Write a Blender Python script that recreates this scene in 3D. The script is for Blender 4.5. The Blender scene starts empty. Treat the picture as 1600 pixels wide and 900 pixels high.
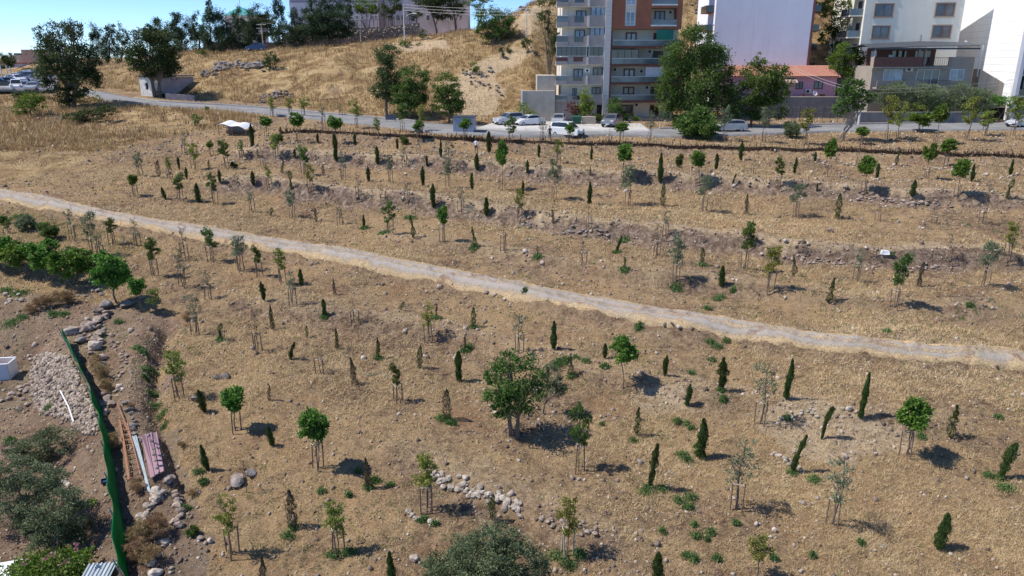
import bpy, bmesh, math, random
import numpy as np
from mathutils import Vector, Matrix

# ------------------------------------------------------------------ camera, sky, sun, exposure
sc = bpy.context.scene
COL = sc.collection
R = math.radians
PITCH, FPX, CAMZ = R(17.4), 1150.0, 20.0
cam_d = bpy.data.cameras.new('camera')
cam_d.sensor_width = 36.0
cam_d.lens = FPX / 1600 * 36
cam_d.clip_start, cam_d.clip_end = 0.5, 6000
cam = bpy.data.objects.new('camera', cam_d)
COL.objects.link(cam)
cam.location = (0, 0, CAMZ)
cam.rotation_euler = (R(90) - PITCH, 0, 0)
sc.camera = cam

LIGHT = Vector((1.0, 0.04, -1.42)).normalized()          # direction the sunlight travels
SUN_EL = math.asin(-LIGHT.z)
SUN_ROT = math.atan2(-LIGHT.x, -LIGHT.y)
wd = bpy.data.worlds.new('World')
sc.world = wd
wd.use_nodes = True
nt = wd.node_tree
bg = nt.nodes['Background']
sky = nt.nodes.new('ShaderNodeTexSky')
sky.sky_type = 'NISHITA'
sky.sun_disc = False
sky.sun_elevation = SUN_EL
sky.sun_rotation = SUN_ROT
sky.altitude = 500
sky.air_density = 0.62
sky.dust_density = 0.0
sky.ozone_density = 9.0
nt.links.new(sky.outputs[0], bg.inputs[0])
bg.inputs[1].default_value = 0.145
sun_d = bpy.data.lights.new('sun', 'SUN')
sun_d.energy = 4.3
sun_d.angle = R(0.5)
sun_d.color = (1.0, 0.94, 0.86)
sun = bpy.data.objects.new('sun', sun_d)
COL.objects.link(sun)
sun.rotation_euler = LIGHT.to_track_quat('-Z', 'Y').to_euler()
sun.location = (-60, 20, 90)
sc.view_settings.view_transform = 'Standard'
sc.view_settings.look = 'None'
sc.view_settings.exposure = 0.46
sc.view_settings.gamma = 1.0

# ------------------------------------------------------------------ maths: noise, terrain, pixel <-> place
CP, SP = math.cos(PITCH), math.sin(PITCH)
rnd = random.Random(7)
NR = np.random.default_rng(11)

def vnoise(x, y, seed=0):
    xi = np.floor(x).astype(np.int64); yi = np.floor(y).astype(np.int64)
    fx = x - xi; fy = y - yi
    fx = fx * fx * (3 - 2 * fx); fy = fy * fy * (3 - 2 * fy)
    def h(a, b):
        v = (a * 374761393 + b * 668265263 + seed * 1274126177) & 0xffffffff
        v = ((v ^ (v >> 13)) * 1274126177) & 0xffffffff
        v = v ^ (v >> 16)
        return v / 4294967295.0
    a = h(xi, yi); b = h(xi + 1, yi); c = h(xi, yi + 1); d = h(xi + 1, yi + 1)
    return (a * (1 - fx) + b * fx) * (1 - fy) + (c * (1 - fx) + d * fx) * fy - 0.5

def sst(a, b, v):
    t = np.clip((v - a) / (b - a), 0, 1)
    return t * t * (3 - 2 * t)

def u_of(px, py=190):
    dy = CP * FPX + SP * (450 - py)
    return (px - 800) / dy

ZP_U = [u_of(p) for p in (-200, 0, 150, 300, 600, 800, 1600)]
ZP_Z = [15.5, 15.3, 14.8, 13.4, 11.6, 10.8, 10.9]
HILL_PX = (-200, 0, 150, 250, 300, 400, 500, 640, 760, 830, 880, 920, 1300, 1800)
HU = [u_of(p) for p in HILL_PX]
HF = [150, 150, 136, 129, 125, 121, 115, 109, 107, 109, 122, 128, 128, 128]
HT = [210, 200, 165, 162, 155, 152, 150, 148, 150, 155, 158, 160, 160, 160]
HZ = [16, 16.4, 17, 18.3, 20.4, 21.3, 21.7, 22.9, 25.4, 30.5, 32, 33, 34, 34]
TERR = []       # (xs, ys, step height, decay length)
GARDEN = None   # fence line, the garden drops away on its left
DITCH = None
PADX = None

def H0(x, y):
    x = np.asarray(x, float); y = np.asarray(y, float)
    u = x / np.maximum(y, 5)
    zp = np.interp(u, ZP_U, ZP_Z)
    base = -1.36 + 0.123 * y
    k = 1.2
    h = np.clip(0.5 + 0.5 * (zp - base) / k, 0, 1)
    z = zp * (1 - h) + base * h - k * h * (1 - h)
    f = np.interp(u, HU, HF); t = np.interp(u, HU, HT); zt = np.interp(u, HU, HZ)
    s = np.clip((y - f) / (t - f), 0, 1)
    e = 0.5 * s + 0.5 * s * s * (3 - 2 * s)
    z = z + (zt - zp) * e + 0.02 * np.clip(y - t, 0, 60)
    return z

def H(x, y):
    x = np.asarray(x, float); y = np.asarray(y, float)
    z = H0(x, y)
    u = x / np.maximum(y, 5)
    for xs, ys, st, dec in TERR:
        g = np.interp(x, xs, ys) + vnoise(x * 0.30, y * 0 + 3, 5) * .9
        tt = y - g
        fade = sst(xs[0] - 1, xs[0] + 5, x) * (1 - sst(xs[-1] - 5, xs[-1] + 1, x))
        z = z + st * fade * np.where(tt < 0, sst(-1.3, 0, tt), np.clip(1 - tt / dec, 0, 1))
    hillm = sst(0, 8, y - np.interp(u, HU, HF))
    z = z + hillm * (vnoise(x * .09, y * .09, 1) * 1.5 + vnoise(x * .3, y * .3, 2) * .8)
    rough = 1 - sst(92, 100, y) * (1 - hillm)
    z = z + rough * (vnoise(x * .25, y * .25, 3) * .28 + vnoise(x * .8, y * .8, 4) * .13 + vnoise(x * 2.3, y * 2.3, 6) * .085 + vnoise(x * 5, y * 5, 9) * .08)
    if GARDEN is not None:
        ys, xs = GARDEN
        d = np.interp(y, ys, xs) - x
        z = z - 1.3 * sst(0.15, 3.2, d) * (1 - sst(ys[-1] - 1.0, ys[-1] + 5, y))
    if DITCH is not None:
        ys, xs = DITCH
        d = x - np.interp(y, ys, xs)
        fade = sst(ys[0] - .5, ys[0] + 2, y) * (1 - sst(ys[-1] - 2, ys[-1] + .5, y))
        z = z + fade * (-.55 * np.exp(-(d / .45) ** 2) + .4 * np.exp(-((d + 1.3) / .8) ** 2))
    if PADX is not None:
        m = sst(PADX[0], PADX[0] + .8, x) * (1 - sst(PADX[1] - .8, PADX[1], x)) * sst(119.4, 120.2, y)
        z = z * (1 - m) + np.maximum(z, 13.9) * m
    return z

def ray(px, py):
    a = px - 800; b = 450 - py
    return np.array([a, FPX * CP + b * SP, -FPX * SP + b * CP]) / FPX

TS = np.geomspace(14, 700, 1500)
def at(px, py, hf=None):
    """the place on the ground that the photograph shows at this pixel"""
    hf = hf or H
    d = ray(px, py)
    z = CAMZ + TS * d[2]
    g = hf(TS * d[0], TS * d[1])
    k = np.nonzero(z <= g)[0]
    i = int(k[0]) if len(k) else len(TS) - 1
    lo, hi = TS[max(i - 1, 0)], TS[i]
    for _ in range(14):
        m = .5 * (lo + hi)
        if CAMZ + m * d[2] <= float(hf(m * d[0], m * d[1])): hi = m
        else: lo = m
    return Vector((hi * d[0], hi * d[1], CAMZ + hi * d[2]))

def P(px, py, Y):
    """the point at distance Y seen at this pixel: (x, z)"""
    d = ray(px, py); t = Y / d[1]
    return d[0] * t, CAMZ + d[2] * t

def PX(px, py, Y): return P(px, py, Y)[0]
def PZ(py, Y): return P(800, py, Y)[1]

def project(x, y, z):
    a = y * CP - (z - CAMZ) * SP
    a = np.maximum(a, 1e-3)
    v = y * SP + (z - CAMZ) * CP
    return 800 + FPX * x / a, 450 - FPX * v / a

def curve(pts, hf=H0):
    w = [at(a, b, hf) for a, b in pts]
    w.sort(key=lambda p: p.x)
    return [p.x for p in w], [p.y for p in w]

TRACK_PX = [(-60, 296, 20), (0, 304, 20), (100, 322, 21), (200, 344, 22), (300, 361, 23), (400, 378, 24), (500, 394, 26), (600, 413, 28),
            (700, 433, 30), (800, 453, 32), (900, 473, 33), (1000, 490, 31), (1100, 505, 30), (1200, 521, 30), (1300, 535, 28), (1400, 545, 27),
            (1500, 554, 27), (1600, 563, 27), (1680, 570, 27)]
FENCE_PX = [(440, 210), (520, 214), (600, 219), (700, 224), (800, 229), (900, 233), (1000, 234), (1100, 237), (1200, 241), (1300, 243),
            (1400, 247), (1500, 250), (1640, 254)]
T1_PX = [(330, 245), (430, 248), (525, 253), (650, 262), (712, 268), (800, 275), (900, 279), (1005, 286), (1112, 292), (1200, 300), (1320, 308), (1487, 318), (1640, 322)]
T2_PX = [(300, 290), (425, 297), (530, 312), (625, 321), (700, 333), (775, 342), (887, 358), (975, 366), (1075, 381), (1162, 388), (1225, 401), (1375, 411), (1500, 413), (1640, 411)]
T5_PX = [(560, 372), (650, 384), (760, 400), (860, 418), (980, 432), (1100, 448), (1250, 470), (1420, 488), (1560, 494), (1640, 496)]
T6_PX = [(330, 462), (430, 480), (560, 505), (680, 525), (760, 545), (900, 575), (1050, 610), (1200, 640), (1400, 668), (1560, 676)]
T4_PX = [(560, 718), (620, 727), (680, 745), (740, 765), (800, 788), (900, 828), (1010, 850), (1100, 862)]
fx_, fy_ = curve(FENCE_PX); TERR.append((fx_, fy_, .5, 4.0))
x_, y_ = curve(T1_PX); TERR.append((x_, y_, 1.15, 8.0))
x_, y_ = curve(T2_PX); TERR.append((x_, y_, 1.15, 8.0))
x_, y_ = curve([(a, b + w * .5) for a, b, w in TRACK_PX]); TERR.append((x_, y_, .8, 6.0))
x_, y_ = curve(T5_PX); TERR.append((x_, y_, .6, 6.0))
x_, y_ = curve(T6_PX); TERR.append((x_, y_, .5, 5.0))
x_, y_ = curve(T4_PX); TERR.append((x_, y_, .35, 5.0))
NET_PX = [(108, 538), (122, 565), (137, 595), (160, 645), (175, 700), (186, 775), (196, 840), (202, 915)]
w_ = sorted([at(a, b, H0) for a, b in NET_PX], key=lambda p: p.y)
GARDEN = ([p.y for p in w_], [p.x for p in w_])
w_ = sorted([at(a, b, H0) for a, b in [(262, 497), (258, 530), (245, 575), (240, 640), (262, 690), (278, 740), (296, 800)]], key=lambda p: p.y)
DITCH = ([p.y for p in w_], [p.x for p in w_])
PADX = (PX(1150, 160, 120), PX(1345, 160, 120))

# ------------------------------------------------------------------ building blocks
def tag(o, label=None, cat=None, group=None, kind=None):
    if label: o['label'] = label
    if cat: o['category'] = cat
    if group: o['group'] = group
    if kind: o['kind'] = kind
    return o

def link(name, me, mat=None, parent=None, loc=None, smooth=False):
    o = bpy.data.objects.new(name, me)
    if mat is not None and len(me.materials) == 0: me.materials.append(mat)
    COL.objects.link(o)
    if parent is not None: o.parent = parent
    if loc is not None: o.location = loc
    if smooth:
        me.polygons.foreach_set('use_smooth', [True] * len(me.polygons))
    return o

def empty(name, loc, label, cat, group=None, rz=0.0):
    o = bpy.data.objects.new(name, None)
    o.empty_display_size = .3
    COL.objects.link(o)
    o.location = loc
    o.rotation_euler = (0, 0, rz)
    return tag(o, label, cat, group)

def np_mesh(name, V, F, attr=None):
    """V (n,3), F (m,k) faces of equal size, attr: dict name -> per point floats / colours"""
    V = np.asarray(V, np.float32); F = np.asarray(F, np.int32)
    me = bpy.data.meshes.new(name)
    m, k = F.shape
    me.vertices.add(len(V)); me.vertices.foreach_set('co', V.ravel())
    me.loops.add(m * k); me.loops.foreach_set('vertex_index', F.ravel())
    me.polygons.add(m); me.polygons.foreach_set('loop_start', np.arange(0, m * k, k, dtype=np.int32))
    try: me.polygons.foreach_set('loop_total', np.full(m, k, np.int32))
    except Exception: pass
    for a, v in (attr or {}).items():
        v = np.asarray(v, np.float32)
        if v.ndim == 2:
            at_ = me.attributes.new(a, 'FLOAT_COLOR', 'POINT'); at_.data.foreach_set('color', v.ravel())
        else:
            at_ = me.attributes.new(a, 'FLOAT', 'POINT'); at_.data.foreach_set('value', v)
    me.update(calc_edges=True)
    return me

class MB:
    """collects boxes, prisms and tubes, links them as ONE mesh object"""
    def __init__(s): s.v = []; s.f = []
    def box(s, x0, x1, y0, y1, z0, z1):
        b = len(s.v)
        s.v += [(x0, y0, z0), (x1, y0, z0), (x1, y1, z0), (x0, y1, z0), (x0, y0, z1), (x1, y0, z1), (x1, y1, z1), (x0, y1, z1)]
        s.f += [tuple(b + i for i in q) for q in ((0, 3, 2, 1), (4, 5, 6, 7), (0, 1, 5, 4), (1, 2, 6, 5), (2, 3, 7, 6), (3, 0, 4, 7))]
        return s
    def hexa(s, pts):
        b = len(s.v); s.v += [tuple(p) for p in pts]
        s.f += [tuple(b + i for i in q) for q in ((0, 3, 2, 1), (4, 5, 6, 7), (0, 1, 5, 4), (1, 2, 6, 5), (2, 3, 7, 6), (3, 0, 4, 7))]
        return s
    def tube(s, pts, radii, n=6, cap=True):
        pts = [Vector(p) for p in pts]; b = len(s.v)
        if not hasattr(radii, '__len__'): radii = [radii] * len(pts)
        for i, p in enumerate(pts):
            d = (pts[min(i + 1, len(pts) - 1)] - pts[max(i - 1, 0)]).normalized()
            a = d.cross(Vector((0, 0, 1)))
            if a.length < .05: a = d.cross(Vector((0, 1, 0)))
            a.normalize(); c = d.cross(a)
            for k in range(n):
                t = 2 * math.pi * k / n
                s.v.append(tuple(p + (a * math.cos(t) + c * math.sin(t)) * radii[i]))
        for i in range(len(pts) - 1):
            for k in range(n):
                s.f.append((b + i * n + k, b + i * n + (k + 1) % n, b + (i + 1) * n + (k + 1) % n, b + (i + 1) * n + k))
        if cap:
            s.f.append(tuple(b + k for k in range(n))[::-1])
            s.f.append(tuple(b + (len(pts) - 1) * n + k for k in range(n)))
        return s
    def prism(s, prof, y0, y1, inset=0.0):
        """side profile [(x,z)..] swept along y"""
        b = len(s.v); n = len(prof)
        s.v += [(x, y0, z) for x, z in prof] + [(x, y1, z) for x, z in prof]
        s.f.append(tuple(b + i for i in range(n))); s.f.append(tuple(b + n + i for i in range(n))[::-1])
        for i in range(n):
            j = (i + 1) % n
            s.f.append((b + i, b + n + i, b + n + j, b + j))
        return s
    def quad(s, a, b_, c, d):
        b = len(s.v); s.v += [tuple(a), tuple(b_), tuple(c), tuple(d)]; s.f.append((b, b + 1, b + 2, b + 3)); return s
    def mesh(s, name):
        me = bpy.data.meshes.new(name); me.from_pydata(s.v, [], s.f); me.update()
        bm = bmesh.new(); bm.from_mesh(me); bmesh.ops.recalc_face_normals(bm, faces=bm.faces[:]); bm.to_mesh(me); bm.free()
        return me
    def build(s, name, mat, parent=None, loc=None, smooth=False):
        return link(name, s.mesh(name), mat, parent, loc, smooth)

# ------------------------------------------------------------------ materials
def nodes_of(name):
    m = bpy.data.materials.new(name); m.use_nodes = True
    t = m.node_tree; return m, t, t.nodes['Principled BSDF'], t.nodes['Material Output']

def mix_rgb(t, fac, a, b, mode='MIX'):
    n = t.nodes.new('ShaderNodeMix'); n.data_type = 'RGBA'; n.blend_type = mode
    for sock, v in ((n.inputs[0], fac), (n.inputs[6], a), (n.inputs[7], b)):
        if hasattr(v, 'is_output'): t.links.new(v, sock)
        elif isinstance(v, (int, float)): sock.default_value = v
        else: sock.default_value = (*v, 1) if len(v) == 3 else v
    return n.outputs[2]

def math_n(t, op, a, b=None, clamp=False):
    n = t.nodes.new('ShaderNodeMath'); n.operation = op; n.use_clamp = clamp
    for sock, v in ((n.inputs[0], a), (n.inputs[1], b)):
        if v is None: continue
        if hasattr(v, 'is_output'): t.links.new(v, sock)
        else: sock.default_value = v
    return n.outputs[0]

def noise_n(t, scale, detail=4, rough=.55, vec=None, dist=0):
    n = t.nodes.new('ShaderNodeTexNoise'); n.inputs['Scale'].default_value = scale
    n.inputs['Detail'].default_value = detail; n.inputs['Roughness'].default_value = rough
    n.inputs['Distortion'].default_value = dist
    if vec is not None: t.links.new(vec, n.inputs['Vector'])
    return n.outputs['Fac']

def ramp_n(t, fac, stops):
    n = t.nodes.new('ShaderNodeValToRGB'); t.links.new(fac, n.inputs[0])
    e = n.color_ramp.elements
    while len(e) < len(stops): e.new(.5)
    for i, (p, c) in enumerate(stops):
        e[i].position = p; e[i].color = (*c, 1) if hasattr(c, '__len__') else (c, c, c, 1)
    return n.outputs[0]

def geo_pos(t): return t.nodes.new('ShaderNodeNewGeometry').outputs['Position']
def obj_pos(t): return t.nodes.new('ShaderNodeTexCoord').outputs['Object']

def bump_n(t, h, strength, dist, bsdf):
    n = t.nodes.new('ShaderNodeBump'); n.inputs['Strength'].default_value = strength; n.inputs['Distance'].default_value = dist
    t.links.new(h, n.inputs['Height']); t.links.new(n.outputs[0], bsdf.inputs['Normal'])

def plain(name, c, rough=.75, var=.18, scale=1.5, metal=0.0, spec=.3, fine=0.0, world=True, streak=0.0):
    """painted / plastered / metal surface with blotchy wear"""
    m, t, b, o = nodes_of(name)
    v = geo_pos(t) if world else obj_pos(t)
    n1 = noise_n(t, scale, 5, .6, v); n2 = noise_n(t, scale * 9, 3, .6, v)
    f = math_n(t, 'ADD', math_n(t, 'MULTIPLY', n1, .65), math_n(t, 'MULTIPLY', n2, .35))
    d = tuple(x * (1 - var) for x in c); l = tuple(min(1, x * (1 + var)) for x in c)
    col = ramp_n(t, f, [(.32, d), (.5, c), (.68, l)])
    if streak:                                                       # rain streaks down the wall, dirt near ledges
        mp = t.nodes.new('ShaderNodeMapping'); mp.inputs['Scale'].default_value = (1.6, 1.6, .10); t.links.new(v, mp.inputs[0])
        s1 = noise_n(t, 1.0, 5, .65, mp.outputs[0]); s2 = noise_n(t, .18, 3, .6, v)
        k = math_n(t, 'MULTIPLY', ramp_n(t, s1, [(.48, 0.), (.72, 1.)]), ramp_n(t, s2, [(.35, .2), (.65, 1.)]))
        col = mix_rgb(t, math_n(t, 'MULTIPLY', k, streak), col, tuple(x * .55 for x in c))
    t.links.new(col, b.inputs['Base Color'])
    b.inputs['Roughness'].default_value = rough; b.inputs['Metallic'].default_value = metal
    b.inputs['Specular IOR Level'].default_value = spec
    if fine: bump_n(t, n2, .5, fine, b)
    return m

def leafmat(name, dark, mid, light, trans=.3, hue=.06):
    m, t, b, o = nodes_of(name)
    a = t.nodes.new('ShaderNodeAttribute'); a.attribute_name = 'tint'
    oi = t.nodes.new('ShaderNodeObjectInfo')
    f = math_n(t, 'ADD', math_n(t, 'MULTIPLY', a.outputs['Fac'], .8), math_n(t, 'MULTIPLY', oi.outputs['Random'], .2), True)
    col = ramp_n(t, f, [(.0, dark), (.5, mid), (1.0, light)])
    hs = t.nodes.new('ShaderNodeHueSaturation'); t.links.new(col, hs.inputs['Color'])
    t.links.new(math_n(t, 'ADD', math_n(t, 'MULTIPLY', oi.outputs['Random'], hue), .5 - hue / 2), hs.inputs['Hue'])
    t.links.new(hs.outputs[0], b.inputs['Base Color'])
    b.inputs['Roughness'].default_value = .55; b.inputs['Specular IOR Level'].default_value = .25
    tr = t.nodes.new('ShaderNodeBsdfTranslucent'); t.links.new(hs.outputs[0], tr.inputs[0])
    ms = t.nodes.new('ShaderNodeMixShader'); ms.inputs[0].default_value = trans
    t.links.new(b.outputs[0], ms.inputs[1]); t.links.new(tr.outputs[0], ms.inputs[2]); t.links.new(ms.outputs[0], o.inputs[0])
    return m

def glassy(name, c, rough=.08):
    m, t, b, o = nodes_of(name)
    n = noise_n(t, .6, 2, .5, geo_pos(t))
    col = ramp_n(t, n, [(.35, tuple(x * .6 for x in c)), (.65, tuple(min(1, x * 1.4) for x in c))])
    t.links.new(col, b.inputs['Base Color']); b.inputs['Roughness'].default_value = rough
    b.inputs['Specular IOR Level'].default_value = .8
    return m

M = {}
M['leaf_green'] = leafmat('leaf_green', (.032, .062, .013), (.095, .155, .034), (.23, .29, .075), 0.45)
M['leaf_bright'] = leafmat('leaf_bright', (.04, .095, .014), (.105, .20, .030), (.24, .35, .07), 0.42)
M['leaf_yellow'] = leafmat('leaf_yellow', (.09, .125, .022), (.21, .25, .05), (.40, .39, .10), 0.42)
M['leaf_olive'] = leafmat('leaf_olive', (.07, .095, .05), (.155, .195, .11), (.30, .34, .22), 0.35)
M['leaf_grey'] = leafmat('leaf_grey', (.055, .078, .034), (.145, .185, .092), (.28, .32, .18), 0.32, .03)
M['leaf_dark'] = leafmat('leaf_dark', (.020, .038, .014), (.064, .10, .034), (.17, .20, .07), 0.38, .04)
M['leaf_pine'] = leafmat('leaf_pine', (.016, .036, .018), (.048, .086, .040), (.12, .165, .075), 0.3, .04)
M['leaf_cypress'] = leafmat('leaf_cypress', (.020, .040, .012), (.062, .10, .024), (.15, .19, .05), 0.3, .05)
M['leaf_dry'] = leafmat('leaf_dry', (.055, .045, .025), (.12, .095, .055), (.21, .17, .10), .1, .04)
M['leaf_straw'] = leafmat('leaf_straw', (.20, .13, .07), (.40, .28, .14), (.58, .44, .24), .2, .03)
M['leaf_red'] = leafmat('leaf_red', (.06, .02, .02), (.14, .05, .04), (.22, .10, .07), .2, .03)
M['leaf_weed'] = leafmat('leaf_weed', (.05, .10, .03), (.125, .21, .065), (.25, .33, .12), 0.35, .05)
M['leaf_flower'] = leafmat('leaf_flower', (.35, .10, .16), (.5, .2, .25), (.65, .35, .35), .25, .02)
M['bark'] = plain('bark', (.17, .13, .10), .9, .35, 6, fine=.02, world=False)
M['bark_pale'] = plain('bark_pale', (.32, .28, .23), .9, .3, 5, fine=.02, world=False)
M['stake'] = plain('stake_wood', (.19, .13, .095), .85, .3, 8, world=False)
M['stake_pale'] = plain('stake_pale_wood', (.40, .34, .27), .85, .25, 8, world=False)
M['white'] = plain('white_paint', (.78, .79, .80), .5, .05)
# ------------------------------------------------------------------ the ground
def inpoly(px, py, poly):
    ins = np.zeros(px.shape, bool); n = len(poly)
    for i in range(n):
        x1, y1 = poly[i]; x2, y2 = poly[(i + 1) % n]
        c = ((y1 > py) != (y2 > py)) & (px < (x2 - x1) * (py - y1) / (y2 - y1 + 1e-9) + x1)
        ins ^= c
    return ins

SOIL = [[(-80, 470), (60, 462), (128, 470), (170, 480), (240, 492), (285, 500), (262, 545), (252, 600), (262, 660), (275, 700), (300, 760), (318, 830), (330, 950), (-200, 950)]]
GOLD = [[(-200, 150), (140, 150), (300, 168), (420, 182), (360, 200), (250, 215), (150, 240), (90, 262), (0, 292), (-200, 330)]]
DRYGREEN = [[(-100, 312), (40, 326), (130, 350), (240, 385), (200, 400), (120, 375), (60, 385), (-100, 400)]]
PALE = [[(1180, 640), (1250, 615), (1330, 640), (1400, 665), (1420, 700), (1340, 730), (1250, 720), (1200, 680)], [(1000, 600), (1060, 590), (1080, 640), (1010, 650)]]
PATHS = [[(680, 175), (700, 130), (745, 100), (800, 75), (838, 70), (838, 84), (770, 118), (790, 150), (770, 182)], [(800, 40), (835, 8), (850, 10), (830, 60)], [(600, 70), (700, 62), (700, 72), (640, 84)]]

def smask(px, py, polys, jx):
    m = np.zeros(px.shape)
    for p in polys: m = np.maximum(m, inpoly(px + jx, py + jx * .4, p).astype(float))
    return m

def masks(x, y, z):
    px, py = project(x, y, z)
    jit = (vnoise(x * .8, y * .8, 21) * 2 + vnoise(x * 2.5, y * 2.5, 22)) * 600 / np.maximum(y, 10)
    soil = smask(px, py, SOIL, jit)
    u = x / np.maximum(y, 5)
    hill = sst(0, 2.5, y - np.interp(u, HU, HF) + vnoise(x * .4, y * .4, 25) * 2)
    gold = np.maximum(smask(px, py, GOLD, jit * 1.5), hill)
    dg = smask(px, py, DRYGREEN, jit)
    pale = np.maximum(smask(px, py, PALE, jit), smask(px, py, PATHS, jit * 1.3))
    bank = np.zeros(x.shape)
    for xs, ys, st, dec in TERR:
        g = np.interp(x, xs, ys) + vnoise(x * 0.30, y * 0 + 3, 5) * .9 + vnoise(x * .9, y * .9, 8) * 1.4
        t = y - g; fade = sst(xs[0] - 1, xs[0] + 5, x) * (1 - sst(xs[-1] - 5, xs[-1] + 1, x))
        bank = np.maximum(bank, (1 if st > 1 else .35) * fade * sst(-2.4, -.9, t) * (1 - sst(-.3, .25, t)))
        pale = np.maximum(pale, (.95 if st > 1 else .4) * fade * sst(-.3, .0, t) * (1 - sst(.8, 1.7, t)))
    return soil, gold, bank, pale, dg

def ground_mesh():
    ys = [9.0]
    while ys[-1] < 215: ys.append(ys[-1] * 1.0072)
    while ys[-1] < 5200: ys.append(ys[-1] * 1.05)
    ys = np.array(ys)
    us = np.concatenate([np.linspace(-2.2, -.86, 40)[:-1], np.linspace(-.86, .86, 560), np.linspace(.86, 2.2, 40)[1:]])
    U, Y = np.meshgrid(us, ys); X = U * (Y + 2.0)
    x, y = X.ravel(), Y.ravel()
    z = H(x, y)
    z = z - (y > 330) * 0 
    V = np.stack([x, y, z], 1)
    nu, ny = len(us), len(ys)
    i = np.arange(ny - 1)[:, None] * nu + np.arange(nu - 1)[None, :]
    F = np.stack([i, i + 1, i + nu + 1, i + nu], -1).reshape(-1, 4)
    soil, gold, bank, pale, dg = masks(x, y, z)
    me = np_mesh('ground', V, F, {'zones': np.stack([soil, gold, bank, pale], 1), 'drygreen': dg})
    return me

def ground_material():
    m, t, b, o = nodes_of('hillside_ground')
    v = geo_pos(t)
    at1 = t.nodes.new('ShaderNodeAttribute'); at1.attribute_name = 'zones'
    sp = t.nodes.new('ShaderNodeSeparateColor'); t.links.new(at1.outputs['Color'], sp.inputs[0])
    soil, gold, bank, pale = sp.outputs[0], sp.outputs[1], sp.outputs[2], at1.outputs['Alpha']
    at2 = t.nodes.new('ShaderNodeAttribute'); at2.attribute_name = 'drygreen'
    n0 = noise_n(t, .11, 4, .6, v, .6); n1 = noise_n(t, .55, 5, .65, v, .5); n2 = noise_n(t, 2.6, 5, .7, v, .3); n3 = noise_n(t, 9, 5, .8, v, .6); n4 = noise_n(t, 20, 4, .8, v)
    # tilled earth: brown, in places purplish
    earth = ramp_n(t, n2, [(.30, (.055, .035, .026)), (.46, (.155, .100, .072)), (.58, (.26, .18, .128)), (.72, (.43, .33, .245))])
    earth = mix_rgb(t, ramp_n(t, n3, [(.42, .65), (.52, 0.)]), earth, (.055, .038, .030))
    earth = mix_rgb(t, ramp_n(t, n1, [(.44, 0.), (.62, .5)]), earth, mix_rgb(t, n3, (.105, .070, .054), (.26, .18, .14)))
    straw = ramp_n(t, n3, [(.34, (.11, .070, .040)), (.46, (.34, .235, .125)), (.56, (.49, .36, .20)), (.68, (.67, .53, .325))])
    straw = mix_rgb(t, ramp_n(t, n0, [(.38, 0.), (.62, .6)]), straw, (.40, .27, .145), 'MIX')
    f = math_n(t, 'ADD', math_n(t, 'MULTIPLY', n1, .55), math_n(t, 'MULTIPLY', n2, .42))
    f = math_n(t, 'ADD', f, math_n(t, 'MULTIPLY', n0, .55))
    sf = ramp_n(t, f, [(.60, 0.0), (.84, .95)])
    col = mix_rgb(t, sf, earth, straw)
    col = mix_rgb(t, ramp_n(t, n4, [(.38, .45), (.48, 0.)]), col, mix_rgb(t, 1.0, col, (.34, .30, .28), 'MULTIPLY'))
    n5 = noise_n(t, .30, 5, .65, v, .7); n6 = noise_n(t, .45, 5, .65, geo_pos(t), 1.2)
    col = mix_rgb(t, math_n(t, 'MULTIPLY', ramp_n(t, n5, [(.54, 0.), (.64, .55)]), ramp_n(t, n3, [(.36, .4), (.55, 1.)])), col, mix_rgb(t, n3, (.16, .085, .050), (.40, .235, .125)))
    col = mix_rgb(t, math_n(t, 'MULTIPLY', ramp_n(t, n6, [(.56, 0.), (.66, .5)]), ramp_n(t, n2, [(.40, .2), (.55, 1.)])), col, mix_rgb(t, n3, (.10, .085, .045), (.27, .22, .115)))
    # long uncut grass on the hill and the upper left field
    g2 = noise_n(t, .35, 5, .6, v, .8)
    gcol = ramp_n(t, g2, [(.30, (.10, .066, .040)), (.42, (.25, .165, .085)), (.55, (.42, .30, .155)), (.72, (.56, .44, .26))])
    gcol = mix_rgb(t, ramp_n(t, n3, [(.3, .0), (.62, .5)]), gcol, mix_rgb(t, 1.0, gcol, (.5, .45, .40), 'MULTIPLY'))
    rock = ramp_n(t, n0, [(.60, 0.), (.70, .8)])
    gcol = mix_rgb(t, math_n(t, 'MULTIPLY', rock, math_n(t, 'GREATER_THAN', n2, .5)), gcol, (.20, .17, .155))
    col = mix_rgb(t, gold, col, gcol)
    col = mix_rgb(t, math_n(t, 'MULTIPLY', at2.outputs['Fac'], .65), col, mix_rgb(t, n2, (.10, .09, .04), (.30, .22, .10)))
    # the banks of the terraces: bare stony earth
    bcol = ramp_n(t, n2, [(.32, (.075, .052, .042)), (.5, (.20, .142, .110)), (.62, (.32, .25, .20)), (.72, (.46, .39, .32))])
    col = mix_rgb(t, math_n(t, 'MULTIPLY', bank, .85), col, bcol)
    scol = ramp_n(t, math_n(t, 'ADD', math_n(t, 'MULTIPLY', n1, .5), math_n(t, 'MULTIPLY', n2, .5)), [(.34, (.085, .054, .040)), (.5, (.215, .142, .102)), (.66, (.33, .23, .168))])
    scol = mix_rgb(t, ramp_n(t, n0, [(.45, 0.), (.6, .6)]), scol, mix_rgb(t, n3, (.16, .14, .10), (.36, .28, .18)))
    col = mix_rgb(t, soil, col, scol)
    pcol = ramp_n(t, n2, [(.3, (.24, .17, .11)), (.52, (.46, .355, .235)), (.72, (.62, .50, .34))])
    col = mix_rgb(t, math_n(t, 'MULTIPLY', pale, .8), col, pcol)
    t.links.new(col, b.inputs['Base Color'])
    b.inputs['Roughness'].default_value = .95; b.inputs['Specular IOR Level'].default_value = .1
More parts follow.
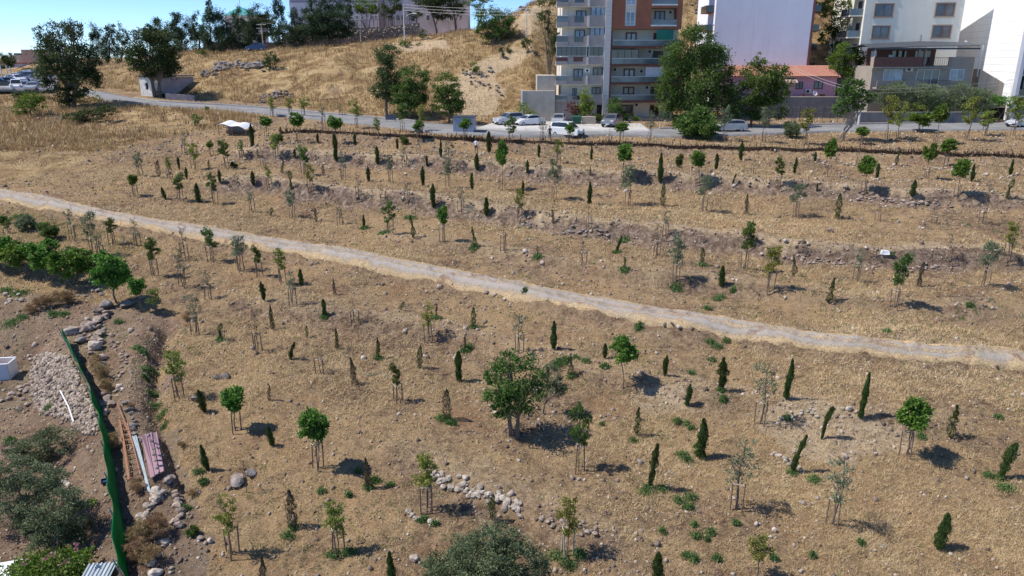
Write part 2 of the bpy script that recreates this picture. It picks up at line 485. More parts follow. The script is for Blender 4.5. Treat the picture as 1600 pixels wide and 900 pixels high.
    hgt = math_n(t, 'ADD', math_n(t, 'MULTIPLY', n2, .5), math_n(t, 'MULTIPLY', n3, .5))
    bump_n(t, hgt, 1.0, .26, b)
    return m

ground = link('ground', ground_mesh(), ground_material(), smooth=True)
tag(ground, kind='structure')

# ---- strips laid on the ground: track, road, apron, car park
def strip(name, left, right, mat, lift, nl, nw, jitter=0.0, cross=0.0, kind='structure'):
    """left / right: pixel polylines of the two edges; the sheet follows the ground between them"""
    A = [at(*p) for p in left]; B = [at(*p) for p in right]
    def resample(L, n):
        L = np.array([tuple(p) for p in L]); s = np.concatenate([[0], np.cumsum(np.linalg.norm(np.diff(L[:, :2], axis=0), axis=1))])
        q = np.linspace(0, s[-1], n); return np.stack([np.interp(q, s, L[:, k]) for k in range(2)], 1)
    a, b = resample(A, nl), resample(B, nl)
    w = np.linspace(0, 1, nw)[None, :, None]
    p = a[:, None, :] * (1 - w) + b[:, None, :] * w
    if jitter:
        nz = vnoise(p[..., 0] * .25, p[..., 1] * .25, 31) * 1.6 + vnoise(p[..., 0] * 1.1, p[..., 1] * 1.1, 33) * 1.2 + vnoise(p[..., 0] * 3, p[..., 1] * 3, 32)
        d = (b - a)[:, None, :]; d = d / np.linalg.norm(d, axis=2, keepdims=True)
        edge = np.zeros((1, nw, 1)); edge[:, 0] = -1; edge[:, -1] = 1
        p = p + d * edge * nz[..., None] * jitter
    x, y = p[..., 0].ravel(), p[..., 1].ravel()
    z = H(x, y).reshape(nl, nw)
    if cross:
        zm = np.convolve(np.pad(z.mean(1), 6, 'edge'), np.ones(13) / 13, 'valid')[:, None]; z = np.maximum(z, zm * cross + z * (1 - cross))
    z = z.ravel() + lift
    # skirt pushed under the ground at both edges
    V = np.stack([x, y, z], 1); n = len(V)
    E = V.reshape(nl, nw, 3)[:, [0, -1], :].copy(); E[..., 2] -= .6
    V = np.concatenate([V, E.reshape(-1, 3)])
    i = np.arange(nl - 1)[:, None] * nw + np.arange(nw - 1)[None, :]
    F = np.stack([i, i + nw, i + nw + 1, i + 1], -1).reshape(-1, 4)
    r = np.arange(nl - 1)
    F2 = np.stack([r * nw, r * 2 + n, (r + 1) * 2 + n, (r + 1) * nw], 1)
    F3 = np.stack([r * nw + nw - 1, (r + 1) * nw + nw - 1, (r + 1) * 2 + n + 1, r * 2 + n + 1], 1)
    acr = np.concatenate([np.tile(np.linspace(0, 1, nw), nl), np.tile([0, 1], nl)])
    me = np_mesh(name, V, np.concatenate([F, F2, F3]), {'across': acr})
    bm = bmesh.new(); bm.from_mesh(me); bmesh.ops.recalc_face_normals(bm, faces=bm.faces[:])
    if sum(f.normal.z for f in bm.faces) < 0: bmesh.ops.reverse_faces(bm, faces=bm.faces[:])
    bm.to_mesh(me); bm.free()
    o = link(name, me, mat, smooth=True)
    return tag(o, kind=kind)

def track_material():
    m, t, b, o = nodes_of('gravel_track')
    v = geo_pos(t)
    a = t.nodes.new('ShaderNodeAttribute'); a.attribute_name = 'across'
    n1 = noise_n(t, .5, 5, .6, v, .4); n2 = noise_n(t, 2.4, 5, .7, v); n3 = noise_n(t, 9, 4, .75, v)
    w = math_n(t, 'ADD', a.outputs['Fac'], math_n(t, 'MULTIPLY', math_n(t, 'SUBTRACT', n1, .5), .5))
    grav = ramp_n(t, n3, [(.28, (.14, .118, .098)), (.5, (.275, .235, .198)), (.72, (.41, .36, .31))])
    strw = ramp_n(t, n3, [(.3, (.27, .19, .11)), (.5, (.48, .35, .20)), (.7, (.62, .48, .29))])
    mid = ramp_n(t, w, [(.36, .0), (.44, .8), (.54, .8), (.62, .0)])
    rut = ramp_n(t, w, [(.16, 0.), (.24, 1.), (.34, 1.), (.42, 0.), (.58, 0.), (.66, 1.), (.76, 1.), (.84, 0.)])
    edge = ramp_n(t, w, [(.04, 1.), (.22, 0.), (.78, 0.), (.95, 1.)])
    pos = t.nodes.new('ShaderNodeSeparateXYZ'); t.links.new(v, pos.inputs[0])
    grow = math_n(t, 'MULTIPLY', math_n(t, 'ADD', pos.outputs[0], -12), .028, True)          # the track grows over towards the right
    grav = mix_rgb(t, math_n(t, 'MULTIPLY', rut, .7), grav, mix_rgb(t, n2, (.32, .285, .25), (.44, .40, .36)))
    f = math_n(t, 'MULTIPLY', mid, ramp_n(t, n2, [(.42, 0.), (.6, 1.)]))
    f = math_n(t, 'ADD', f, edge, True)
    f = math_n(t, 'ADD', f, math_n(t, 'MULTIPLY', grow, ramp_n(t, n1, [(.40, .1), (.6, 1.)])), True)
    col = mix_rgb(t, f, grav, strw)
    col = mix_rgb(t, math_n(t, 'MULTIPLY', ramp_n(t, n1, [(.56, 0.), (.64, .75)]), ramp_n(t, n2, [(.42, 0.), (.54, 1.)])), col, (.19, .115, .085))
    t.links.new(col, b.inputs['Base Color']); b.inputs['Roughness'].default_value = .95; b.inputs['Specular IOR Level'].default_value = .1
    bump_n(t, n3, .8, .06, b)
    return m

strip('dirt_track', [(a, b - w * .46) for a, b, w in TRACK_PX], [(a, b + w * .46) for a, b, w in TRACK_PX], track_material(), .05, 640, 11, .22)

def asphalt(name, c, var=.2):
    m, t, b, o = nodes_of(name)
    v = geo_pos(t); n1 = noise_n(t, .25, 5, .65, v, .6); n2 = noise_n(t, 6, 4, .7, v); n3 = noise_n(t, 1.3, 4, .6, v)
    f = math_n(t, 'ADD', math_n(t, 'MULTIPLY', n1, .6), math_n(t, 'MULTIPLY', n2, .4))
    col = ramp_n(t, f, [(.36, tuple(x * (1 - var * 1.5) for x in c)), (.5, c), (.64, tuple(x * (1 + var * 1.8) for x in c))])
    col = mix_rgb(t, ramp_n(t, n3, [(.56, 0.), (.64, .45)]), col, (.34, .28, .21))
    t.links.new(col, b.inputs['Base Color']); b.inputs['Roughness'].default_value = .9
    bump_n(t, n2, .4, .02, b)
    return m
ASPH = asphalt('worn_asphalt', (.20, .20, .205))
APRON = asphalt('concrete_apron', (.46, .445, .42), .15)
ROAD_UP = [(128, 139), (165, 145), (215, 155), (260, 160), (330, 164), (400, 168), (500, 177), (600, 186), (690, 194), (760, 198), (850, 199), (950, 199), (1040, 202), (1150, 199), (1300, 195), (1450, 193), (1690, 190)]
ROAD_DN = [(118, 146), (165, 158), (215, 163), (260, 167), (330, 171), (400, 178), (500, 188), (600, 199), (690, 209), (760, 214), (850, 215), (950, 213), (1040, 215), (1150, 213), (1300, 207), (1450, 205), (1690, 203)]
strip('road', ROAD_UP, ROAD_DN, ASPH, .06, 240, 7, .12, .8)
strip('parking_apron', [(775, 189), (850, 188), (930, 190), (1000, 193)], [(745, 202), (850, 206), (930, 206), (1015, 206)], APRON, .09, 60, 6, .1, .8)
strip('car_park_surface', [(-60, 121), (30, 119), (90, 120)], [(-60, 150), (20, 147), (85, 146)], asphalt('car_park_asphalt', (.24, .24, .26)), .25, 40, 10, 0, .8)
KERB = plain('kerb_stone', (.42, .40, .37), .85, .2, 3)
def kerb(pts, w, h, off=0.0):
    W = [at(*p) for p in pts]
    mb = MB()
    for a, b in zip(W[:-1], W[1:]):
        d = (b - a); d.z = 0; d.normalize(); n = Vector((-d.y, d.x, 0)) * w
        mb.hexa([a - n * .5 - Vector((0, 0, .2)), b - n * .5 - Vector((0, 0, .2)), b + n * .5 - Vector((0, 0, .2)), a + n * .5 - Vector((0, 0, .2)),
                 a - n * .5 + Vector((0, 0, h)), b - n * .5 + Vector((0, 0, h)), b + n * .5 + Vector((0, 0, h)), a + n * .5 + Vector((0, 0, h))])
    o = mb.build('kerb', KERB); tag(o, kind='structure')
kerb([(210, 154), (250, 159), (300, 162), (360, 165), (420, 169), (500, 176.5), (560, 182), (600, 185.5), (650, 190)], .35, .2)
kerb([(1030, 201), (1090, 200.5), (1150, 198.5), (1230, 196), (1300, 194.5), (1400, 193), (1480, 192)], .35, .18)

# ---- dry straw lying on the tilled hillside, taller dry grass on the field and the hill
def straw_material():
    m, t, b, o = nodes_of('dry_straw')
    a = t.nodes.new('ShaderNodeAttribute'); a.attribute_name = 'tint'
    col = ramp_n(t, a.outputs['Fac'], [(0., (.105, .064, .036)), (.35, (.32, .208, .104)), (.7, (.54, .395, .208)), (1., (.71, .575, .35))])
    t.links.new(col, b.inputs['Base Color']); b.inputs['Roughness'].default_value = .8; b.inputs['Specular IOR Level'].default_value = .2
    return m
STRAW = straw_material()

def blades(name, x, y, z, length, width, up, tint, mat):
    """one triangle per blade"""
    n = len(x); a = NR.uniform(0, 2 * np.pi, n)
    el = up
    d = np.stack([np.cos(a) * np.cos(el), np.sin(a) * np.cos(el), np.sin(el)], 1)
    s = np.stack([-np.sin(a), np.cos(a), np.zeros(n)], 1)
    c = np.stack([x, y, z], 1)
    tip = c + d * length[:, None]
    V = np.stack([c - s * width[:, None] * .5, c + s * width[:, None] * .5, tip], 1).reshape(-1, 3)
    F = np.arange(3 * n).reshape(-1, 3)
    return link(name, np_mesh(name, V, F, {'tint': np.repeat(tint, 3)}), mat)

def on_track(px, py):
    xs = [p[0] for p in TRACK_PX]; c = np.interp(px, xs, [p[1] for p in TRACK_PX]); w = np.interp(px, xs, [p[2] for p in TRACK_PX])
    return np.abs(py - c) < w * (.27 + .2 * NR.random(px.shape))
RXU = [p[0] for p in ROAD_UP]; RYU = [p[1] for p in ROAD_UP]; RXD = [p[0] for p in ROAD_DN]; RYD = [p[1] for p in ROAD_DN]
def on_road(px, py): return (py > np.interp(px, RXU, RYU) - 1) & (py < np.interp(px, RXD, RYD) + .5)

def scatter(n, y0, y1, uw=.85):
    r = NR.random(n); y = y0 * (y1 / y0) ** r; x = NR.uniform(-uw, uw, n) * (y + 2)
    z = H(x, y); px, py = project(x, y, z)
    return x, y, z, px, py

x, y, z, px, py = scatter(1500000, 18, 112)
soil, gold, bank, pale, dg = masks(x, y, z)
cl = vnoise(x * .5, y * .5, 41) * .8 + vnoise(x * 1.9, y * 1.9, 42) * .8 + vnoise(x * 4.5, y * 4.5, 44) * .8 + vnoise(x * .13, y * .13, 43) * 1.3
keep = (~on_track(px, py)) & (~on_road(px, py)) & (NR.random(len(x)) < np.clip(.58 + cl * 1.25, .05, 1) * (1 - soil * .8) * (1 - bank * .6) * (1 - pale * .6)) & (py > 196)
x, y, z, cl = x[keep], y[keep], z[keep], cl[keep]
n = len(x)
tint = np.clip(.48 + cl * .3 + NR.normal(0, .27, n), 0, 1)
tag(blades('dry_straw', x, y, z + .02, NR.uniform(.12, .42, n) * (y / 40) ** .35, NR.uniform(.006, .0135, n) * (y / 26) ** .8, np.abs(NR.normal(.4, .38, n)), tint, STRAW), kind='stuff')

# tall dry grass: upper-left field and the hill behind the road
x, y, z, px, py = scatter(420000, 88, 172)
soil, gold, bank, pale, dg = masks(x, y, z)
cl = vnoise(x * .18, y * .18, 51) + vnoise(x * .6, y * .6, 52) * .8
keep = (~on_road(px, py)) & (gold > .5) & (NR.random(len(x)) < np.clip(.5 + cl * 1.2, .05, 1) * (1 - pale * .85))
x, y, z, cl = x[keep], y[keep], z[keep], cl[keep]; n = len(x)
hill_g = leafmat('long_dry_grass', (.13, .080, .040), (.37, .25, .12), (.58, .44, .24), .2, 0)
tag(blades('tall_dry_grass', x, y, z - .05, NR.uniform(.35, 1.0, n), NR.uniform(.05, .13, n), NR.uniform(.7, 1.45, n), np.clip(.5 + cl * .9 + NR.normal(0, .2, n), 0, 1), hill_g), kind='stuff')

# ---- stones
def rock_mesh(name, seed, flat=.65, sub=2):
    bm = bmesh.new(); bmesh.ops.create_icosphere(bm, subdivisions=sub, radius=.5)
    r = random.Random(seed)
    planes = [(Vector((r.gauss(0, 1), r.gauss(0, 1), r.gauss(0, .8))).normalized(), r.uniform(.26, .44)) for _ in range(11)]
    for v in bm.verts:
        for n, d in planes:
            k = v.co.dot(n)
            if k > d: v.co -= n * (k - d)
        v.co *= 1 + r.uniform(-.05, .05)
        v.co.z *= flat
    me = bpy.data.meshes.new(name); bm.to_mesh(me); bm.free(); return me

def rock_material(name, c):
    m, t, b, o = nodes_of(name)
    v = obj_pos(t); oi = t.nodes.new('ShaderNodeObjectInfo')
    n1 = noise_n(t, 2.5, 6, .65, v); n2 = noise_n(t, 12, 4, .7, v)
    f = math_n(t, 'ADD', math_n(t, 'MULTIPLY', n1, .6), math_n(t, 'MULTIPLY', n2, .4))
    col = ramp_n(t, f, [(.33, tuple(x * .5 for x in c)), (.52, c), (.68, tuple(min(.75, x * 1.45) for x in c))])
    k = t.nodes.new('ShaderNodeMapRange'); t.links.new(oi.outputs['Random'], k.inputs[0]); k.inputs[3].default_value = .65; k.inputs[4].default_value = 1.2
    col = mix_rgb(t, 1.0, col, k.outputs[0], 'MULTIPLY')
    t.links.new(col, b.inputs['Base Color']); b.inputs['Roughness'].default_value = .9; b.inputs['Specular IOR Level'].default_value = .15
    bump_n(t, f, .8, .08, b)
    return m
ROCK = rock_material('pinkish_rock', (.34, .27, .225))
ROCKG = rock_material('grey_rock', (.24, .215, .20))
ROCKW = rock_material('pale_rock', (.44, .38, .32))
ROCKS = [rock_mesh('rock', 100 + i, rnd.uniform(.5, .8)) for i in range(9)]
for me in ROCKS: me.materials.append(ROCK)
ROCKSG = [rock_mesh('rock', 300 + i, rnd.uniform(.5, .75)) for i in range(4)]
for me in ROCKSG: me.materials.append(ROCKG)
ROCKSW = [rock_mesh('rock', 400 + i, rnd.uniform(.6, .85)) for i in range(3)]
for me in ROCKSW: me.materials.append(ROCKW)

def place_rock(name, px, py, size_px, parent=None, pool=None, org=None, sink=.2, asp=1.0):
    p = at(px, py); ax = p.y * CP - (p.z - CAMZ) * SP
    s = size_px * ax / FPX
    o = link(name, rnd.choice(pool or ROCKS))
    if parent is not None: o.parent = parent
    loc = p + Vector((0, 0, s * sink))
    o.location = loc - (org if org is not None else Vector())
    o.rotation_euler = (rnd.uniform(-.3, .3), rnd.uniform(-.3, .3), rnd.uniform(0, 6.3))
    o.scale = (s * rnd.uniform(.95, 1.25) * asp, s * rnd.uniform(.75, 1.0), s * rnd.uniform(.75, 1.05))
    return o

def joined_stones(name, x, y, z, s, mat, kind='stuff', parent=None):
    """many small stones joined into one mesh: squashed, jittered 8-corner lumps"""
    n = len(x)
    c = np.array([[-1, -1, -1], [1, -1, -1], [1, 1, -1], [-1, 1, -1], [-1, -1, 1], [1, -1, 1], [1, 1, 1], [-1, 1, 1]], float) * np.array([.5, .5, .36])
    top = np.array([1, 1, 1, 1, .62, .62, .62, .62])[None, :, None] * np.array([1, 1, 1])
    V = c[None] * np.concatenate([np.repeat(top[..., :2], n, 0), np.ones((n, 8, 1))], 2) * (1 + NR.uniform(-.48, .48, (n, 8, 3)))
    a = NR.uniform(0, 6.28, n); ca, sa = np.cos(a)[:, None], np.sin(a)[:, None]
    asp = NR.uniform(.6, 1.0, n)[:, None]
    vx = V[..., 0] * s[:, None]; vy = V[..., 1] * s[:, None] * asp
    W = np.stack([vx * ca - vy * sa + x[:, None], vx * sa + vy * ca + y[:, None], V[..., 2] * s[:, None] + z[:, None] + s[:, None] * .15], -1).reshape(-1, 3)
    q = np.array([(0, 3, 2, 1), (4, 5, 6, 7), (0, 1, 5, 4), (1, 2, 6, 5), (2, 3, 7, 6), (3, 0, 4, 7)])
    F = (np.arange(n)[:, None, None] * 8 + q[None]).reshape(-1, 4)
    o = link(name, np_mesh(name, W, F, {'tint': np.repeat(NR.random(n), 8)}), mat, parent)
    return tag(o, kind=kind)

def stones_material(name, a, b_, c):
    m, t, b, o = nodes_of(name)
    at_ = t.nodes.new('ShaderNodeAttribute'); at_.attribute_name = 'tint'
    n = noise_n(t, 9, 4, .7, geo_pos(t))
    f = math_n(t, 'ADD', math_n(t, 'MULTIPLY', at_.outputs['Fac'], .8), math_n(t, 'MULTIPLY', math_n(t, 'SUBTRACT', n, .38), .8), True)
    t.links.new(ramp_n(t, f, [(0., a), (.5, b_), (1., c)]), b.inputs['Base Color']); b.inputs['Roughness'].default_value = .9
    bump_n(t, n, .6, .04, b)
    return m
SMALL = stones_material('small_field_stones', (.075, .052, .042), (.25, .19, .15), (.56, .49, .41))
x, y, z, px, py = scatter(125000, 18, 125)
soil, gold, bank, pale, dg = masks(x, y, z)
cl = vnoise(x * .22, y * .22, 61) + vnoise(x * .9, y * .9, 62) * .7
upper = (py < np.interp(px, [p[0] for p in T1_PX], [p[1] for p in T1_PX]) + 14) * .55
keep = (~on_track(px, py)) & (~on_road(px, py)) & (NR.random(len(x)) < np.clip(.16 + np.clip(cl, -.2, 1) * .34 + bank * .5 + pale * .30 + soil * .22 + upper, 0, 1) * np.where(gold > .5, .25, 1))
x, y, z = x[keep], y[keep], z[keep]; n = len(x)
joined_stones('scattered_stones', x, y, z, np.clip(NR.lognormal(-2.62, .48, n), .035, .4) * (y / 38) ** .5, SMALL)
# ------------------------------------------------------------------ foliage
def unit(v): return v / np.maximum(np.linalg.norm(v, axis=-1, keepdims=True), 1e-6)

def leaf_arrays(pos, nrm, L, W, tint, droop=0.0, up=0.0, rng=NR):
    """diamond leaves (two triangles) at pos, leaning out along nrm"""
    n = len(pos)
    d = unit(nrm + rng.normal(0, .75, (n, 3)) + np.array([0, 0, up - droop]))
    s = unit(np.cross(d, unit(rng.normal(0, 1, (n, 3)))))
    L = np.broadcast_to(L, (n,)) * rng.uniform(.65, 1.3, n); W = np.broadcast_to(W, (n,)) * rng.uniform(.7, 1.25, n)
    b = pos - d * (L * .5)[:, None]; t = pos + d * (L * .5)[:, None]; m = pos + d * (L * .05)[:, None]
    V = np.stack([b, m + s * (W * .5)[:, None], t, m - s * (W * .5)[:, None]], 1).reshape(-1, 3)
    return V, np.arange(4 * n).reshape(-1, 4), np.repeat(tint, 4)

def crown_points(blobs, dens, rng, sub=.30, gap=.35, shell=.55):
    """leaf clumps spread through ellipsoids: uneven outline, gaps between the clumps"""
    P_, N_, T_ = [], [], []
    for (cx, cy, cz, rx, ry, rz) in blobs:
        c = np.array([cx, cy, cz]); r = np.array([rx, ry, rz])
        n_sub = max(5, int(gap * 4.2 / sub ** 2))
        sc_ = unit(rng.normal(0, 1, (n_sub, 3))) * (rng.uniform(shell ** 3, 1, (n_sub, 1)) ** (1 / 3)) * rng.uniform(.85, 1.12, (n_sub, 1))
        area = 4 * math.pi * ((rx * ry) ** 1.6 / 3 + (rx * rz) ** 1.6 / 3 + (ry * rz) ** 1.6 / 3) ** (1 / 1.6)
        n = max(8, int(dens * area / n_sub))
        for q in sc_:
            k = int(n * rng.uniform(.5, 1.5)) + 1
            o = rng.normal(0, 1, (k, 3)) * sub * .58 * rng.uniform(.7, 1.25)
            o[:, 2] *= .75
            p = (q + o) * r
            P_.append(c + p); N_.append(unit(p / r * .6 + o * 1.2))
            T_.append(np.clip(rng.normal(.48, .2) + rng.normal(0, .16, k), 0, 1))
    return np.concatenate(P_), np.concatenate(N_), np.concatenate(T_)

def leaf_mesh(name, pos, nrm, L, W, tint, mat, droop=0.0, up=0.0, core=None, rng=NR):
    V, F, T = leaf_arrays(pos, nrm, L, W, tint, droop, up, rng)
    if core:
        V2, F2 = core; F2 = F2 + len(V); V = np.concatenate([V, V2]); F = np.concatenate([F, F2]); T = np.concatenate([T, np.full(len(V2), .12)])  # added inner core, tinted dark, blocks light through the crown
    me = np_mesh(name, V, F, {'tint': T}); me.materials.append(mat); return me

def trunk_mesh(rng, top=.9, r0=.016, forks=6, f0=.42, spread=.2, bend=.03, twigs=2):
    mb = MB(); pts = []; x = y = 0
    for i in range(6):
        z = top * i / 5; pts.append((x, y, z)); x += rng.uniform(-bend, bend); y += rng.uniform(-bend, bend)
    rad = [r0 * (1 - .75 * i / 5) for i in range(6)]
    mb.tube(pts, rad, 5)
    for k in range(forks):
        t = rng.uniform(f0, .95) * top; i = min(4, int(t / top * 5)); a, b = Vector(pts[i]), Vector(pts[i + 1]); p = a.lerp(b, t / top * 5 - i)
        an = k * 2.4 + rng.uniform(-.5, .5); L = spread * rng.uniform(.6, 1.2)
        q = p + Vector((math.cos(an) * L * .55, math.sin(an) * L * .55, L * .5)); e = p + Vector((math.cos(an) * L, math.sin(an) * L, L * rng.uniform(.7, 1.3)))
        mb.tube([p, q, e], [r0 * .42, r0 * .3, r0 * .15], 4, False)
        for j in range(twigs):
            g = q.lerp(e, rng.random()) ; h = g + Vector((rng.uniform(-1, 1), rng.uniform(-1, 1), rng.uniform(.2, 1.2))) * L * .45
            mb.tube([g, h], [r0 * .2, r0 * .1], 3, False)
    me = mb.mesh('trunk'); return me

# unit-height saplings: name -> crowns, trunks
SAP = {}
def sap_kind(code, mat, blobs_fn, dens, L, W, sub, gap, trunk_kw, n=4, droop=0.1, bark='bark'):
    cs, ts = [], []
    for i in range(n):
        r = np.random.default_rng(hash(code) % 1000 + i * 17 if False else sum(map(ord, code)) * 31 + i * 17)
        pr = random.Random(i * 5 + ord(code[0]))
        p, nn, t = crown_points(blobs_fn(pr), dens, r, sub, gap)
        cs.append(leaf_mesh('crown', p, nn, L, W, t, M[mat], droop, rng=r))
        me = trunk_mesh(pr, **trunk_kw); me.materials.append(M[bark]); ts.append(me)
    SAP[code] = (cs, ts)
def bl_round(r):
    out = [(0, 0, .74, .21, .21, .22)]
    for k in range(3):
        a = k * 2.1 + r.uniform(-.4, .4); out.append((math.cos(a) * .13, math.sin(a) * .13, r.uniform(.62, .86), .12, .12, .12))
    return out
def bl_loose(r):
    return [(math.cos(k * 1.9) * r.uniform(.05, .17), math.sin(k * 1.9) * r.uniform(.05, .17), .5 + k * .082 + r.uniform(-.03, .03), r.uniform(.09, .17), r.uniform(.09, .17), r.uniform(.08, .13)) for k in range(6)]
def bl_sparse(r):
    return [(math.cos(k * 2.2) * r.uniform(.04, .15), math.sin(k * 2.2) * r.uniform(.04, .15), .45 + k * .09, r.uniform(.05, .11), r.uniform(.05, .11), r.uniform(.06, .10)) for k in range(6)]
def bl_low(r):
    return [(0, 0, .60, .30, .30, .30)] + [(math.cos(k * 1.3) * .22, math.sin(k * 1.3) * .22, r.uniform(.42, .82), .17, .17, .16) for k in range(5)]
def bl_bush(r):
    return [(0, 0, .45, .4, .4, .42)] + [(math.cos(k * 1.5) * .28, math.sin(k * 1.5) * .28, r.uniform(.3, .7), .24, .24, .22) for k in range(4)]
sap_kind('d', 'leaf_bright', bl_round, 2100, .060, .038, .32, .5, dict(top=.8, forks=7, f0=.6, spread=.16))
sap_kind('g', 'leaf_green', bl_loose, 1500, .050, .029, .46, .5, dict(top=.9, forks=8, f0=.5, spread=.17))
sap_kind('y', 'leaf_yellow', bl_loose, 1050, .048, .028, .50, .5, dict(top=.9, forks=9, f0=.45, spread=.18))
sap_kind('o', 'leaf_olive', bl_loose, 1350, .050, .019, .50, .5, dict(top=.92, forks=9, f0=.42, spread=.18))
sap_kind('s', 'leaf_olive', bl_sparse, 900, .044, .019, .60, .35, dict(top=.97, forks=9, f0=.4, spread=.16))
sap_kind('b', 'leaf_dry', bl_sparse, 60, .04, .018, .50, .15, dict(top=.97, forks=8, f0=.42, spread=.14, twigs=3))
sap_kind('k', 'leaf_dry', bl_sparse, 22, .035, .016, .50, .1, dict(top=.95, forks=3, f0=.6, spread=.09, twigs=1))
sap_kind('m', 'leaf_bright', bl_low, 1560, .062, .042, .33, .45, dict(top=.8, forks=9, f0=.25, spread=.26, r0=.02))
sap_kind('u', 'leaf_green', bl_bush, 1216, .075, .045, .34, .5, dict(top=.6, forks=8, f0=.1, spread=.34, r0=.018))
sap_kind('v', 'leaf_grey', bl_bush, 1428, .07, .028, .34, .5, dict(top=.6, forks=8, f0=.1, spread=.34, r0=.018))
sap_kind('w', 'leaf_straw', bl_bush, 900, .085, .020, .34, .5, dict(top=.5, forks=6, f0=.1, spread=.3, r0=.01), droop=-.9)
sap_kind('t', 'leaf_dry', bl_bush, 46, .05, .018, .40, .3, dict(top=.7, forks=14, f0=.05, spread=.45, r0=.016, twigs=4))

# cypresses, unit height
CYP = {}
def cyp_kind(code, mat, prof0, n_leaf, bend, ragged, n=7, core=True, extra=None):
    cs, ts = [], []
    for i in range(n):
        r = np.random.default_rng(sum(map(ord, code)) * 13 + i)
        t = r.uniform(.03, 1, n_leaf) ** .9
        prof = [q * r.uniform(.66, 1.10) for q in prof0]
        lump = 1 + ragged * (vnoise(t * 9 + i * 7, t * 0 + i, 71) * 1.6)
        rad = np.interp(t, [0, .05, .2, .5, .8, .95, 1], prof) * lump * (1 + ragged * .5 * vnoise(t * 5, np.cos(i + t * 0) * 9, 73) * 2)
        a = r.uniform(0, 6.283, n_leaf); k = rad * np.sqrt(r.uniform(.40, 1.0, n_leaf)) * np.where(r.random(n_leaf) < .12, r.uniform(1.1, 1.5, n_leaf), 1)
        bx = bend * (t ** 2.2) * (1 + .3 * math.sin(i)); wob = ragged * .03 * np.sin(t * 7 + i)
        p = np.stack([np.cos(a) * k + bx + wob, np.sin(a) * k, t], 1)
        nn = np.stack([np.cos(a) * .5, np.sin(a) * .5, np.full(n_leaf, 1.3)], 1)
        tint = np.clip(.45 + .25 * vnoise(t * 12 + i, a * 1.3, 72) * 2 + r.normal(0, .15, n_leaf), 0, 1)
        cr = None
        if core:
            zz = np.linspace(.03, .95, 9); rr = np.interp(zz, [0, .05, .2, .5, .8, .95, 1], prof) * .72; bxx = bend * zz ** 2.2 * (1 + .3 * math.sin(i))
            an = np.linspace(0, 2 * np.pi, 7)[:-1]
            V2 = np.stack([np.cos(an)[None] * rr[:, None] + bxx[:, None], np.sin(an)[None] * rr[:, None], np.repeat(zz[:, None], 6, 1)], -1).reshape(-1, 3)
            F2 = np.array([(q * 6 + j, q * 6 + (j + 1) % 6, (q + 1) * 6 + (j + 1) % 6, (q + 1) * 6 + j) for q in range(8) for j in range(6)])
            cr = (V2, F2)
        cs.append(leaf_mesh('crown', p, nn, .062, .013, tint, M[mat], up=.9, core=cr, rng=r))
        mb = MB(); mb.tube([(0, 0, -.05), (0, 0, .1), (bend * .3, 0, .6)], [.016, .014, .006], 5); me = mb.mesh('trunk'); me.materials.append(M['bark']); ts.append(me)
    CYP[code] = (cs, ts)
cyp_kind('c', 'leaf_cypress', [.03, .075, .105, .11, .085, .04, .01], 3000, .0, .5)
cyp_kind('r', 'leaf_cypress', [.03, .06, .085, .09, .085, .06, .03], 2300, .10, .6)
cyp_kind('t', 'leaf_cypress', [.03, .06, .09, .075, .06, .03, .01], 1300, .06, .8, core=False)
cyp_kind('n', 'leaf_dry', [.03, .075, .10, .085, .06, .03, .01], 1300, .05, .7, core=False)

# a plant is an empty at its foot with trunk, crown and, when staked, stakes and a tie
PLANTS = []   # (root, look key, noun, px, py) for the labels
stake_me = MB().tube([(0, 0, -.15), (0, 0, 1)], .032, 5).mesh('stake'); stake_me.materials.append(M['stake'])
stake_me2 = stake_me.copy(); stake_me2.materials.clear(); stake_me2.materials.append(M['stake_pale'])
tb = MB(); tri = [(.27 * math.cos(a), .27 * math.sin(a)) for a in (1.57, 3.67, 5.76)]
for i in range(3):
    a, b = tri[i], tri[(i + 1) % 3]; tb.tube([(a[0], a[1], 0), (b[0], b[1], 0)], .022, 4)
tie_me = tb.mesh('tie_bar'); tie_me.materials.append(M['stake_pale'])

def height_at(p, px_top, py_top):
    return P(px_top, py_top, p.y)[1] - p.z

def child(name, me, parent, scale=(1, 1, 1), rot=(0, 0, 0), loc=(0, 0, 0)):
    o = bpy.data.objects.new(name, me); COL.objects.link(o); o.parent = parent
    o.scale = scale; o.rotation_euler = rot; o.location = loc; return o

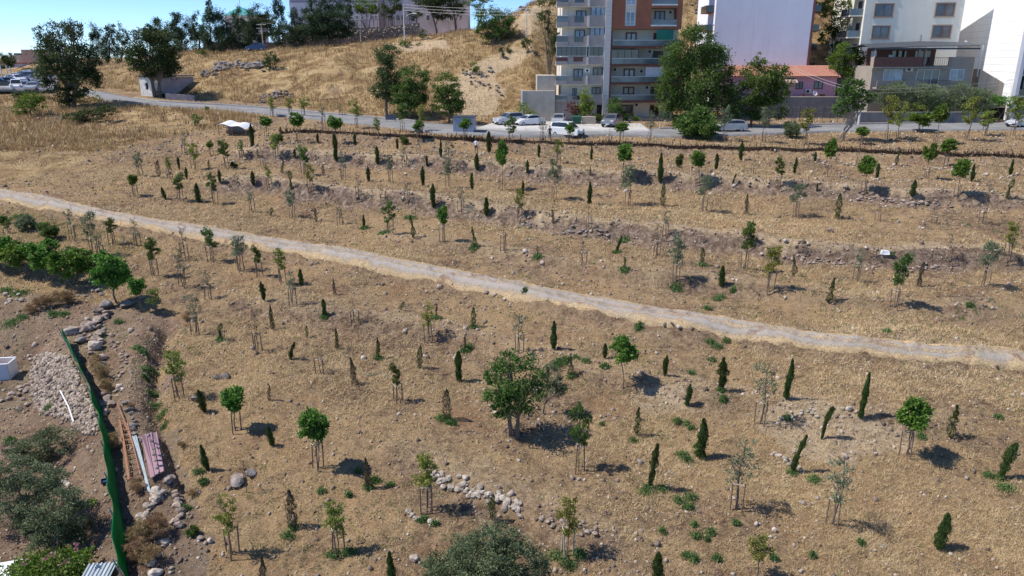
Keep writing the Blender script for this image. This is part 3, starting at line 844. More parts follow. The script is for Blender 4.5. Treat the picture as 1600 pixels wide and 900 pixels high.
def sapling(px, py, h, code, w=1.0, lean=0, stk=True, pale=False):
    p = at(px, py); hm = height_at(p, px, py - h)
    root = bpy.data.objects.new('sapling' if code not in 'uvtw' else 'shrub', None); COL.objects.link(root); root.location = p; root.empty_display_size = .3
    cs, ts = SAP[code]; k = rnd.randrange(len(cs)); rz = rnd.uniform(0, 6.28); le = R(lean)
    if code in 'uvtw':
        child('stem', ts[k], root, (hm * w, hm * w, hm), (0, le, rz)); child('foliage', cs[k], root, (hm * w, hm * w, hm), (0, le, rz))
    else:
        wk = min(hm, 3.4) / hm * (.92 if code in 'dm' else .84)
        child('trunk', ts[k], root, (hm * w * wk, hm * w * wk, hm), (0, le, rz)); child('crown', cs[k], root, (hm * w * wk, hm * w * wk, hm), (0, le, rz))
        if stk:
            sh = min(1.3, hm * .48); a0 = rnd.uniform(0, 2)
            for (sx, sy) in tri:
                q = Matrix.Rotation(a0, 3, 'Z') @ Vector((sx, sy, 0))
                child('stake', stake_me2 if pale else stake_me, root, (1, 1, sh * rnd.uniform(.93, 1.05)), (rnd.uniform(-.05, .05), rnd.uniform(-.05, .05), 0), q)
            child('tie_bar', tie_me, root, (1, 1, 1), (0, 0, a0), (0, 0, sh * .95))
    PLANTS.append((root, code, 'shrub' if code in 'uvtw' else 'sapling', px, py, h, stk))
    return root

WEEDS = []
def cypress(px, py, h, code='c', w=1.0, lean=0, weed=False):
    p = at(px, py); hm = height_at(p, px + lean * .3, py - h)
    root = bpy.data.objects.new('cypress', None); COL.objects.link(root); root.location = p; root.empty_display_size = .3
    cs, ts = CYP[code]; k = rnd.randrange(len(cs))
    rz = rnd.uniform(0, 6.28) if code != 'r' else rnd.uniform(-.5, .5)
    sx = hm * w * min(1.05, 1.5 / hm + .36)
    # lean about the y axis, the turn about z goes first
    lean *= .7
    ry = Matrix.Rotation(R(lean), 4, 'Y') @ Matrix.Rotation(rz, 4, 'Z')
    e = ry.to_euler()
    child('trunk', ts[k], root, (hm * .8, hm * .8, hm), e); child('crown', cs[k], root, (sx, sx, hm), e)
    PLANTS.append((root, 'C' + code, 'cypress', px, py, h, False))
    if weed: WEEDS.append((px, py + 1, 11))
    return root

S = [  # saplings: foot x, foot y, height, kind, width, lean
 (219,274,37,'o'),(211,305,33,'d'),(282,314,42,'g'),(336,319,47,'g',.8),(304,265,42,'y'),(354,264,45,'g',1.1),(394,330,43,'s'),(266,279,33,'y',.9),
 (317,282,15,'k'),(367,288,17,'k'),(330,243,24,'d'),(289,241,36,'s'),(379,243,18,'b'),(378,247,28,'y',.9),(412,262,30,'b'),(431,248,40,'y'),
 (115,375,50,'s'),(147,398,70,'o',.7),(176,381,40,'g'),(215,385,45,'s'),(12,365,20,'g',1.1),(158,402,42,'s'),(195,387,22,'s'),
 (242,432,60,'g',.8),(286,447,60,'s'),(290,405,52,'b'),(331,410,55,'g',.9),(376,424,58,'o',1.1),(306,522,65,'s'),(327,467,47,'s'),
 (475,272,45,'g'),(536,281,48,'s'),(486,300,45,'y',.8),(421,294,36,'y',.8),(610,285,45,'o',.8),(632,259,35,'s'),(700,292,45,'o',.8),(785,297,75,'d',.8),
 (702,267,50,'s'),(561,311,40,'b'),(637,319,40,'b'),(720,330,38,'s'),(457,340,45,'o'),(531,350,42,'b'),(609,365,50,'g',.9),(692,377,55,'d',.7),
 (787,391,54,'k'),(559,255,17,'k'),(405,432,48,'g',.7),(441,442,54,'y',1.0),(597,314,24,'b'),(491,250,20,'k'),(655,237,20,'s'),(457,475,55,'s'),
 (865,311,64,'o'),(981,320,64,'o',1.15),(975,279,56,'d',1.1),(1088,287,53,'d'),(1061,261,22,'u',.6),(1099,330,58,'o'),(920,357,40,'k'),(811,344,50,'y',.8),
 (872,255,38,'y'),(1040,372,48,'s'),(1026,400,54,'b'),(911,411,38,'k'),(1056,439,68,'o'),(1163,420,72,'g',.8),(1094,377,20,'k'),(1177,272,24,'k'),
 (1169,388,40,'g',.7),(1215,296,53,'g',.7),(1293,276,58,'d',.9),(1340,257,28,'k'),(1350,302,57,'d',1.1),(1447,282,62,'d',.9),(1476,260,45,'d',1.1),
 (1495,308,62,'d',1.0),(1243,339,55,'o',1.1),(1372,345,27,'k'),(1460,350,27,'k'),(1534,350,64,'b'),(1480,410,47,'b'),(1364,407,36,'k'),(1538,448,74,'o',1.0),
 (1573,407,60,'y',.8),(1397,481,84,'g',.7),(1338,440,55,'s'),(1202,455,72,'y'),(1252,395,28,'b'),
 (280,624,76,'y'),(368,673,66,'d',1.15),(403,550,64,'b'),(554,505,42,'k'),(670,534,58,'y',.9),(501,582,47,'k'),(621,627,58,'g',.6),(497,732,94,'d',.95),
 (811,552,64,'s'),(973,607,80,'d',1.05,0,False),(1187,663,100,'s'),(904,736,103,'g',.6),(1415,712,88,'d',1.15,4),
 (363,866,86,'y',.8),(385,770,52,'b',1.0,0,False),(667,800,92,'y'),(528,863,78,'y'),(885,868,90,'y',.8,0,True,True),(1150,795,108,'s',1.35),(1300,820,114,'s',1.1,3),
 # along the road
 (426,182,30,'y',1.3),(454,180,28,'y',1.3),(475,182,30,'y',1.4),(505,197,38,'s'),(532,180,20,'s'),(558,200,42,'y',1.2),(417,215,35,'d',1.2),(466,223,50,'d',1.1),
 (524,225,47,'d',1.2),(590,217,33,'y',1),(629,206,44,'g',1.1),(660,206,42,'y',1.1),(654,219,30,'d',1.3),(727,218,32,'d',1.4),(797,222,40,'g',1.2),
 (847,222,40,'s'),(970,222,32,'d',1.4),(890,224,30,'d',1.2),(1015,222,50,'s',1.1),(953,220,22,'k'),(1132,222,58,'o',1.2),(1192,222,56,'o',1.2),
 (1258,226,58,'y',1.3),(1345,226,28,'d',1.6),(1386,218,70,'y',1.5),(1401,222,60,'y',1.3),(1436,206,36,'m',1.6),(1462,222,58,'d',1.3),(1510,219,70,'y',1.5),
 (1538,212,40,'y',1.6),(1582,212,62,'y',1.5),(632,226,14,'u'),(434,225,18,'u'),
 # shrubs
 (366,263,12,'u'),(85,352,18,'t'),(42,360,28,'v',1.1),(78,374,28,'u',1.0),(5,350,14,'u'),(1375,836,32,'t',1.3),(302,836,16,'u'),(1520,478,22,'t',1.2),(160,596,34,'w',.7),(152,574,22,'w',.7),(168,612,24,'w',.8),(180,700,26,'w',.6),(222,850,40,'w',.8),(246,838,40,'w',.8),(214,872,34,'w',.9),(236,880,30,'w',1.1),(215,770,24,'w',.7),(90,478,26,'w',1.2),(68,482,22,'w',1.2),(108,474,22,'w',1.1),(50,490,18,'w',1.2),(286,702,14,'w',.9),(206,640,12,'w',1.0),(292,500,14,'w',1.0),(302,775,14,'w',1.0),(1085,215,58,'u',1.1),
 (1105,219,36,'u',1.0),(1182,902,66,'y',1.35,0,False),(1235,215,30,'v',1.0),
]
MULB = [(9,420,58,'m',1.2),(42,430,60,'m',1.2),(75,440,66,'m',1.1),(110,447,68,'m',1.1),(141,442,50,'m',.9),(182,473,82,'m',1.05),(221,488,56,'d',1.0),(245,492,42,'y',1.2),(-12,418,52,'m',1.1)]
for a in S:
    a = list(a) + [1.0, 0, True, False][len(a) - 4:] if len(a) < 8 else a
    sapling(*a)
for a in MULB: sapling(*a, 0, False)
C = [  # cypresses
 (248,277,27,'n'),(280,264,20),(292,280,19),(310,316,30),(259,312,20,'c',1,-18),(344,286,21),(396,290,23),(327,264,15,'t'),(395,229,36,'c',1.1),(403,246,13,'n'),
 (461,248,16),(525,251,42,'c',.9),(590,257,28),(667,260,17),(621,234,18),(689,246,28,'c',.8),(764,239,34),(745,266,26),(738,297,27,'r',.9,-8),(661,291,31),(576,284,24),
 (441,271,24,'n',1,8),(455,297,30,'t'),(505,274,18,'n'),(494,347,22,'n'),(677,325,38),(760,337,29),(569,357,22,'c',1,0,True),(646,372,35,'t',1,-3),(741,386,31,'t',1,0,True),
 (422,338,14,'t',1.6,35),(471,446,26),(413,470,30,'c',1,-6),(523,461,26,'n'),(440,222,24,'n'),(497,226,18),(555,228,20),
 (842,246,22),(824,271,21),(817,304,22),(924,250,22),(922,274,14,'n'),(1031,285,46),(1119,266,26),(1157,251,30),(1145,290,19,'r',.9,5),(1035,322,36,'t'),
 (1165,335,33,'n',1,4),(864,349,22,'n'),(840,401,16,'t',1,0,True),(964,395,27,'r',1,10,True),(976,421,20,'t',1,0,True),(1097,415,28,'t',1,0,True),(1127,448,33),(921,319,35),
 (1241,271,25,'c',1,4),(1273,253,16),(1276,299,13),(1308,342,40,'t'),(1370,279,24),(1425,307,26,'c',1.1,4),(1400,258,26,'t',1,5),(1518,284,28),(1578,275,26),(1572,310,30,'t',1.1,14),
 (1240,432,33,'n',1.1),(1435,449,39,'n',1.0),(1294,474,40,'t',1,8),
 (345,532,27,'t',1.2,0,True),(321,645,36,'c',1,-14),(426,515,38,'t'),(507,494,27,'c',1,0,True),(480,527,19,'t'),(527,545,32,'t'),(454,562,28,'r',1.2,10),(555,601,42,'n',1.1,-10),
 (591,561,33,'t',1.2,0,True),(655,577,36,'t',1,5),(740,512,32,'t',1,0,True),(717,597,48,'c',.9),(698,655,48,'n',1,0,True),(727,548,24,'n',1,0,True),(625,484,14,'t',1.6,40),
 (682,498,20,'n',1,0,True),(420,626,24,'n',1,12),(426,697,31,'c',1,-10),
 (865,546,44),(945,560,24),(1038,588,33,'c',1.1,4),(1127,610,51,'c',1,0,True),(1073,635,35,'c',1.1,8),(892,588,34,'n',1,0,True),(995,680,44,'t'),(1095,716,62,'c',1.1),
 (1228,624,63,'c',.72,4),(1344,654,72,'c',.62,4),(1484,686,52,'t',1.1,4),(1283,687,52,'r',.7,8),
 (325,735,40,'c',1,-12),(458,825,58,'n',1.1,0,True),(576,763,48,'n',1.1,-4,True),(612,912,50),(412,917,48,'n'),(769,812,38,'t',1.1),(1015,763,70,'r',.6,6,True),(1026,917,54),
 (1237,740,60,'r',.75,12,True),(1466,858,56,'c',.95,6),(1562,748,56,'r',.9,14,True),
]
for a in C:
    a = list(a) + ['c', 1.0, 0, False][len(a) - 3:]
    cypress(*a)

# ---- big trees, each with crown blobs given where the photograph shows them, at the tree's own distance
SPEC = {'euc': ('leaf_dark', .36, .13, 4.6, .25), 'dark': ('leaf_dark', .32, .17, 4.8, .1), 'pine': ('leaf_pine', .38, .12, 6.5, .0), 'green': ('leaf_green', .31, .17, 4.6, .2),
        'bright': ('leaf_bright', .30, .17, 4.4, .2), 'pepper': ('leaf_green', .42, .10, 5.6, .9), 'yellow': ('leaf_yellow', .34, .18, 3.2, .2), 'grey': ('leaf_grey', .32, .10, 6.0, .1),
        'cyp': ('leaf_pine', .38, .12, 6.0, -.8), 'red': ('leaf_red', .3, .16, 3.5, .1), 'mix': ('leaf_green', .29, .16, 5.0, .25)}
def big_tree(name, label, cat, base, spec, blobs, Y=None, group=None, bark='bark', r0=None, leaf=1.0, dens=1.0, sub=.30, gap=.52, trunks=1):
    p = at(*base)
    if Y is not None:
        x, _ = P(base[0], base[1], Y); p = Vector((x, Y, float(H(x, Y))))
    mat, L, W, dn, droop = SPEC[spec]; L *= leaf; W *= leaf
    bw = []
    ax = p.y * CP - 0 * SP
    for q in blobs:
        cx, cy, rx, ry = q[:4]; dy = q[4] if len(q) > 4 else 0
        Yb = p.y + dy; x, z = P(cx, cy, Yb); k = (Yb * CP - (z - CAMZ) * SP) / FPX
        bw.append((x - p.x, dy, z - p.z, rx * k, max(rx, ry * .5) * k * .9, ry * k))
    root = empty(name, p, label, cat, group)
    r = np.random.default_rng(int(base[0] * 7 + base[1]))
    P_, N_, T_ = crown_points(bw, 7.2 * dn * dens / (leaf ** 1.7), r, sub, gap, .45)
    gz = np.asarray(H(P_[:, 0] + p.x, P_[:, 1] + p.y)) - p.z + .1
    ok = P_[:, 2] > gz
    child('crown', leaf_mesh('crown', P_[ok], N_[ok], L, W, T_[ok], M[mat], droop, rng=r), root)
    top = max(b[2] for b in bw); cz = sorted(bw, key=lambda b: b[2])
    h = top; r0 = r0 or max(.07, h * .028)
    mb = MB()
    for tk in range(trunks):
        o = Vector(((tk - (trunks - 1) / 2) * r0 * 3, 0, 0)); c0 = Vector(cz[len(cz) // 2][:3])
        mid = Vector((c0.x * .35, 0, h * .35)) + o * 1.5
        mb.tube([o - Vector((0, 0, .4)), o + Vector((0, 0, h * .12)), mid, mid.lerp(Vector((c0.x, c0.y, top * .8)), .6)], [r0 * 1.2, r0, r0 * .75, r0 * .4], 8)
        for b in bw:
            e = Vector(b[:3]); s = mid.lerp(o, .3); q = s.lerp(e, .5) + Vector((0, 0, abs(e.z - s.z) * .08)); mb.tube([s, q, e], [r0 * .5, r0 * .33, r0 * .12], 5, False)
            for j in range(3):
                d = Vector((rnd.uniform(-1, 1) * b[3], rnd.uniform(-1, 1) * b[4], rnd.uniform(-.4, 1) * b[5])) * .75
                mb.tube([q, e + d], [r0 * .22, r0 * .07], 4, False)
    mb.build('trunk', M[bark], root)
    return root

T = big_tree
# the middle of the slope
T('broadleaf_tree', 'large round dark green tree casting a broad shadow on the slope', 'tree', (803, 682), 'green',
  [(800,592,42,36), (776,612,24,24), (828,610,24,22), (808,630,30,20), (780,640,17,15), (795,565,20,16), (770,585,16,16), (838,590,14,16)], bark='bark', leaf=.46, dens=1.0, r0=.11, trunks=2, sub=.3, gap=.6)
T('olive_tree', 'small grey-green olive tree touching the right side of the large round tree', 'tree', (849, 648), 'grey',
  [(862,595,16,22), (872,605,14,16), (858,575,9,11), (880,608,8,8)], leaf=.42, dens=1.5, r0=.05)
T('olive_tree', 'broad grey-green olive crown cut by the bottom edge, left of centre', 'tree', (745, 935), 'grey',
  [(765,868,64,36), (735,880,60,36), (820,880,34,34), (710,888,46,30), (800,858,30,26), (770,845,30,20), (690,905,40,24), (745,915,70,40), (790,905,40,28)], leaf=.36, dens=1.7, r0=.12, gap=.42, sub=.22)
T('olive_shrub', 'low grey olive shoots at the bottom edge right of the broad olive', 'shrub', (835, 918), 'grey', [(832,890,22,16), (850,895,14,12), (815,900,14,12)], leaf=.38, dens=.8, r0=.04)
# garden at the lower left
T('olive_tree', 'grey-green olive tree beside the rubble slope, uppermost of the garden olives', 'tree', (78, 722), 'grey', [(80,688,34,22), (45,705,32,20), (62,722,36,16), (22,700,18,14)], leaf=.38, dens=1.7, r0=.09, gap=.42, sub=.23)
T('olive_tree', 'large dark olive tree at the left edge of the lower garden', 'tree', (40, 830), 'grey', [(40,770,48,34), (15,740,36,26), (20,800,36,24), (70,745,34,20)], leaf=.38, dens=1.7, r0=.11, gap=.42, sub=.23)
T('olive_tree', 'olive tree in the lower garden just above the flowering shrub', 'tree', (95, 862), 'grey', [(95,800,44,36), (75,835,42,26), (118,825,26,24), (100,780,28,20)], leaf=.38, dens=1.7, r0=.1, gap=.42, sub=.23)
vn = T('flowering_shrub', 'broad-leaved green shrub with pink flowers in the bottom left corner', 'shrub', (85, 925), 'bright', [(85,885,50,26), (45,893,36,20), (120,880,26,20), (75,905,70,24), (140,905,22,14)], leaf=.50, dens=1.1, r0=.05)
fr = np.random.default_rng(5)
pb = at(85, 925); fp = []
for (fx, fy) in [(78,868),(70,873),(118,849),(121,852),(60,882),(95,880),(84,866),(122,856),(40,880),(105,876)]:
    x_, z_ = P(fx, fy, pb.y - .3); fp += [(x_ - pb.x + fr.normal(0, .04), -.3 + fr.normal(0, .1), z_ - pb.z + fr.normal(0, .04)) for _ in range(7)]
fp = np.array(fp)
child('blossom', leaf_mesh('blossom', fp, np.tile([0, -.5, .8], (len(fp), 1)).astype(float), .10, .08, fr.random(len(fp)), M['leaf_flower']), vn)
# roadside and hill, left to right
T('eucalyptus_tree', 'tall dark tree with loose crown beside the road at far left', 'tree', (112, 166), 'euc',
  [(92,52,26,22), (114,46,17,15), (78,74,20,20), (105,88,38,28), (130,98,24,24), (90,118,34,26), (125,126,28,24), (100,147,26,15), (70,102,14,16), (62,50,9,9), (141,116,14,16)], r0=.3, trunks=2)
T('bush', 'low dark green clump at the foot of the tall far-left tree', 'bush', (150, 190), 'dark', [(140,180,26,10), (115,185,14,8), (165,172,16,8)], leaf=.8)
T('bush', 'bright yellow-green bush below the car park at the far left', 'bush', (48, 180), 'bright', [(48,160,20,14), (35,170,14,10), (60,152,12,9)], leaf=.8)
T('bush', 'round dark green bush at the edge of the far-left car park', 'bush', (32, 163), 'dark', [(32,152,12,11)], leaf=.8)
T('dense_tree', 'dense tree with golden-tipped crown over the white hut', 'tree', (246, 152), 'dark',
  [(240,85,40,32), (262,95,22,24), (222,70,20,22), (262,78,20,24), (240,55,24,14), (235,105,26,16), (262,102,16,12), (212,95,14,14)], r0=.3, trunks=2)
T('bush', 'dark bush leaning against the white hut', 'bush', (252, 156), 'dark', [(250,148,9,7), (262,152,14,7)], leaf=.7, Y=126.5)
for i, (b, bl, Y, lab) in enumerate([
    ((152,118), [(150,65,10,26),(152,95,12,24)], 178, 'slender bluish tree just right of the tall far-left tree'),
    ((172,116), [(172,55,12,17),(172,85,14,28)], 176, 'tall bluish tree, second of the group behind the road bend'),
    ((192,114), [(192,58,10,18),(192,88,13,26)], 174, 'bluish tree behind the left edge of the hut tree')]):
    T('dark_tree', lab, 'tree', b, 'pine', bl, Y=Y, group='dark trees behind the road bend', r0=.25)
pines = [((252,88),[(250,48,17,21),(250,66,18,16)],'dark pine rising just behind the hut tree',165),
 ((287,92),[(283,45,18,23),(288,68,20,21),(276,55,13,14)],'broad dark pine standing right of the hut tree on the crest',163),
 ((312,84),[(311,42,10,23),(313,64,14,18)],'slim dark pine, second right of the hut tree on the crest',162),
 ((331,84),[(327,12,5,12),(328,34,10,23),(331,58,17,25)],'tallest pointed dark pine on the left crest',160),
 ((352,82),[(350,42,17,25),(352,62,21,21)],'dark pine directly right of the tallest pointed pine',161),
 ((374,80),[(373,36,12,25),(376,58,18,23)],'dark pine below the left of the teal roof',161),
 ((393,80),[(391,38,13,28),(395,60,18,23)],'dark pine just right of the teal roof',160),
 ((414,80),[(412,28,21,18),(410,46,23,16)],'round-topped green tree left of the column cypress on the crest',166)]
for b, bl, lab, Y in pines: T('pine_tree', lab, 'pine', b, 'pine' if 'round' not in lab else 'dark', bl, Y=Y, group='pines along the left crest', r0=.22, gap=.5)
T('column_cypress', 'tall dark columnar cypress at the left end of the pale institution', 'cypress', (437, 78), 'cyp', [(434,10,8,16),(435,34,12,23),(437,58,13,21)], Y=156, r0=.2, gap=.5, sub=.3)
for b, bl, lab in [((463,78),[(459,28,7,16),(462,46,18,18),(463,62,17,9)],'shorter conical pine at the left corner of the pale institution'),
                   ((493,73),[(491,10,10,18),(488,34,23,21),(492,54,25,14)],'first big pine in front of the pale institution'),
                   ((521,70),[(508,18,11,23),(512,42,26,21)],'second big pine in front of the pale institution'),
                   ((531,69),[(524,10,10,18),(528,30,26,21),(530,50,22,10)],'third big pine in front of the pale institution, above the stone wall end')]:
    T('pine_tree', lab, 'pine', b, 'pine', bl, Y=152, group='pines before the institution', r0=.22, gap=.55)
T('pine_tree', 'thin pine against the institution wall left of the umbrella pine', 'pine', (545, 42), 'pine', [(542,6,11,12),(544,20,8,8)], Y=166, r0=.15)
T('umbrella_pine', 'umbrella pine with flat bright crown on the stone wall', 'pine', (577, 44), 'bright', [(573,10,18,13),(560,12,9,7),(584,15,9,8)], Y=166, r0=.2, gap=.55)
T('dark_tree', 'dark leafy tree right of the umbrella pine by the institution', 'tree', (614, 42), 'dark', [(612,5,16,14),(606,20,10,9)], Y=166, r0=.2)
T('dark_tree', 'small round dark tree behind the left lamp post', 'tree', (652, 36), 'dark', [(650,22,12,8)], Y=166, r0=.15)
T('dark_tree', 'spreading dark tree left end of the grove on the summit', 'tree', (682, 34), 'dark', [(672,8,22,14),(690,14,20,14),(665,-8,24,12)], Y=168, r0=.25)
T('dark_tree', 'spreading dark tree right end of the grove on the summit', 'tree', (712, 34), 'dark', [(708,4,18,14),(718,18,8,10),(700,-10,24,12)], Y=168, r0=.25)
T('bush', 'light green bush on top of the hill by the ridge path', 'bush', (745, 14), 'bright', [(740,3,16,8),(760,-1,12,6)], Y=172, leaf=.9)
T('pepper_tree', 'large weeping green tree with two lobes high on the hillside', 'tree', (775, 66), 'pepper', [(758,30,18,22),(787,36,18,24),(772,48,22,16),(755,50,12,12),(798,42,9,16)], r0=.3, trunks=2)
T('conifer', 'very dark tall conifer beside the left edge of the apartment block', 'tree', (862, 125), 'euc', [(856,5,15,14),(850,28,10,10),(862,48,9,22),(864,78,9,18)], Y=119, r0=.25, gap=.45)
T('bush', 'rounded dark bush on the hill right of the weeping tree', 'bush', (826, 82), 'dark', [(824,69,8,11)])
for b, bl, lab in [((787,90),[(784,81,6,8)],'small dark bush downhill of the weeping tree'),((797,82),[(795,76,5,7)],'smaller dark bush at the foot of the weeping tree'),
                   ((742,114),[(741,104,9,9)],'round isolated green bush in the middle of the bare hill'),((427,108),[(424,92,11,13),(418,100,8,8)],'leafy green bush at the end of the dark rock ledge'),
                   ((660,60),[(660,53,7,8)],'green bush right of the lamp post foot on the hill'),((633,72),[(634,68,11,5),(655,71,6,4)],'low wide bush under the lamp post on the hill'),
                   ((305,196),[(306,187,9,8)],'green bush on the field edge left of the white canopy'),((324,174),[(324,170,3,4)],'tiny green bush at the road edge above the field'),
                   ((322,86),[(316,82,10,4)],'low green bush under the crest pines')]:
    T('bush', lab, 'bush', b, 'dark' if 'dark' in lab else 'green', bl, leaf=.7)
T('eucalyptus_tree', 'tall dark eucalyptus at the roadside below the bare hill', 'tree', (604, 182), 'euc', [(606,86,19,18),(604,104,20,20),(606,140,20,20),(604,122,17,16),(592,140,18,14),(610,150,14,12)], r0=.22, gap=.55)
T('pepper_tree', 'drooping green tree between the dark eucalyptus and yellow-green tree', 'tree', (640, 184), 'pepper', [(642,122,24,22),(654,140,22,24),(640,156,26,16),(632,145,18,18),(665,118,8,10),(646,155,22,12)], r0=.2)
T('roadside_tree', 'yellow-green tree beside the blue-grey metal cabin', 'tree', (702, 192), 'mix', [(697,132,22,18),(706,150,24,22),(700,166,24,14),(690,150,14,14),(712,165,12,14)], r0=.18)
bt = T('apartment_tree', 'huge bushy green tree covering the right side of the apartment block', 'tree', (1088, 205), 'mix',
  [(1085,74,36,32), (1062,98,32,34), (1112,98,36,32), (1128,108,22,20), (1048,128,26,28), (1090,138,46,38), (1043,152,20,24), (1112,162,36,28), (1070,172,34,22), (1080,54,20,14), (1130,132,18,24)], Y=106, r0=.35, gap=.6, trunks=2)
T('roadside_tree', 'wide green tree in front of the left end of the pink house', 'tree', (1172, 207), 'mix',
  [(1190,122,32,24), (1168,142,30,28), (1214,138,26,28), (1155,164,22,24), (1202,168,32,24), (1185,95,12,11), (1217,112,16,16), (1180,165,30,24)], r0=.2, Y=104.5, gap=.45)
T('ball_bush', 'dense rounded yellow-green bush in front of the apartment entrance', 'bush', (913, 186), 'yellow', [(912,160,15,19),(914,172,16,13)], Y=110, leaf=.7, dens=1.6, gap=.5)
T('red_shrub', 'reddish-brown shrub left of the rounded bush at the apartment', 'shrub', (895, 186), 'red', [(893,168,12,11),(900,175,8,8)], Y=109.5, leaf=.7)
T('shrub', 'green shrub with pale blossoms at the apartment column', 'shrub', (958, 184), 'green', [(958,164,13,12),(962,176,12,7)], Y=109.5, leaf=.7)
T('hedge', 'trimmed low green hedge right of the concrete planter', 'hedge', (940, 190), 'green', [(934,185,7,7),(945,184,6,6)], Y=108.5, leaf=.6, dens=1.5)
T('hedge', 'low hedge below the ground-floor balconies of the apartment', 'hedge', (985, 188), 'green', [(976,183,10,5),(994,184,8,4)], Y=110, leaf=.6, dens=1.5)
T('shrub', 'green shrub at the foot of the hill behind the parked white car', 'shrub', (820, 187), 'yellow', [(818,172,11,10),(830,178,8,7)], Y=110, leaf=.7)
T('climbing_tree', 'tall dark leafy tree in the gap between the lavender wall and cream tower', 'tree', (1300, 130), 'green', [(1298,10,22,22),(1312,40,18,20),(1292,55,14,18),(1310,75,16,14),(1325,15,12,14)], Y=134, r0=.25)
T('fan_tree', 'bright green spreading tree between the pink house and the balconied house', 'tree', (1322, 160), 'bright', [(1325,80,18,16),(1310,95,20,14),(1332,100,16,16),(1318,118,16,14),(1345,90,9,12)], Y=123, r0=.2)
T('roadside_tree', 'slender pale-trunked tree beside the concrete utility pole', 'tree', (1315, 221), 'mix', [(1322,150,20,16),(1338,140,18,16),(1345,158,20,14),(1312,168,14,14),(1328,130,12,10),(1360,150,10,10)], bark='bark_pale', r0=.13, gap=.4, trunks=2)
for b, bl, lab in [((1402,184),[(1400,144,26,17),(1405,160,22,14),(1385,152,14,14)],'grey olive under the left window of the balconied house'),((1452,186),[(1448,148,28,17),(1458,164,26,14),(1436,160,16,12)],'grey olive under the balcony of the balconied house'),
                   ((1512,188),[(1508,146,30,18),(1532,156,22,16),(1500,166,28,14)],'grey olive at the right corner of the balconied house')]:
    T('olive_tree', lab, 'tree', b, 'grey', bl, Y=111.5, leaf=.8, dens=1.3, r0=.15, gap=.55)
T('vine', 'leafy vine over the dark garage opening beneath the white tower', 'vine', (1560, 190), 'bright', [(1550,156,22,8),(1575,158,16,7),(1590,165,12,9)], Y=113, leaf=.7, gap=.55)
T('shrub', 'yellowing garden shrubs at the foot of the balconied house', 'shrub', (1432, 186), 'yellow', [(1425,168,16,7),(1440,172,12,7)], Y=110, leaf=.6)
T('dark_tree', 'dark tree at the left edge in front of the far brown buildings', 'tree', (10, 118), 'dark', [(10,92,12,14),(4,102,14,12)], Y=215, r0=.3)
T('hedge', 'dark hedge behind the far car park row', 'hedge', (45, 116), 'dark', [(28,116,16,7),(50,113,18,6),(70,114,14,6)], Y=205)
T('shrub', 'thin pale shrub at the road bend by the far-left tree', 'shrub', (128, 158), 'yellow', [(126,148,10,9),(118,152,8,7),(150,152,7,8)], leaf=.6, dens=.6)

# ---- green weeds on the tilled ground
WEEDS += [(640,342,16,5),(600,365,14),(975,378,12),(1056,452,14),(1090,710,10),(1075,795,13),(1060,785,12),(1078,780,16),(1065,712,14),(1073,720,14),(1272,752,14),(1570,765,22),(1545,745,14),
  (1440,685,10),(1110,835,10),(1088,840,12),(1072,870,12),(1085,875,10),(1120,875,12),(1090,700,12),(990,690,8),(1058,660,9),(1080,672,9),(1072,665,7),(1110,535,11),(1120,543,12),(1135,535,8),
  (1105,483,9),(1125,466,10),(1120,470,9),(1145,455,7),(1112,565,9),(998,512,9),(1080,585,8),(940,665,6),(30,460,20),(10,455,16),(18,505,22),(35,498,12),(185,505,8),(155,528,9),(215,545,12),(225,553,10),
  (230,583,10),(228,592,9),(243,620,8),(237,618,9),(245,637,12),(252,652,13),(257,668,9),(240,583,10),(100,492,12),(82,492,9),(290,795,12),(300,835,11),(310,740,14),(318,755,10),(585,752,14),(520,868,18),(870,870,26),
  (905,868,18),(890,885,20),(545,775,8),(610,760,9),(560,738,8),(1150,820,8),(1085,822,8),(1035,832,8),(1105,845,7),(502,770,9),(1230,655,10),(1515,478,9),(690,655,14),(705,662,12),(450,840,14),(1010,770,20),(1035,765,16),
  (870,570,14),(885,565,14),(900,560,9),(730,545,14),(945,575,10),(915,565,9),(1130,625,10),(545,865,16),(660,815,14),(680,820,10),(1345,850,9),(1270,870,8),(1210,875,10),(30,725,9),(15,690,12),(75,640,10),(1560,655,9),(1385,520,8),(820,455,6),(10,345,16),(30,340,14),(60,352,12),(110,392,12)]
wp, wn, wt = [], [], []
for q in WEEDS:
    c = at(q[0], q[1]); k = (c.y * CP - (c.z - CAMZ) * SP) / FPX; r = q[2] * k * .75; n = int(min(420, 60 + 34 * q[2]))
    o = NR.normal(0, .45, (n, 2)) * r; x_, y_ = c.x + o[:, 0], c.y + o[:, 1] * .8
    wp.append(np.stack([x_, y_, H(x_, y_) + np.abs(NR.normal(0, .09, n)) + .02], 1)); wn.append(np.tile([0, 0, 1.0], (n, 1))); wt.append(np.clip(NR.normal(.45 + rnd.uniform(-.2, .2), .15, n), 0, 1))
x, y, z, px, py = scatter(5200, 19, 95)
soil, gold, bank, pale, dg = masks(x, y, z)
keep = (~on_track(px, py)) & ((vnoise(x * .15, y * .15, 81) + vnoise(x * .7, y * .7, 82) * .6 > .16) | (NR.random(len(x)) < .10) | (dg > .5)) & (py > 225) & (gold < .5)
for xx, yy in zip(x[keep], y[keep]):
    n = 9; o = NR.normal(0, .12, (n, 2)); x_, y_ = xx + o[:, 0], yy + o[:, 1]
    wp.append(np.stack([x_, y_, H(x_, y_) + .05], 1)); wn.append(np.tile([0, 0, 1.0], (n, 1))); wt.append(np.clip(NR.normal(.45, .2, n), 0, 1))
wp = np.concatenate(wp); ax_ = (wp[:, 1] / 35) ** .5
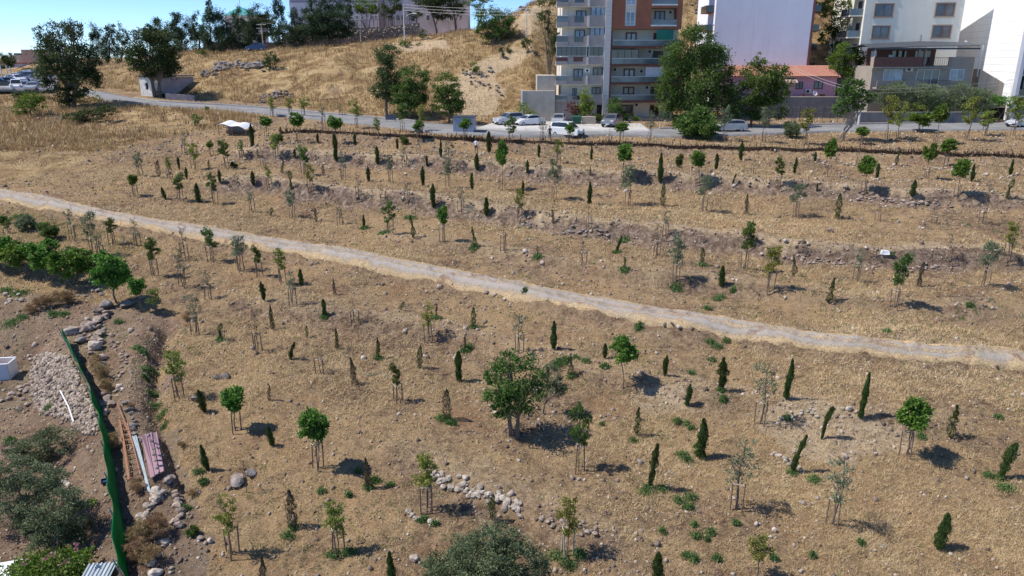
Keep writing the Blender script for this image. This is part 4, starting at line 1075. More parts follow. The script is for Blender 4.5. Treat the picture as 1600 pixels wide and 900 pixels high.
wo = link('green_weeds', leaf_mesh('green_weeds', wp, np.concatenate(wn), .13 * ax_, .045 * ax_, np.concatenate(wt), M['leaf_weed']))
tag(wo, kind='stuff')
# ------------------------------------------------------------------ buildings
M['cream'] = plain('cream_render', (.70, .64, .54), .85, .10, .7, streak=0.5)
M['mauve'] = plain('mauve_grey_render', (.38, .33, .31), .85, .10, .8, streak=0.5)
M['panel_lt'] = plain('light_cladding', (.60, .57, .54), .7, .08, 1, streak=0.4)
M['redbrown'] = plain('red_brown_cladding', (.31, .115, .065), .6, .14, .9)
M['redslab'] = plain('red_brown_slab', (.17, .065, .05), .7, .15, 1)
M['frame_dk'] = plain('dark_frame', (.045, .04, .045), .5, .2, 2)
M['frame_wh'] = plain('white_frame', (.72, .73, .74), .5, .06, 2)
M['frame_br'] = plain('brown_frame', (.16, .085, .06), .6, .2, 2)
M['glass'] = glassy('window_glass', (.07, .09, .11))
M['glass_dk'] = glassy('smoked_glass', (.025, .03, .035))
M['glass_bl'] = glassy('pale_blue_glass', (.23, .30, .38), .15)
M['rail_glass'] = glassy('railing_glass', (.10, .125, .14), .2)
M['curtain'] = plain('white_curtain', (.62, .63, .68), .9, .12, 3)
M['green_awning'] = plain('green_awning', (.02, .16, .12), .7, .15, 1)
M['lavender'] = plain('lavender_white_render', (.78, .775, .84), .85, .05, .5, streak=0.28)
M['tower_white'] = plain('white_cladding', (.88, .89, .91), .6, .04, .5, streak=0.15)
M['tower_cream'] = plain('pale_cream_render', (.72, .70, .61), .85, .06, .5, streak=0.35)
M['pink'] = plain('pink_render', (.64, .33, .41), .85, .10, .8, streak=0.4)
M['tile'] = plain('clay_tile', (.42, .20, .15), .85, .28, 4, fine=.02)
M['drab'] = plain('drab_render', (.34, .30, .255), .9, .12, .8, streak=0.5)
M['roofgrey'] = plain('grey_sheet_roof', (.06, .067, .075), .6, .15, 1)
M['wood_br'] = plain('brown_boards', (.16, .075, .06), .7, .2, 2)
M['steel'] = plain('dull_steel', (.32, .33, .34), .5, .12, 3, metal=.4)
M['concrete'] = plain('concrete', (.46, .405, .34), .9, .15, 1.2, fine=.02, streak=0.6)
M['stone_wall'] = plain('rubble_masonry', (.27, .22, .19), .95, .4, 2.2, fine=.06)
M['wall_grey'] = plain('grey_block_wall', (.24, .23, .225), .9, .22, 1, streak=0.6)
M['ac_white'] = plain('ac_casing', (.66, .66, .63), .5, .06, 3)
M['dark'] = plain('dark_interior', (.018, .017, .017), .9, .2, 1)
M['pinkwhite'] = plain('institution_render', (.82, .71, .71), .85, .08, .5, streak=0.4)
M['teal'] = plain('teal_roof', (.07, .30, .30), .5, .12, .6)
M['hut_white'] = plain('peeling_whitewash', (.78, .77, .74), .9, .28, 1.6, streak=0.8)
M['hut_side'] = plain('shade_hut_wall', (.36, .31, .32), .9, .3, 1.2)  # blotchy hut side, its shade put into the darker mauve
M['hut_roof'] = plain('hut_roof_edge', (.26, .20, .165), .9, .2, 1)
M['far_brown'] = plain('far_brown_render', (.36, .28, .22), .9, .1, .3)
M['far_red'] = plain('far_red_panels', (.34, .12, .09), .8, .15, .4)
M['cabin'] = plain('blue_grey_sheet_metal', (.28, .33, .42), .45, .1, 1, metal=.2)

def window(par, x0, x1, z0, z1, y, fm='frame_wh', gm='glass', mull=1, trim=None, t=.07, name='window', sill=False, horiz=False):
    """frame proud of the wall at y (facing -y), pane set back in it"""
    mb = MB(); f = t
    mb.box(x0, x1, y - .07, y + .05, z1 - f, z1).box(x0, x1, y - .07, y + .05, z0, z0 + f)
    mb.box(x0, x0 + f, y - .07, y + .05, z0 + f, z1 - f).box(x1 - f, x1, y - .07, y + .05, z0 + f, z1 - f)
    for k in range(mull):
        xm = x0 + (x1 - x0) * (k + 1) / (mull + 1); mb.box(xm - f * .5, xm + f * .5, y - .065, y + .05, z0 + f, z1 - f)
    w = mb.build(name, M[fm], par)
    MB().box(x0 + f * .9, x1 - f * .9, y - .02, y + .03, z0 + f * .9, z1 - f * .9).build('pane', M[gm], w)
    if horiz:
        MB().box(x0 + f, x1 - f, y - .06, y - .03, z0 + (z1 - z0) * .25, z0 + (z1 - z0) * .25 + .05).build('rail', M[fm], w)
    if trim:
        q = .17; m2 = MB()
        m2.box(x0 - q, x1 + q, y - .10, y + .04, z1 + .004, z1 + q).box(x0 - q * 1.4, x1 + q * 1.4, y - .14, y + .04, z0 - q, z0 - .004)
        m2.box(x0 - q, x0 - .004, y - .10, y + .04, z0, z1).box(x1 + .004, x1 + q, y - .10, y + .04, z0, z1)
        m2.build('surround', M[trim], w)
    return w

def ac_unit(par, x, z, y, s=1.0):
    u = MB().box(x - .42 * s, x + .42 * s, y - .32, y, z - .3 * s, z + .3 * s).build('air_conditioner', M['ac_white'], par)
    mb = MB(); mb.tube([(x - .08 * s, y - .335, z), (x - .08 * s, y - .322, z)], .23 * s, 12); mb.build('fan_grille', M['frame_dk'], u)
    return u

GZ = 10.9
def pivot(root, x, y, deg):
    """turn a building built in place about one of its corners"""
    m = Matrix.Rotation(R(deg), 3, 'Z'); p = Vector((x, y, 0)); root.rotation_euler = (0, 0, R(deg)); root.location = p - m @ p
# ---- apartment block: grey balconied left half, red-brown right half
YF = 113.0
def ax(zx, zy, Y=YF): return PX(800 + zx / 4, zy / 4, Y)          # from positions read in the enlarged photograph
def az(zy, Y=YF): return PZ(zy / 4, Y)
apt = empty('apartment_block', (0, 0, 0), 'tall apartment block, mauve-grey balconies on its left and red-brown cladding on its right', 'apartment block')
zt = az(-190)
xl0, xl1 = ax(275, 300), ax(470, 300); xm0, xm1 = ax(350, 300), ax(580, 300); xs0, xs1 = ax(577, 300), ax(614, 300); xr1 = ax(1056, 200)
MB().box(xl0 + .9, xs0 + .3, YF + 1.25, YF + 13, 8, zt).build('wall', M['cream'], apt)
MB().box(xs1 - .2, xr1, YF + 1.9, YF + 13, 8, zt).build('wall', M['cream'], apt)
pan = zt
zb = 9.0
zz = np.linspace(zb, zt, 42)
pm = {}
for a, b in zip(zz[:-1], zz[1:]):                                   # vertical strip of light cladding panels
    MB().box(xs0, xs1, YF - .35, YF + 1.25, a + .012, b - .012).build('panel', M['panel_lt'], apt)
MB().box(xs0 + .03, xs1 - .03, YF - .31, YF + 1.2, zb, zt).build('strip_core', M['mauve'], apt)
MB().box(xs1, xs1 + .22, YF - .2, YF + 1.85, zb, az(190)).build('fin', M['redslab'], apt)
bands = [(-20, 38), (100, 165), (225, 287), (357, 402), (475, 525), (595, 640)]
for i, (t, b) in enumerate(bands):
    zt_, zb_ = az(t), az(b)
    xc = ax(350, 300)
    # small corner balcony: slab edge with railing
    MB().box(xl0, xc - .02, YF - .15, YF + 1.2, zb_, zb_ + (zt_ - zb_) * .42).build('balcony_parapet', M['mauve'], apt)
    MB().box(xl0 + .04, xc - .06, YF - .10, YF - .06, zb_ + (zt_ - zb_) * .42, zt_).build('railing', M['rail_glass'] if i != 3 else M['wood_br'], apt)
    MB().box(xl0, xc - .02, YF - .14, YF - .05, zt_, zt_ + .06).build('handrail', M['frame_wh'], apt)
    mid = MB()
    x0, x1 = xc, ax(468, 300)
    d0, d1 = ax(385, 300), ax(445, 300); dz = zb_ + (zt_ - zb_) * .38
    mid.box(x0, d0, YF, YF + .15, zb_, zt_).box(d1, x1, YF, YF + .15, zb_, zt_).box(d0, d1, YF, YF + .15, zb_, dz); mid.build('balcony_parapet', M['mauve'], apt)
    MB().box(d0 + .02, d1 - .02, YF + .05, YF + .09, dz, zt_ - .05).build('railing', M['glass_dk'] if i != 3 else M['wood_br'], apt)
    MB().box(ax(480, 300), xs0 - .01, YF - .05, YF + 1.2, zb_, zt_ + .12).build('balcony_parapet', M['mauve'], apt)
    MB().box(ax(468, 300) + .01, ax(480, 300) - .01, YF - .3, YF + 1.2, zb_ - .05, zt_ + .05).build('pier', M['panel_lt'], apt)
    MB().box(xl0 + .02, xs0 - .02, YF + .16, YF + 1.24, zb_ - .16, zb_ - .006).build('slab', M['cream'], apt)
for (x0, y0, x1, y1) in [(396, 65, 458, 135), (390, 185, 452, 250), (388, 430, 446, 500), (384, 552, 410, 625), (385, -30, 450, 10)]:
    window(apt, ax(x0, 300, YF + 1.2), ax(x1, 300, YF + 1.2), az(y1, YF + 1.2), az(y0, YF + 1.2), YF + 1.2, 'frame_dk', 'glass_bl', 1, name='balcony_door', t=.12)
for (x0, y0, x1, y1) in [(487, 32, 580, 104), (485, 162, 577, 226)]:
    window(apt, ax(x0, 300), ax(x1, 300), az(y1), az(y0), YF + .25, 'frame_dk', 'glass_bl', 2, t=.09)
    MB().box(ax(x0, 300), ax(x1, 300), YF + .3, YF + 1.2, az(y0) + .01, az(y0) + .5).build('lintel', M['cream'], apt)
for (x0, y0, x1, y1) in [(510, 422, 572, 476), (506, 545, 562, 600)]:
    window(apt, ax(x0, 300, YF + 1.2), ax(x1, 300, YF + 1.2), az(y1, YF + 1.2), az(y0, YF + 1.2), YF + 1.2, 'frame_dk', 'glass', 1, t=.1)
for (x0, x1) in [(277, 468), (480, 575)]:                           # glazed-in balcony
    w = window(apt, ax(x0, 300), ax(x1, 300), az(352), az(288), YF - .02, 'frame_wh', 'glass_dk', 0, t=.06, name='balcony_glazing')
    n = 6 if x1 < 470 else 3
    for k in range(1, n):
        xm = ax(x0, 300) + (ax(x1, 300) - ax(x0, 300)) * k / n; MB().box(xm - .025, xm + .025, YF - .09, YF - .05, az(350), az(290)).build('glazing_bar', M['frame_dk'], w)
MB().box(ax(268, 690), xs0 - .02, YF + .1, YF + 1.24, 9, az(642)).build('ground_floor_wall', M['mauve'], apt)
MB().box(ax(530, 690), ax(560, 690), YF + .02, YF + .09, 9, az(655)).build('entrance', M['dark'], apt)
ac_unit(apt, ax(470, 440), az(440), YF - .28, .8)
# right half
slabs = [(288, 300), (402, 414), (516, 528), (629, 641)]
for t, b in slabs: MB().box(xs1 + .225, xr1 + .1, YF - .2, YF + 1.88, az(b), az(t)).build('slab', M['redslab'], apt)
zp0 = az(182)
xw0, xw1 = ax(705, 120), ax(775, 120); xb0, xb1 = ax(872, 100), ax(1030, 100)
pn = MB()
for (x0, x1, z0, z1) in [(xs1 + .01, xw0, zp0, zt), (xw1, xb0, zp0, zt), (xb1, xr1, zp0, zt), (xb0, xb1, zp0, az(158)), (xb0, xb1, az(52), az(28)), (xb0, xb1, az(-60), zt), (xw0, xw1, zp0, az(162))]:
    pn.box(x0, x1, YF - .1, YF + 1.8, z0, z1)
pn.build('cladding', M['redbrown'], apt)
MB().box(xw0 + .01, xw1 - .01, YF + .05, YF + 1.8, az(162) + .01, zt).build('window_bay', M['cream'], apt)
for (t, b) in [(72, 160), (-45, 30)]: window(apt, ax(711, 100), ax(769, 100), az(b), az(t), YF + .02, 'frame_wh', 'glass_bl', 1, t=.09, horiz=True)
for (t, b) in [(52, 156), (-60, 26)]:
    MB().box(xb0, xb1, YF - .16, YF - .12, az(b), az(b - 34)).build('railing', M['rail_glass'], apt)
    MB().box(xb0 - .02, xb1 + .02, YF - .2, YF + 1.8, az(b) - .18, az(b)).build('slab', M['frame_wh'], apt)
    window(apt, ax(892, 90, YF + 1.85), ax(958, 90, YF + 1.85), az(b - 4, YF + 1.85), az(t + 16, YF + 1.85), YF + 1.85, 'frame_br', 'glass', 1, name='balcony_door', t=.16)
    ac_unit(apt, ax(990, 90, YF + 1.8), az(t + 25, YF + 1.8), YF + 1.86, .9)
def rdoor(x0, y0, x1, y1, gm='glass'): window(apt, ax(x0, y0, YF + 1.85), ax(x1, y0, YF + 1.85), az(y1, YF + 1.85), az(y0, YF + 1.85), YF + 1.85, 'frame_br', gm, 1, name='balcony_door', t=.2)
rdoor(712, 202, 780, 282, 'glass_bl'); rdoor(885, 205, 950, 282); rdoor(880, 318, 945, 396); rdoor(698, 428, 768, 512, 'glass_bl'); rdoor(870, 432, 930, 512); rdoor(694, 542, 765, 625); rdoor(866, 542, 925, 625); rdoor(680, 655, 758, 725, 'glass_dk'); rdoor(862, 655, 920, 725, 'glass_dk')
for (t, b) in [(252, 286), (366, 400), (480, 514), (594, 627)]:
    r_ = MB().box(xs1 + .3, xr1, YF - .12, YF - .08, az(b), az(t)).build('railing', M['rail_glass'], apt)
    MB().box(xs1 + .3, xr1, YF - .15, YF - .06, az(t), az(t) + .06).build('handrail', M['frame_wh'], r_)
w = window(apt, ax(618, 350), ax(790, 350), az(400), az(308), YF - .02, 'frame_dk', 'glass_dk', 3, t=.07, name='balcony_glazing')
MB().box(ax(903, 200), ax(1008, 200), YF - .3, YF - .25, az(250), az(186)).build('awning', M['green_awning'], apt)
MB().box(ax(836, 440), ax(950, 440), YF + .1, YF + .15, az(488), az(418)).build('curtain', M['curtain'], apt)
for (x, z) in [(645, 435), (810, 445), (862, 322), (845, 547), (780, 655)]: ac_unit(apt, ax(x, z, YF + 1.8), az(z, YF + 1.8), YF + 1.86, .95)
MB().box(xs1 + .23, xr1, YF + .2, YF + 1.8, 9.0, az(740)).build('plinth', M['concrete'], apt)

# ---- beige retaining walls left of the block, planter, bin store
rw = empty('retaining_wall', (0, 0, 0), 'beige concrete retaining wall left of the apartment block', 'retaining wall')
MB().box(PX(839, 150, YF + .5), PX(868, 150, YF + .5), YF + .5, YF + 7, 9, PZ(118, YF + .5)).build('upper_wall', M['concrete'], rw)
MB().box(PX(816, 160, YF - .8), PX(867, 160, YF - .8), YF - .8, YF + .48, 9, PZ(142, YF - .8)).build('lower_wall', M['concrete'], rw)
MB().box(PX(814.5, 160, YF - 1), PX(817, 160, YF - 1), YF - 1, YF + .5, 9, PZ(141, YF - 1)).build('corner_pillar', M['white'], rw)
pl = MB().box(PX(910, 190, 107.5), PX(931, 190, 107.5), 107.5, 108.6, 10.0, PZ(182.5, 107.5)).build('planter', plain('sandstone_planter', (.42, .35, .27), .9, .15, 2))
tag(pl, 'low sandstone-coloured planter wall on the parking apron', 'planter')
bn = empty('rubbish_bin', (PX(901, 190, 107.8), 107.8, float(H(PX(901, 190, 107.8), 107.8))), 'dark green wheeled rubbish bin beside the sandstone planter', 'bin')
M['bin'] = plain('green_bin', (.02, .085, .055), .5, .15, 2)
MB().hexa([(-.55, -.4, .12), (.55, -.4, .12), (.55, .4, .12), (-.55, .4, .12), (-.68, -.5, 1.05), (.68, -.5, 1.05), (.68, .5, 1.05), (-.68, .5, 1.05)]).build('body', M['bin'], bn)
MB().hexa([(-.7, -.52, 1.06), (.7, -.52, 1.06), (.7, .52, 1.06), (-.7, .52, 1.06), (-.6, -.3, 1.26), (.6, -.3, 1.26), (.6, .45, 1.26), (-.6, .45, 1.26)]).build('lid', M['bin'], bn)
for sx in (-.45, .45): MB().tube([(sx - .04, -.3, .1), (sx + .04, -.3, .1)], .1, 8).build('wheel', M['frame_dk'], bn)

# ---- lavender blank-walled building
YL = 129.0
lav = empty('blank_wall_building', (0, 0, 0), 'building with a huge blank lavender-white end wall behind the pink house', 'building')
lx0, lx1 = PX(1115, 60, YL), PX(1262, 60, YL); ltop = PZ(-70, YL)
MB().box(lx0, lx1, YL, YL + 16, 11, ltop).build('wall', M['lavender'], lav)
MB().box(lx1, lx1 + .45, YL + .1, YL + .6, 11, ltop).build('edge_trim', plain('terracotta_trim', (.30, .12, .09), .8, .15, 1), lav)
for s, xx in ((-1, lx0), (1, lx1 + .45)):
    for k in range(7):
        z0 = PZ(104, YL) + (k - 1) * 3.0 - .3
        b_ = MB().box(min(xx, xx + s * 1.3), max(xx, xx + s * 1.3), YL + 1.2, YL + 6, z0 - .15, z0).build('balcony', M['redslab'], lav)
        MB().box(min(xx + s * .02, xx + s * 1.3), max(xx + s * .02, xx + s * 1.3), YL + 1.15, YL + 1.19, z0, z0 + 1.0).build('railing', M['glass_dk'], b_)
        MB().box(min(xx + s * 1.26, xx + s * 1.3), max(xx + s * 1.26, xx + s * 1.3), YL + 1.2, YL + 6, z0, z0 + 1.0).build('railing', M['glass_dk'], b_)

pivot(lav, lx0, YL, -3)
# ---- pink house with clay tile roof, on its walled terrace
YP = 121.5
pk = empty('pink_house', (0, 0, 0), 'small pink house with red clay tile roof on a walled terrace', 'house')
hx0, hx1 = PX(1143, 130, YP), PX(1307, 130, YP); ze = PZ(120, YP); zr = PZ(103.5, YP + 3)
MB().box(hx0, hx1, YP, YP + 6, 12.5, ze).build('wall', M['pink'], pk)
MB().hexa([(hx0 - .4, YP - .45, ze), (hx1 + .4, YP - .45, ze), (hx1 + .4, YP + 6.4, ze), (hx0 - .4, YP + 6.4, ze), (hx0 - .2, YP + 2.9, zr - .1), (hx1 + .2, YP + 2.9, zr - .1), (hx1 + .2, YP + 3.2, zr - .1), (hx0 - .2, YP + 3.2, zr - .1)]).build('roof', M['tile'], pk)
MB().box(hx0 - .45, hx1 + .45, YP - .52, YP - .40, ze - .16, ze + .02).build('eaves_board', plain('eaves', (.42, .22, .2), .8, .1, 1), pk)
tm = MB(); nrow, sl = 9, Vector((0, 3.3, zr - ze)); nx = int((hx1 - hx0 + .6) / .26)
for r_ in range(nrow):                                              # rows of half-round tiles, too small to pick apart
    a = Vector((0, YP - .5, ze + .03)) + sl * (r_ / nrow); b = a + sl * (1.12 / nrow)
    for c in range(nx):
        xc = hx0 - .3 + c * .26; tm.tube([(xc, a.y, a.z + .06), (xc, b.y, b.z + .02)], [.12, .10], 4, False)
tag(tm.build('roof_tiles', M['tile'], pk), kind='stuff')
MB().tube([(hx0 - .4, YP + 3.05, zr - .02), (hx1 + .4, YP + 3.05, zr - .02)], .16, 6).build('ridge', M['tile'], pk)
MB().tube([(PX(1265, 120, YP), YP + .2, ze), (PX(1265, 120, YP), YP + 2.9, zr + .1)], .07, 5).build('roof_verge', M['wood_br'], pk)
for (x0, y0, x1, y1) in [(1244, 128, 1255, 139), (1272, 127, 1286, 139)]: window(pk, PX(x0, 130, YP), PX(x1, 130, YP), PZ(y1, YP), PZ(y0, YP), YP, 'frame_dk', 'glass', 1, t=.1)
ac_unit(pk, PX(1262, 142, YP), PZ(142.5, YP), YP - .02, 1.1)
cn = MB().hexa([(PX(1224, 125, YP), YP - 1.3, PZ(129, YP)), (PX(1243, 125, YP), YP - 1.3, PZ(129, YP)), (PX(1243, 125, YP), YP - .02, PZ(122, YP)), (PX(1224, 125, YP), YP - .02, PZ(122, YP)),
   (PX(1224, 125, YP), YP - 1.3, PZ(129, YP) + .06), (PX(1243, 125, YP), YP - 1.3, PZ(129, YP) + .06), (PX(1243, 125, YP), YP - .02, PZ(122, YP) + .06), (PX(1224, 125, YP), YP - .02, PZ(122, YP) + .06)]).build('canopy', plain('faded_canopy', (.50, .36, .30), .9, .15, 2), pk)
def dish(px, py, Y, r, label, yaw=0, floor=None):
    x, z = P(px, py, Y); root = empty('satellite_dish', (x, Y, z), label, 'satellite dish', rz=yaw)
    bm = bmesh.new(); bmesh.ops.create_uvsphere(bm, u_segments=16, v_segments=12, radius=r * 1.6)
    bmesh.ops.delete(bm, geom=[v for v in bm.verts if v.co.z > -r * 1.18], context='VERTS')
    for v in bm.verts: v.co.z += r * 1.6
    bmesh.ops.rotate(bm, verts=bm.verts, matrix=Matrix.Rotation(R(70), 3, 'X'))
    me = bpy.data.meshes.new('reflector'); bm.to_mesh(me); bm.free()
    o = link('reflector', me, M['white'], root); md = o.modifiers.new('thick', 'SOLIDIFY'); md.thickness = .03
    zb = -(z - floor) if floor is not None else -r * 1.3
    MB().tube([(0, r * .35, zb), (0, r * .35, 0), (0, .05, .05)], .04, 6).build('mast', M['steel'], root)
    MB().tube([(0, -.0, -.3 * r), (0, -r * .9, r * .1)], .02, 5).build('feed_arm', M['steel'], root)
dish(1273, 146, 120.6, .50, 'white satellite dish in front of the pink house wall', .3, 13.9)
dish(1323, 151, 117.5, .55, 'white satellite dish behind the slender roadside tree', -.3, 11)
dish(1509, 66.5, 119.5, .42, 'white satellite dish on the sheet roof of the balconied house', .4, PZ(72, 119.5))
tw = empty('terrace_wall', (0, 0, 0), 'grey retaining wall with pale coping under the pink house', 'wall')
MB().box(PADX[0] - .3, PADX[1] + .3, 119.0, 119.45, 9.5, 14.0).build('wall', M['wall_grey'], tw)
MB().box(PADX[0] - .35, PADX[1] + .35, 118.92, 119.52, 14.0, 14.14).build('coping', M['concrete'], tw)
fw = empty('wire_fence', (0, 0, 0), 'thin wire fence with dark posts on the verge below the pink house', 'fence')
for k in range(9):
    x = PX(1237 + k * 12, 185, 110.5); g = float(H(x, 110.5)); MB().tube([(x, 110.5, g - .2), (x, 110.5, g + 2.3)], .035, 5).build('post', M['frame_dk'], fw)
for hh in (.6, 1.4, 2.2):
    MB().tube([(PX(1237, 185, 110.5), 110.5, float(H(PX(1237, 185, 110.5), 110.5)) + hh), (PX(1333, 185, 110.5), 110.5, float(H(PX(1333, 185, 110.5), 110.5)) + hh)], .012, 4).build('wire', M['steel'], fw)
for k, (px, lab) in enumerate([(1281, 'dark flowerpot right of the satellite dish on the pink house terrace'), (1286, 'second dark flowerpot, near the right end of the pink house terrace'), (1254, 'small reddish flowerpot left of the air conditioner at the pink house')]):
    x, z = P(px, 151, 120.2); r_ = empty('flowerpot', (x, 120.2, 13.95), lab, 'flowerpot')
    MB().tube([(0, 0, 0), (0, 0, .45), (0, 0, .5)], [.2, .3, .32], 10).build('pot', M['wood_br'], r_)
    MB().tube([(0, 0, .46), (0, 0, .51)], .26, 8).build('soil', M['dark'], r_)

# ---- cream tower behind, windows with surrounds, balconies on its left flank
YC = 127.0
ct = empty('cream_tower', (0, 0, 0), 'pale cream tower block behind the balconied house, windows with brown surrounds', 'building')
cx0, cx1 = PX(1349, 35, YC), PX(1497, 35, YC); ctop = PZ(-60, YC)
MB().box(cx0, cx1, YC, YC + 15, 11, ctop).build('wall', M['tower_cream'], ct)
def cz(zx, zy): return P(1200 + zx / 4, zy / 4, YC)
for (x0, y0, x1, y1) in [(672, 27, 768, 104), (655, 165, 745, 240), (1040, 24, 1136, 102), (1018, 162, 1114, 236), (690, -115, 790, -30), (1062, -118, 1160, -34)]:
    a = cz(x0, y0); b = cz(x1, y1); window(ct, a[0], b[0], b[1], a[1], YC, 'frame_br', 'glass', 1, 'far_brown', .1, horiz=True)
for k in range(6):
    z0 = cz(560, 230)[1] + (k - 1) * 3.35
    b_ = MB().box(cx0 - 2.0, cx0, YC + .6, YC + 5, z0 - .2, z0).build('balcony', M['tower_cream'], ct)
    MB().box(cx0 - 2.0, cx0 - .02, YC + .62, YC + .70, z0, z0 + 1.0).build('railing', M['rail_glass'], b_)
    MB().box(cx0 - 2.0, cx0 - 1.93, YC + .7, YC + 5, z0, z0 + 1.0).build('railing', M['rail_glass'], b_)
    MB().box(cx0 - .06, cx0 - .01, YC + 1.4, YC + 3, z0, z0 + 2.2).build('balcony_door', M['frame_dk'], ct)

pivot(ct, cx0, YC, -4)
# ---- white tower at the right edge: long cladding strips, dark glazed front round the corner
wt = empty('white_tower', (0, 0, 0), 'tall white clad tower at the right edge with dark balconies round its corner', 'building')
YW, Lw = 113.5, 28.0
xn = PX(1588, 110, YW)                                             # near corner; the sunlit flank runs back from it, facing left
wt.location = (xn + .217 * Lw, YW + .976 * Lw, 0); wt.rotation_euler = (0, 0, math.atan2(-.976, -.217))
MB().box(.02, Lw - .02, .05, 14, 10, 44).build('wall', plain('joint_grey', (.5, .51, .54), .8, .05, .5), wt)
zz = 10.6
while zz < 43:
    MB().box(0, Lw, 0, .05, zz + .015, zz + 1.04 - .015).build('cladding_strip', M['tower_white'], wt); zz += 1.04
fr0 = plain('blue_grey_frame', (.42, .45, .52), .6, .06, 1)
MB().box(Lw + .004, Lw + 1.35, -.05, .40, 10, 44).build('corner_frame', fr0, wt)
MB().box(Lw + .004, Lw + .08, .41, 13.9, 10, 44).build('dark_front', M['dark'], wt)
for k in range(11):
    z0 = 11.6 + k * 3.0
    b_ = MB().box(Lw + .09, Lw + 1.3, .42, 13, z0 - .2, z0).build('balcony', plain('grey_slab', (.3, .31, .34), .7, .1, 1), wt)
    MB().box(Lw + 1.24, Lw + 1.28, .42, 13, z0, z0 + .95).build('railing', M['glass_dk'], b_)
    MB().box(Lw + .085, Lw + .14, 1.2, 3.4, z0, z0 + 2.2).build('balcony_door', M['glass'], wt)

# ---- house with sheet-roofed terrace
YH = 116.0
hs = empty('balconied_house', (0, 0, 0), 'drab two-storey house with covered roof terrace, brown parapet and white windows', 'house')
def hp(zx, zy, Y=YH): return P(1340 + zx / 8, 60 + zy / 8, Y)
x0 = hp(185, 400)[0]; x1 = hp(1440, 400)[0]; zt1 = hp(800, 345)[1]
MB().box(x0, x1, YH, YH + 9, 9.5, zt1).build('wall', M['drab'], hs)
zpar = hp(300, 232)[1]; zfl = zt1
MB().box(x0 - .35, hp(770, 300)[0], YH - .9, YH - .78, zfl - .1, zpar).build('parapet', M['wood_br'], hs)
for k in range(3): MB().box(x0 - .37, hp(770, 300)[0] + .01, YH - .925, YH - .902, zfl - .1 + (zpar - zfl + .1) * (k + .08) / 3, zfl - .1 + (zpar - zfl + .1) * (k + .92) / 3).build('board', M['wood_br'], hs)
MB().box(x0 - .4, hp(1120, 300)[0], YH - .95, YH + .1, zfl - .32, zfl - .11).build('terrace_slab', M['drab'], hs)
MB().box(x0 - .4, x0 - .28, YH - .9, YH + .1, zfl - .1, zpar + .02).build('parapet_end', M['far_brown'], hs)
MB().box(hp(1140, 300)[0], x1, YH - .02, YH + .2, zt1, hp(1300, 232)[1]).build('parapet', M['drab'], hs)
rl = MB(); xa, xb = hp(775, 250)[0], hp(1138, 250)[0]
for k in range(14): rl.tube([(xa + (xb - xa) * k / 13, YH - .85, zfl - .1), (xa + (xb - xa) * k / 13, YH - .85, zpar - .1)], .02, 4)
rl.tube([(xa, YH - .85, zpar - .1), (xb, YH - .85, zpar - .1)], .03, 4); rl.build('railing', M['frame_dk'], hs)
MB().box(x0 + .4, hp(1120, 200)[0], YH + 3.2, YH + 3.5, zt1, zt1 + 2.6).build('terrace_back_wall', M['wood_br'], hs)
for k, (a, b) in enumerate([(290, 360), (560, 740), (855, 960), (985, 1050)]): MB().box(hp(a, 200)[0], hp(b, 200)[0], YH + 3.12, YH + 3.19, zt1 + .3, zt1 + 2.2).build('window', M['glass_dk'] if k else M['curtain'], hs)
for q in (760, 838): MB().box(hp(q, 200)[0] - .15, hp(q, 200)[0] + .15, YH - .3, YH, zt1, zt1 + 2.65).build('pillar', M['far_brown'], hs)
# the roof: a flat gable of grey sheet
zl, zr_, zm = hp(170, 118, YH - 1)[1], hp(1535, 88, YH - 1)[1], hp(860, 42, YH + 2)[1]
xl, xr, xm = hp(165, 110, YH - 1)[0], hp(1535, 90, YH - 1)[0], hp(865, 60)[0]
yf, yb = YH - 1.1, YH + 2.2
MB().hexa([(xl, yb + .004, zl + .4), (xm, yb + .004, zm), (xm, yb + 6, zm - .3), (xl, yb + 6, zl), (xl, yb + .004, zl + .55), (xm, yb + .004, zm + .1), (xm, yb + 6, zm - .2), (xl, yb + 6, zl + .1)]).build('roof_sheet', M['roofgrey'], hs)
MB().hexa([(xm + .004, yb + .004, zm), (xr, yb + .004, zr_ + .35), (xr, yb + 6, zr_), (xm + .004, yb + 6, zm - .3), (xm + .004, yb + .004, zm + .1), (xr, yb + .004, zr_ + .45), (xr, yb + 6, zr_ + .1), (xm + .004, yb + 6, zm - .2)]).build('roof_sheet', M['roofgrey'], hs)
zc = hp(860, 108, YH - 1)[1]
MB().hexa([(xl, yf, zl - .1), (xm, yf, zc + .05), (xm, yb, zm), (xl, yb, zl + .5), (xl, yf, zl), (xm, yf, zc + .15), (xm, yb, zm + .1), (xl, yb, zl + .6)]).build('roof_sheet', M['roofgrey'], hs)
MB().hexa([(xm, yf, zc + .05), (xr, yf, zr_ - .1), (xr, yb, zr_ + .4), (xm, yb, zm), (xm, yf, zc + .15), (xr, yf, zr_), (xr, yb, zr_ + .5), (xm, yb, zm + .1)]).build('roof_sheet', M['roofgrey'], hs)
MB().box(xl, xr, yf - .05, yf - .005, min(zl, zr_) - .22, zl + .02).build('fascia', M['roofgrey'], hs)
for q in (185, 1470): MB().tube([(hp(q, 200)[0], YH - .8, zt1 - .1), (hp(q, 200)[0], YH - .8, zl + .1)], .07, 6).build('roof_post', M['frame_wh'], hs)
MB().tube([(hp(1490, 200)[0] + .15, YH - .8, zt1 - 1.5), (hp(1490, 200)[0] + .25, YH - .9, zr_ + .1)], .06, 6).build('downpipe', M['frame_wh'], hs)
MB().tube([(hp(785, 20, YH + 5)[0], YH + 5, zm - .3), (hp(785, 20, YH + 5)[0], YH + 5, zm + 1.1)], .16, 8).build('chimney', M['steel'], hs)
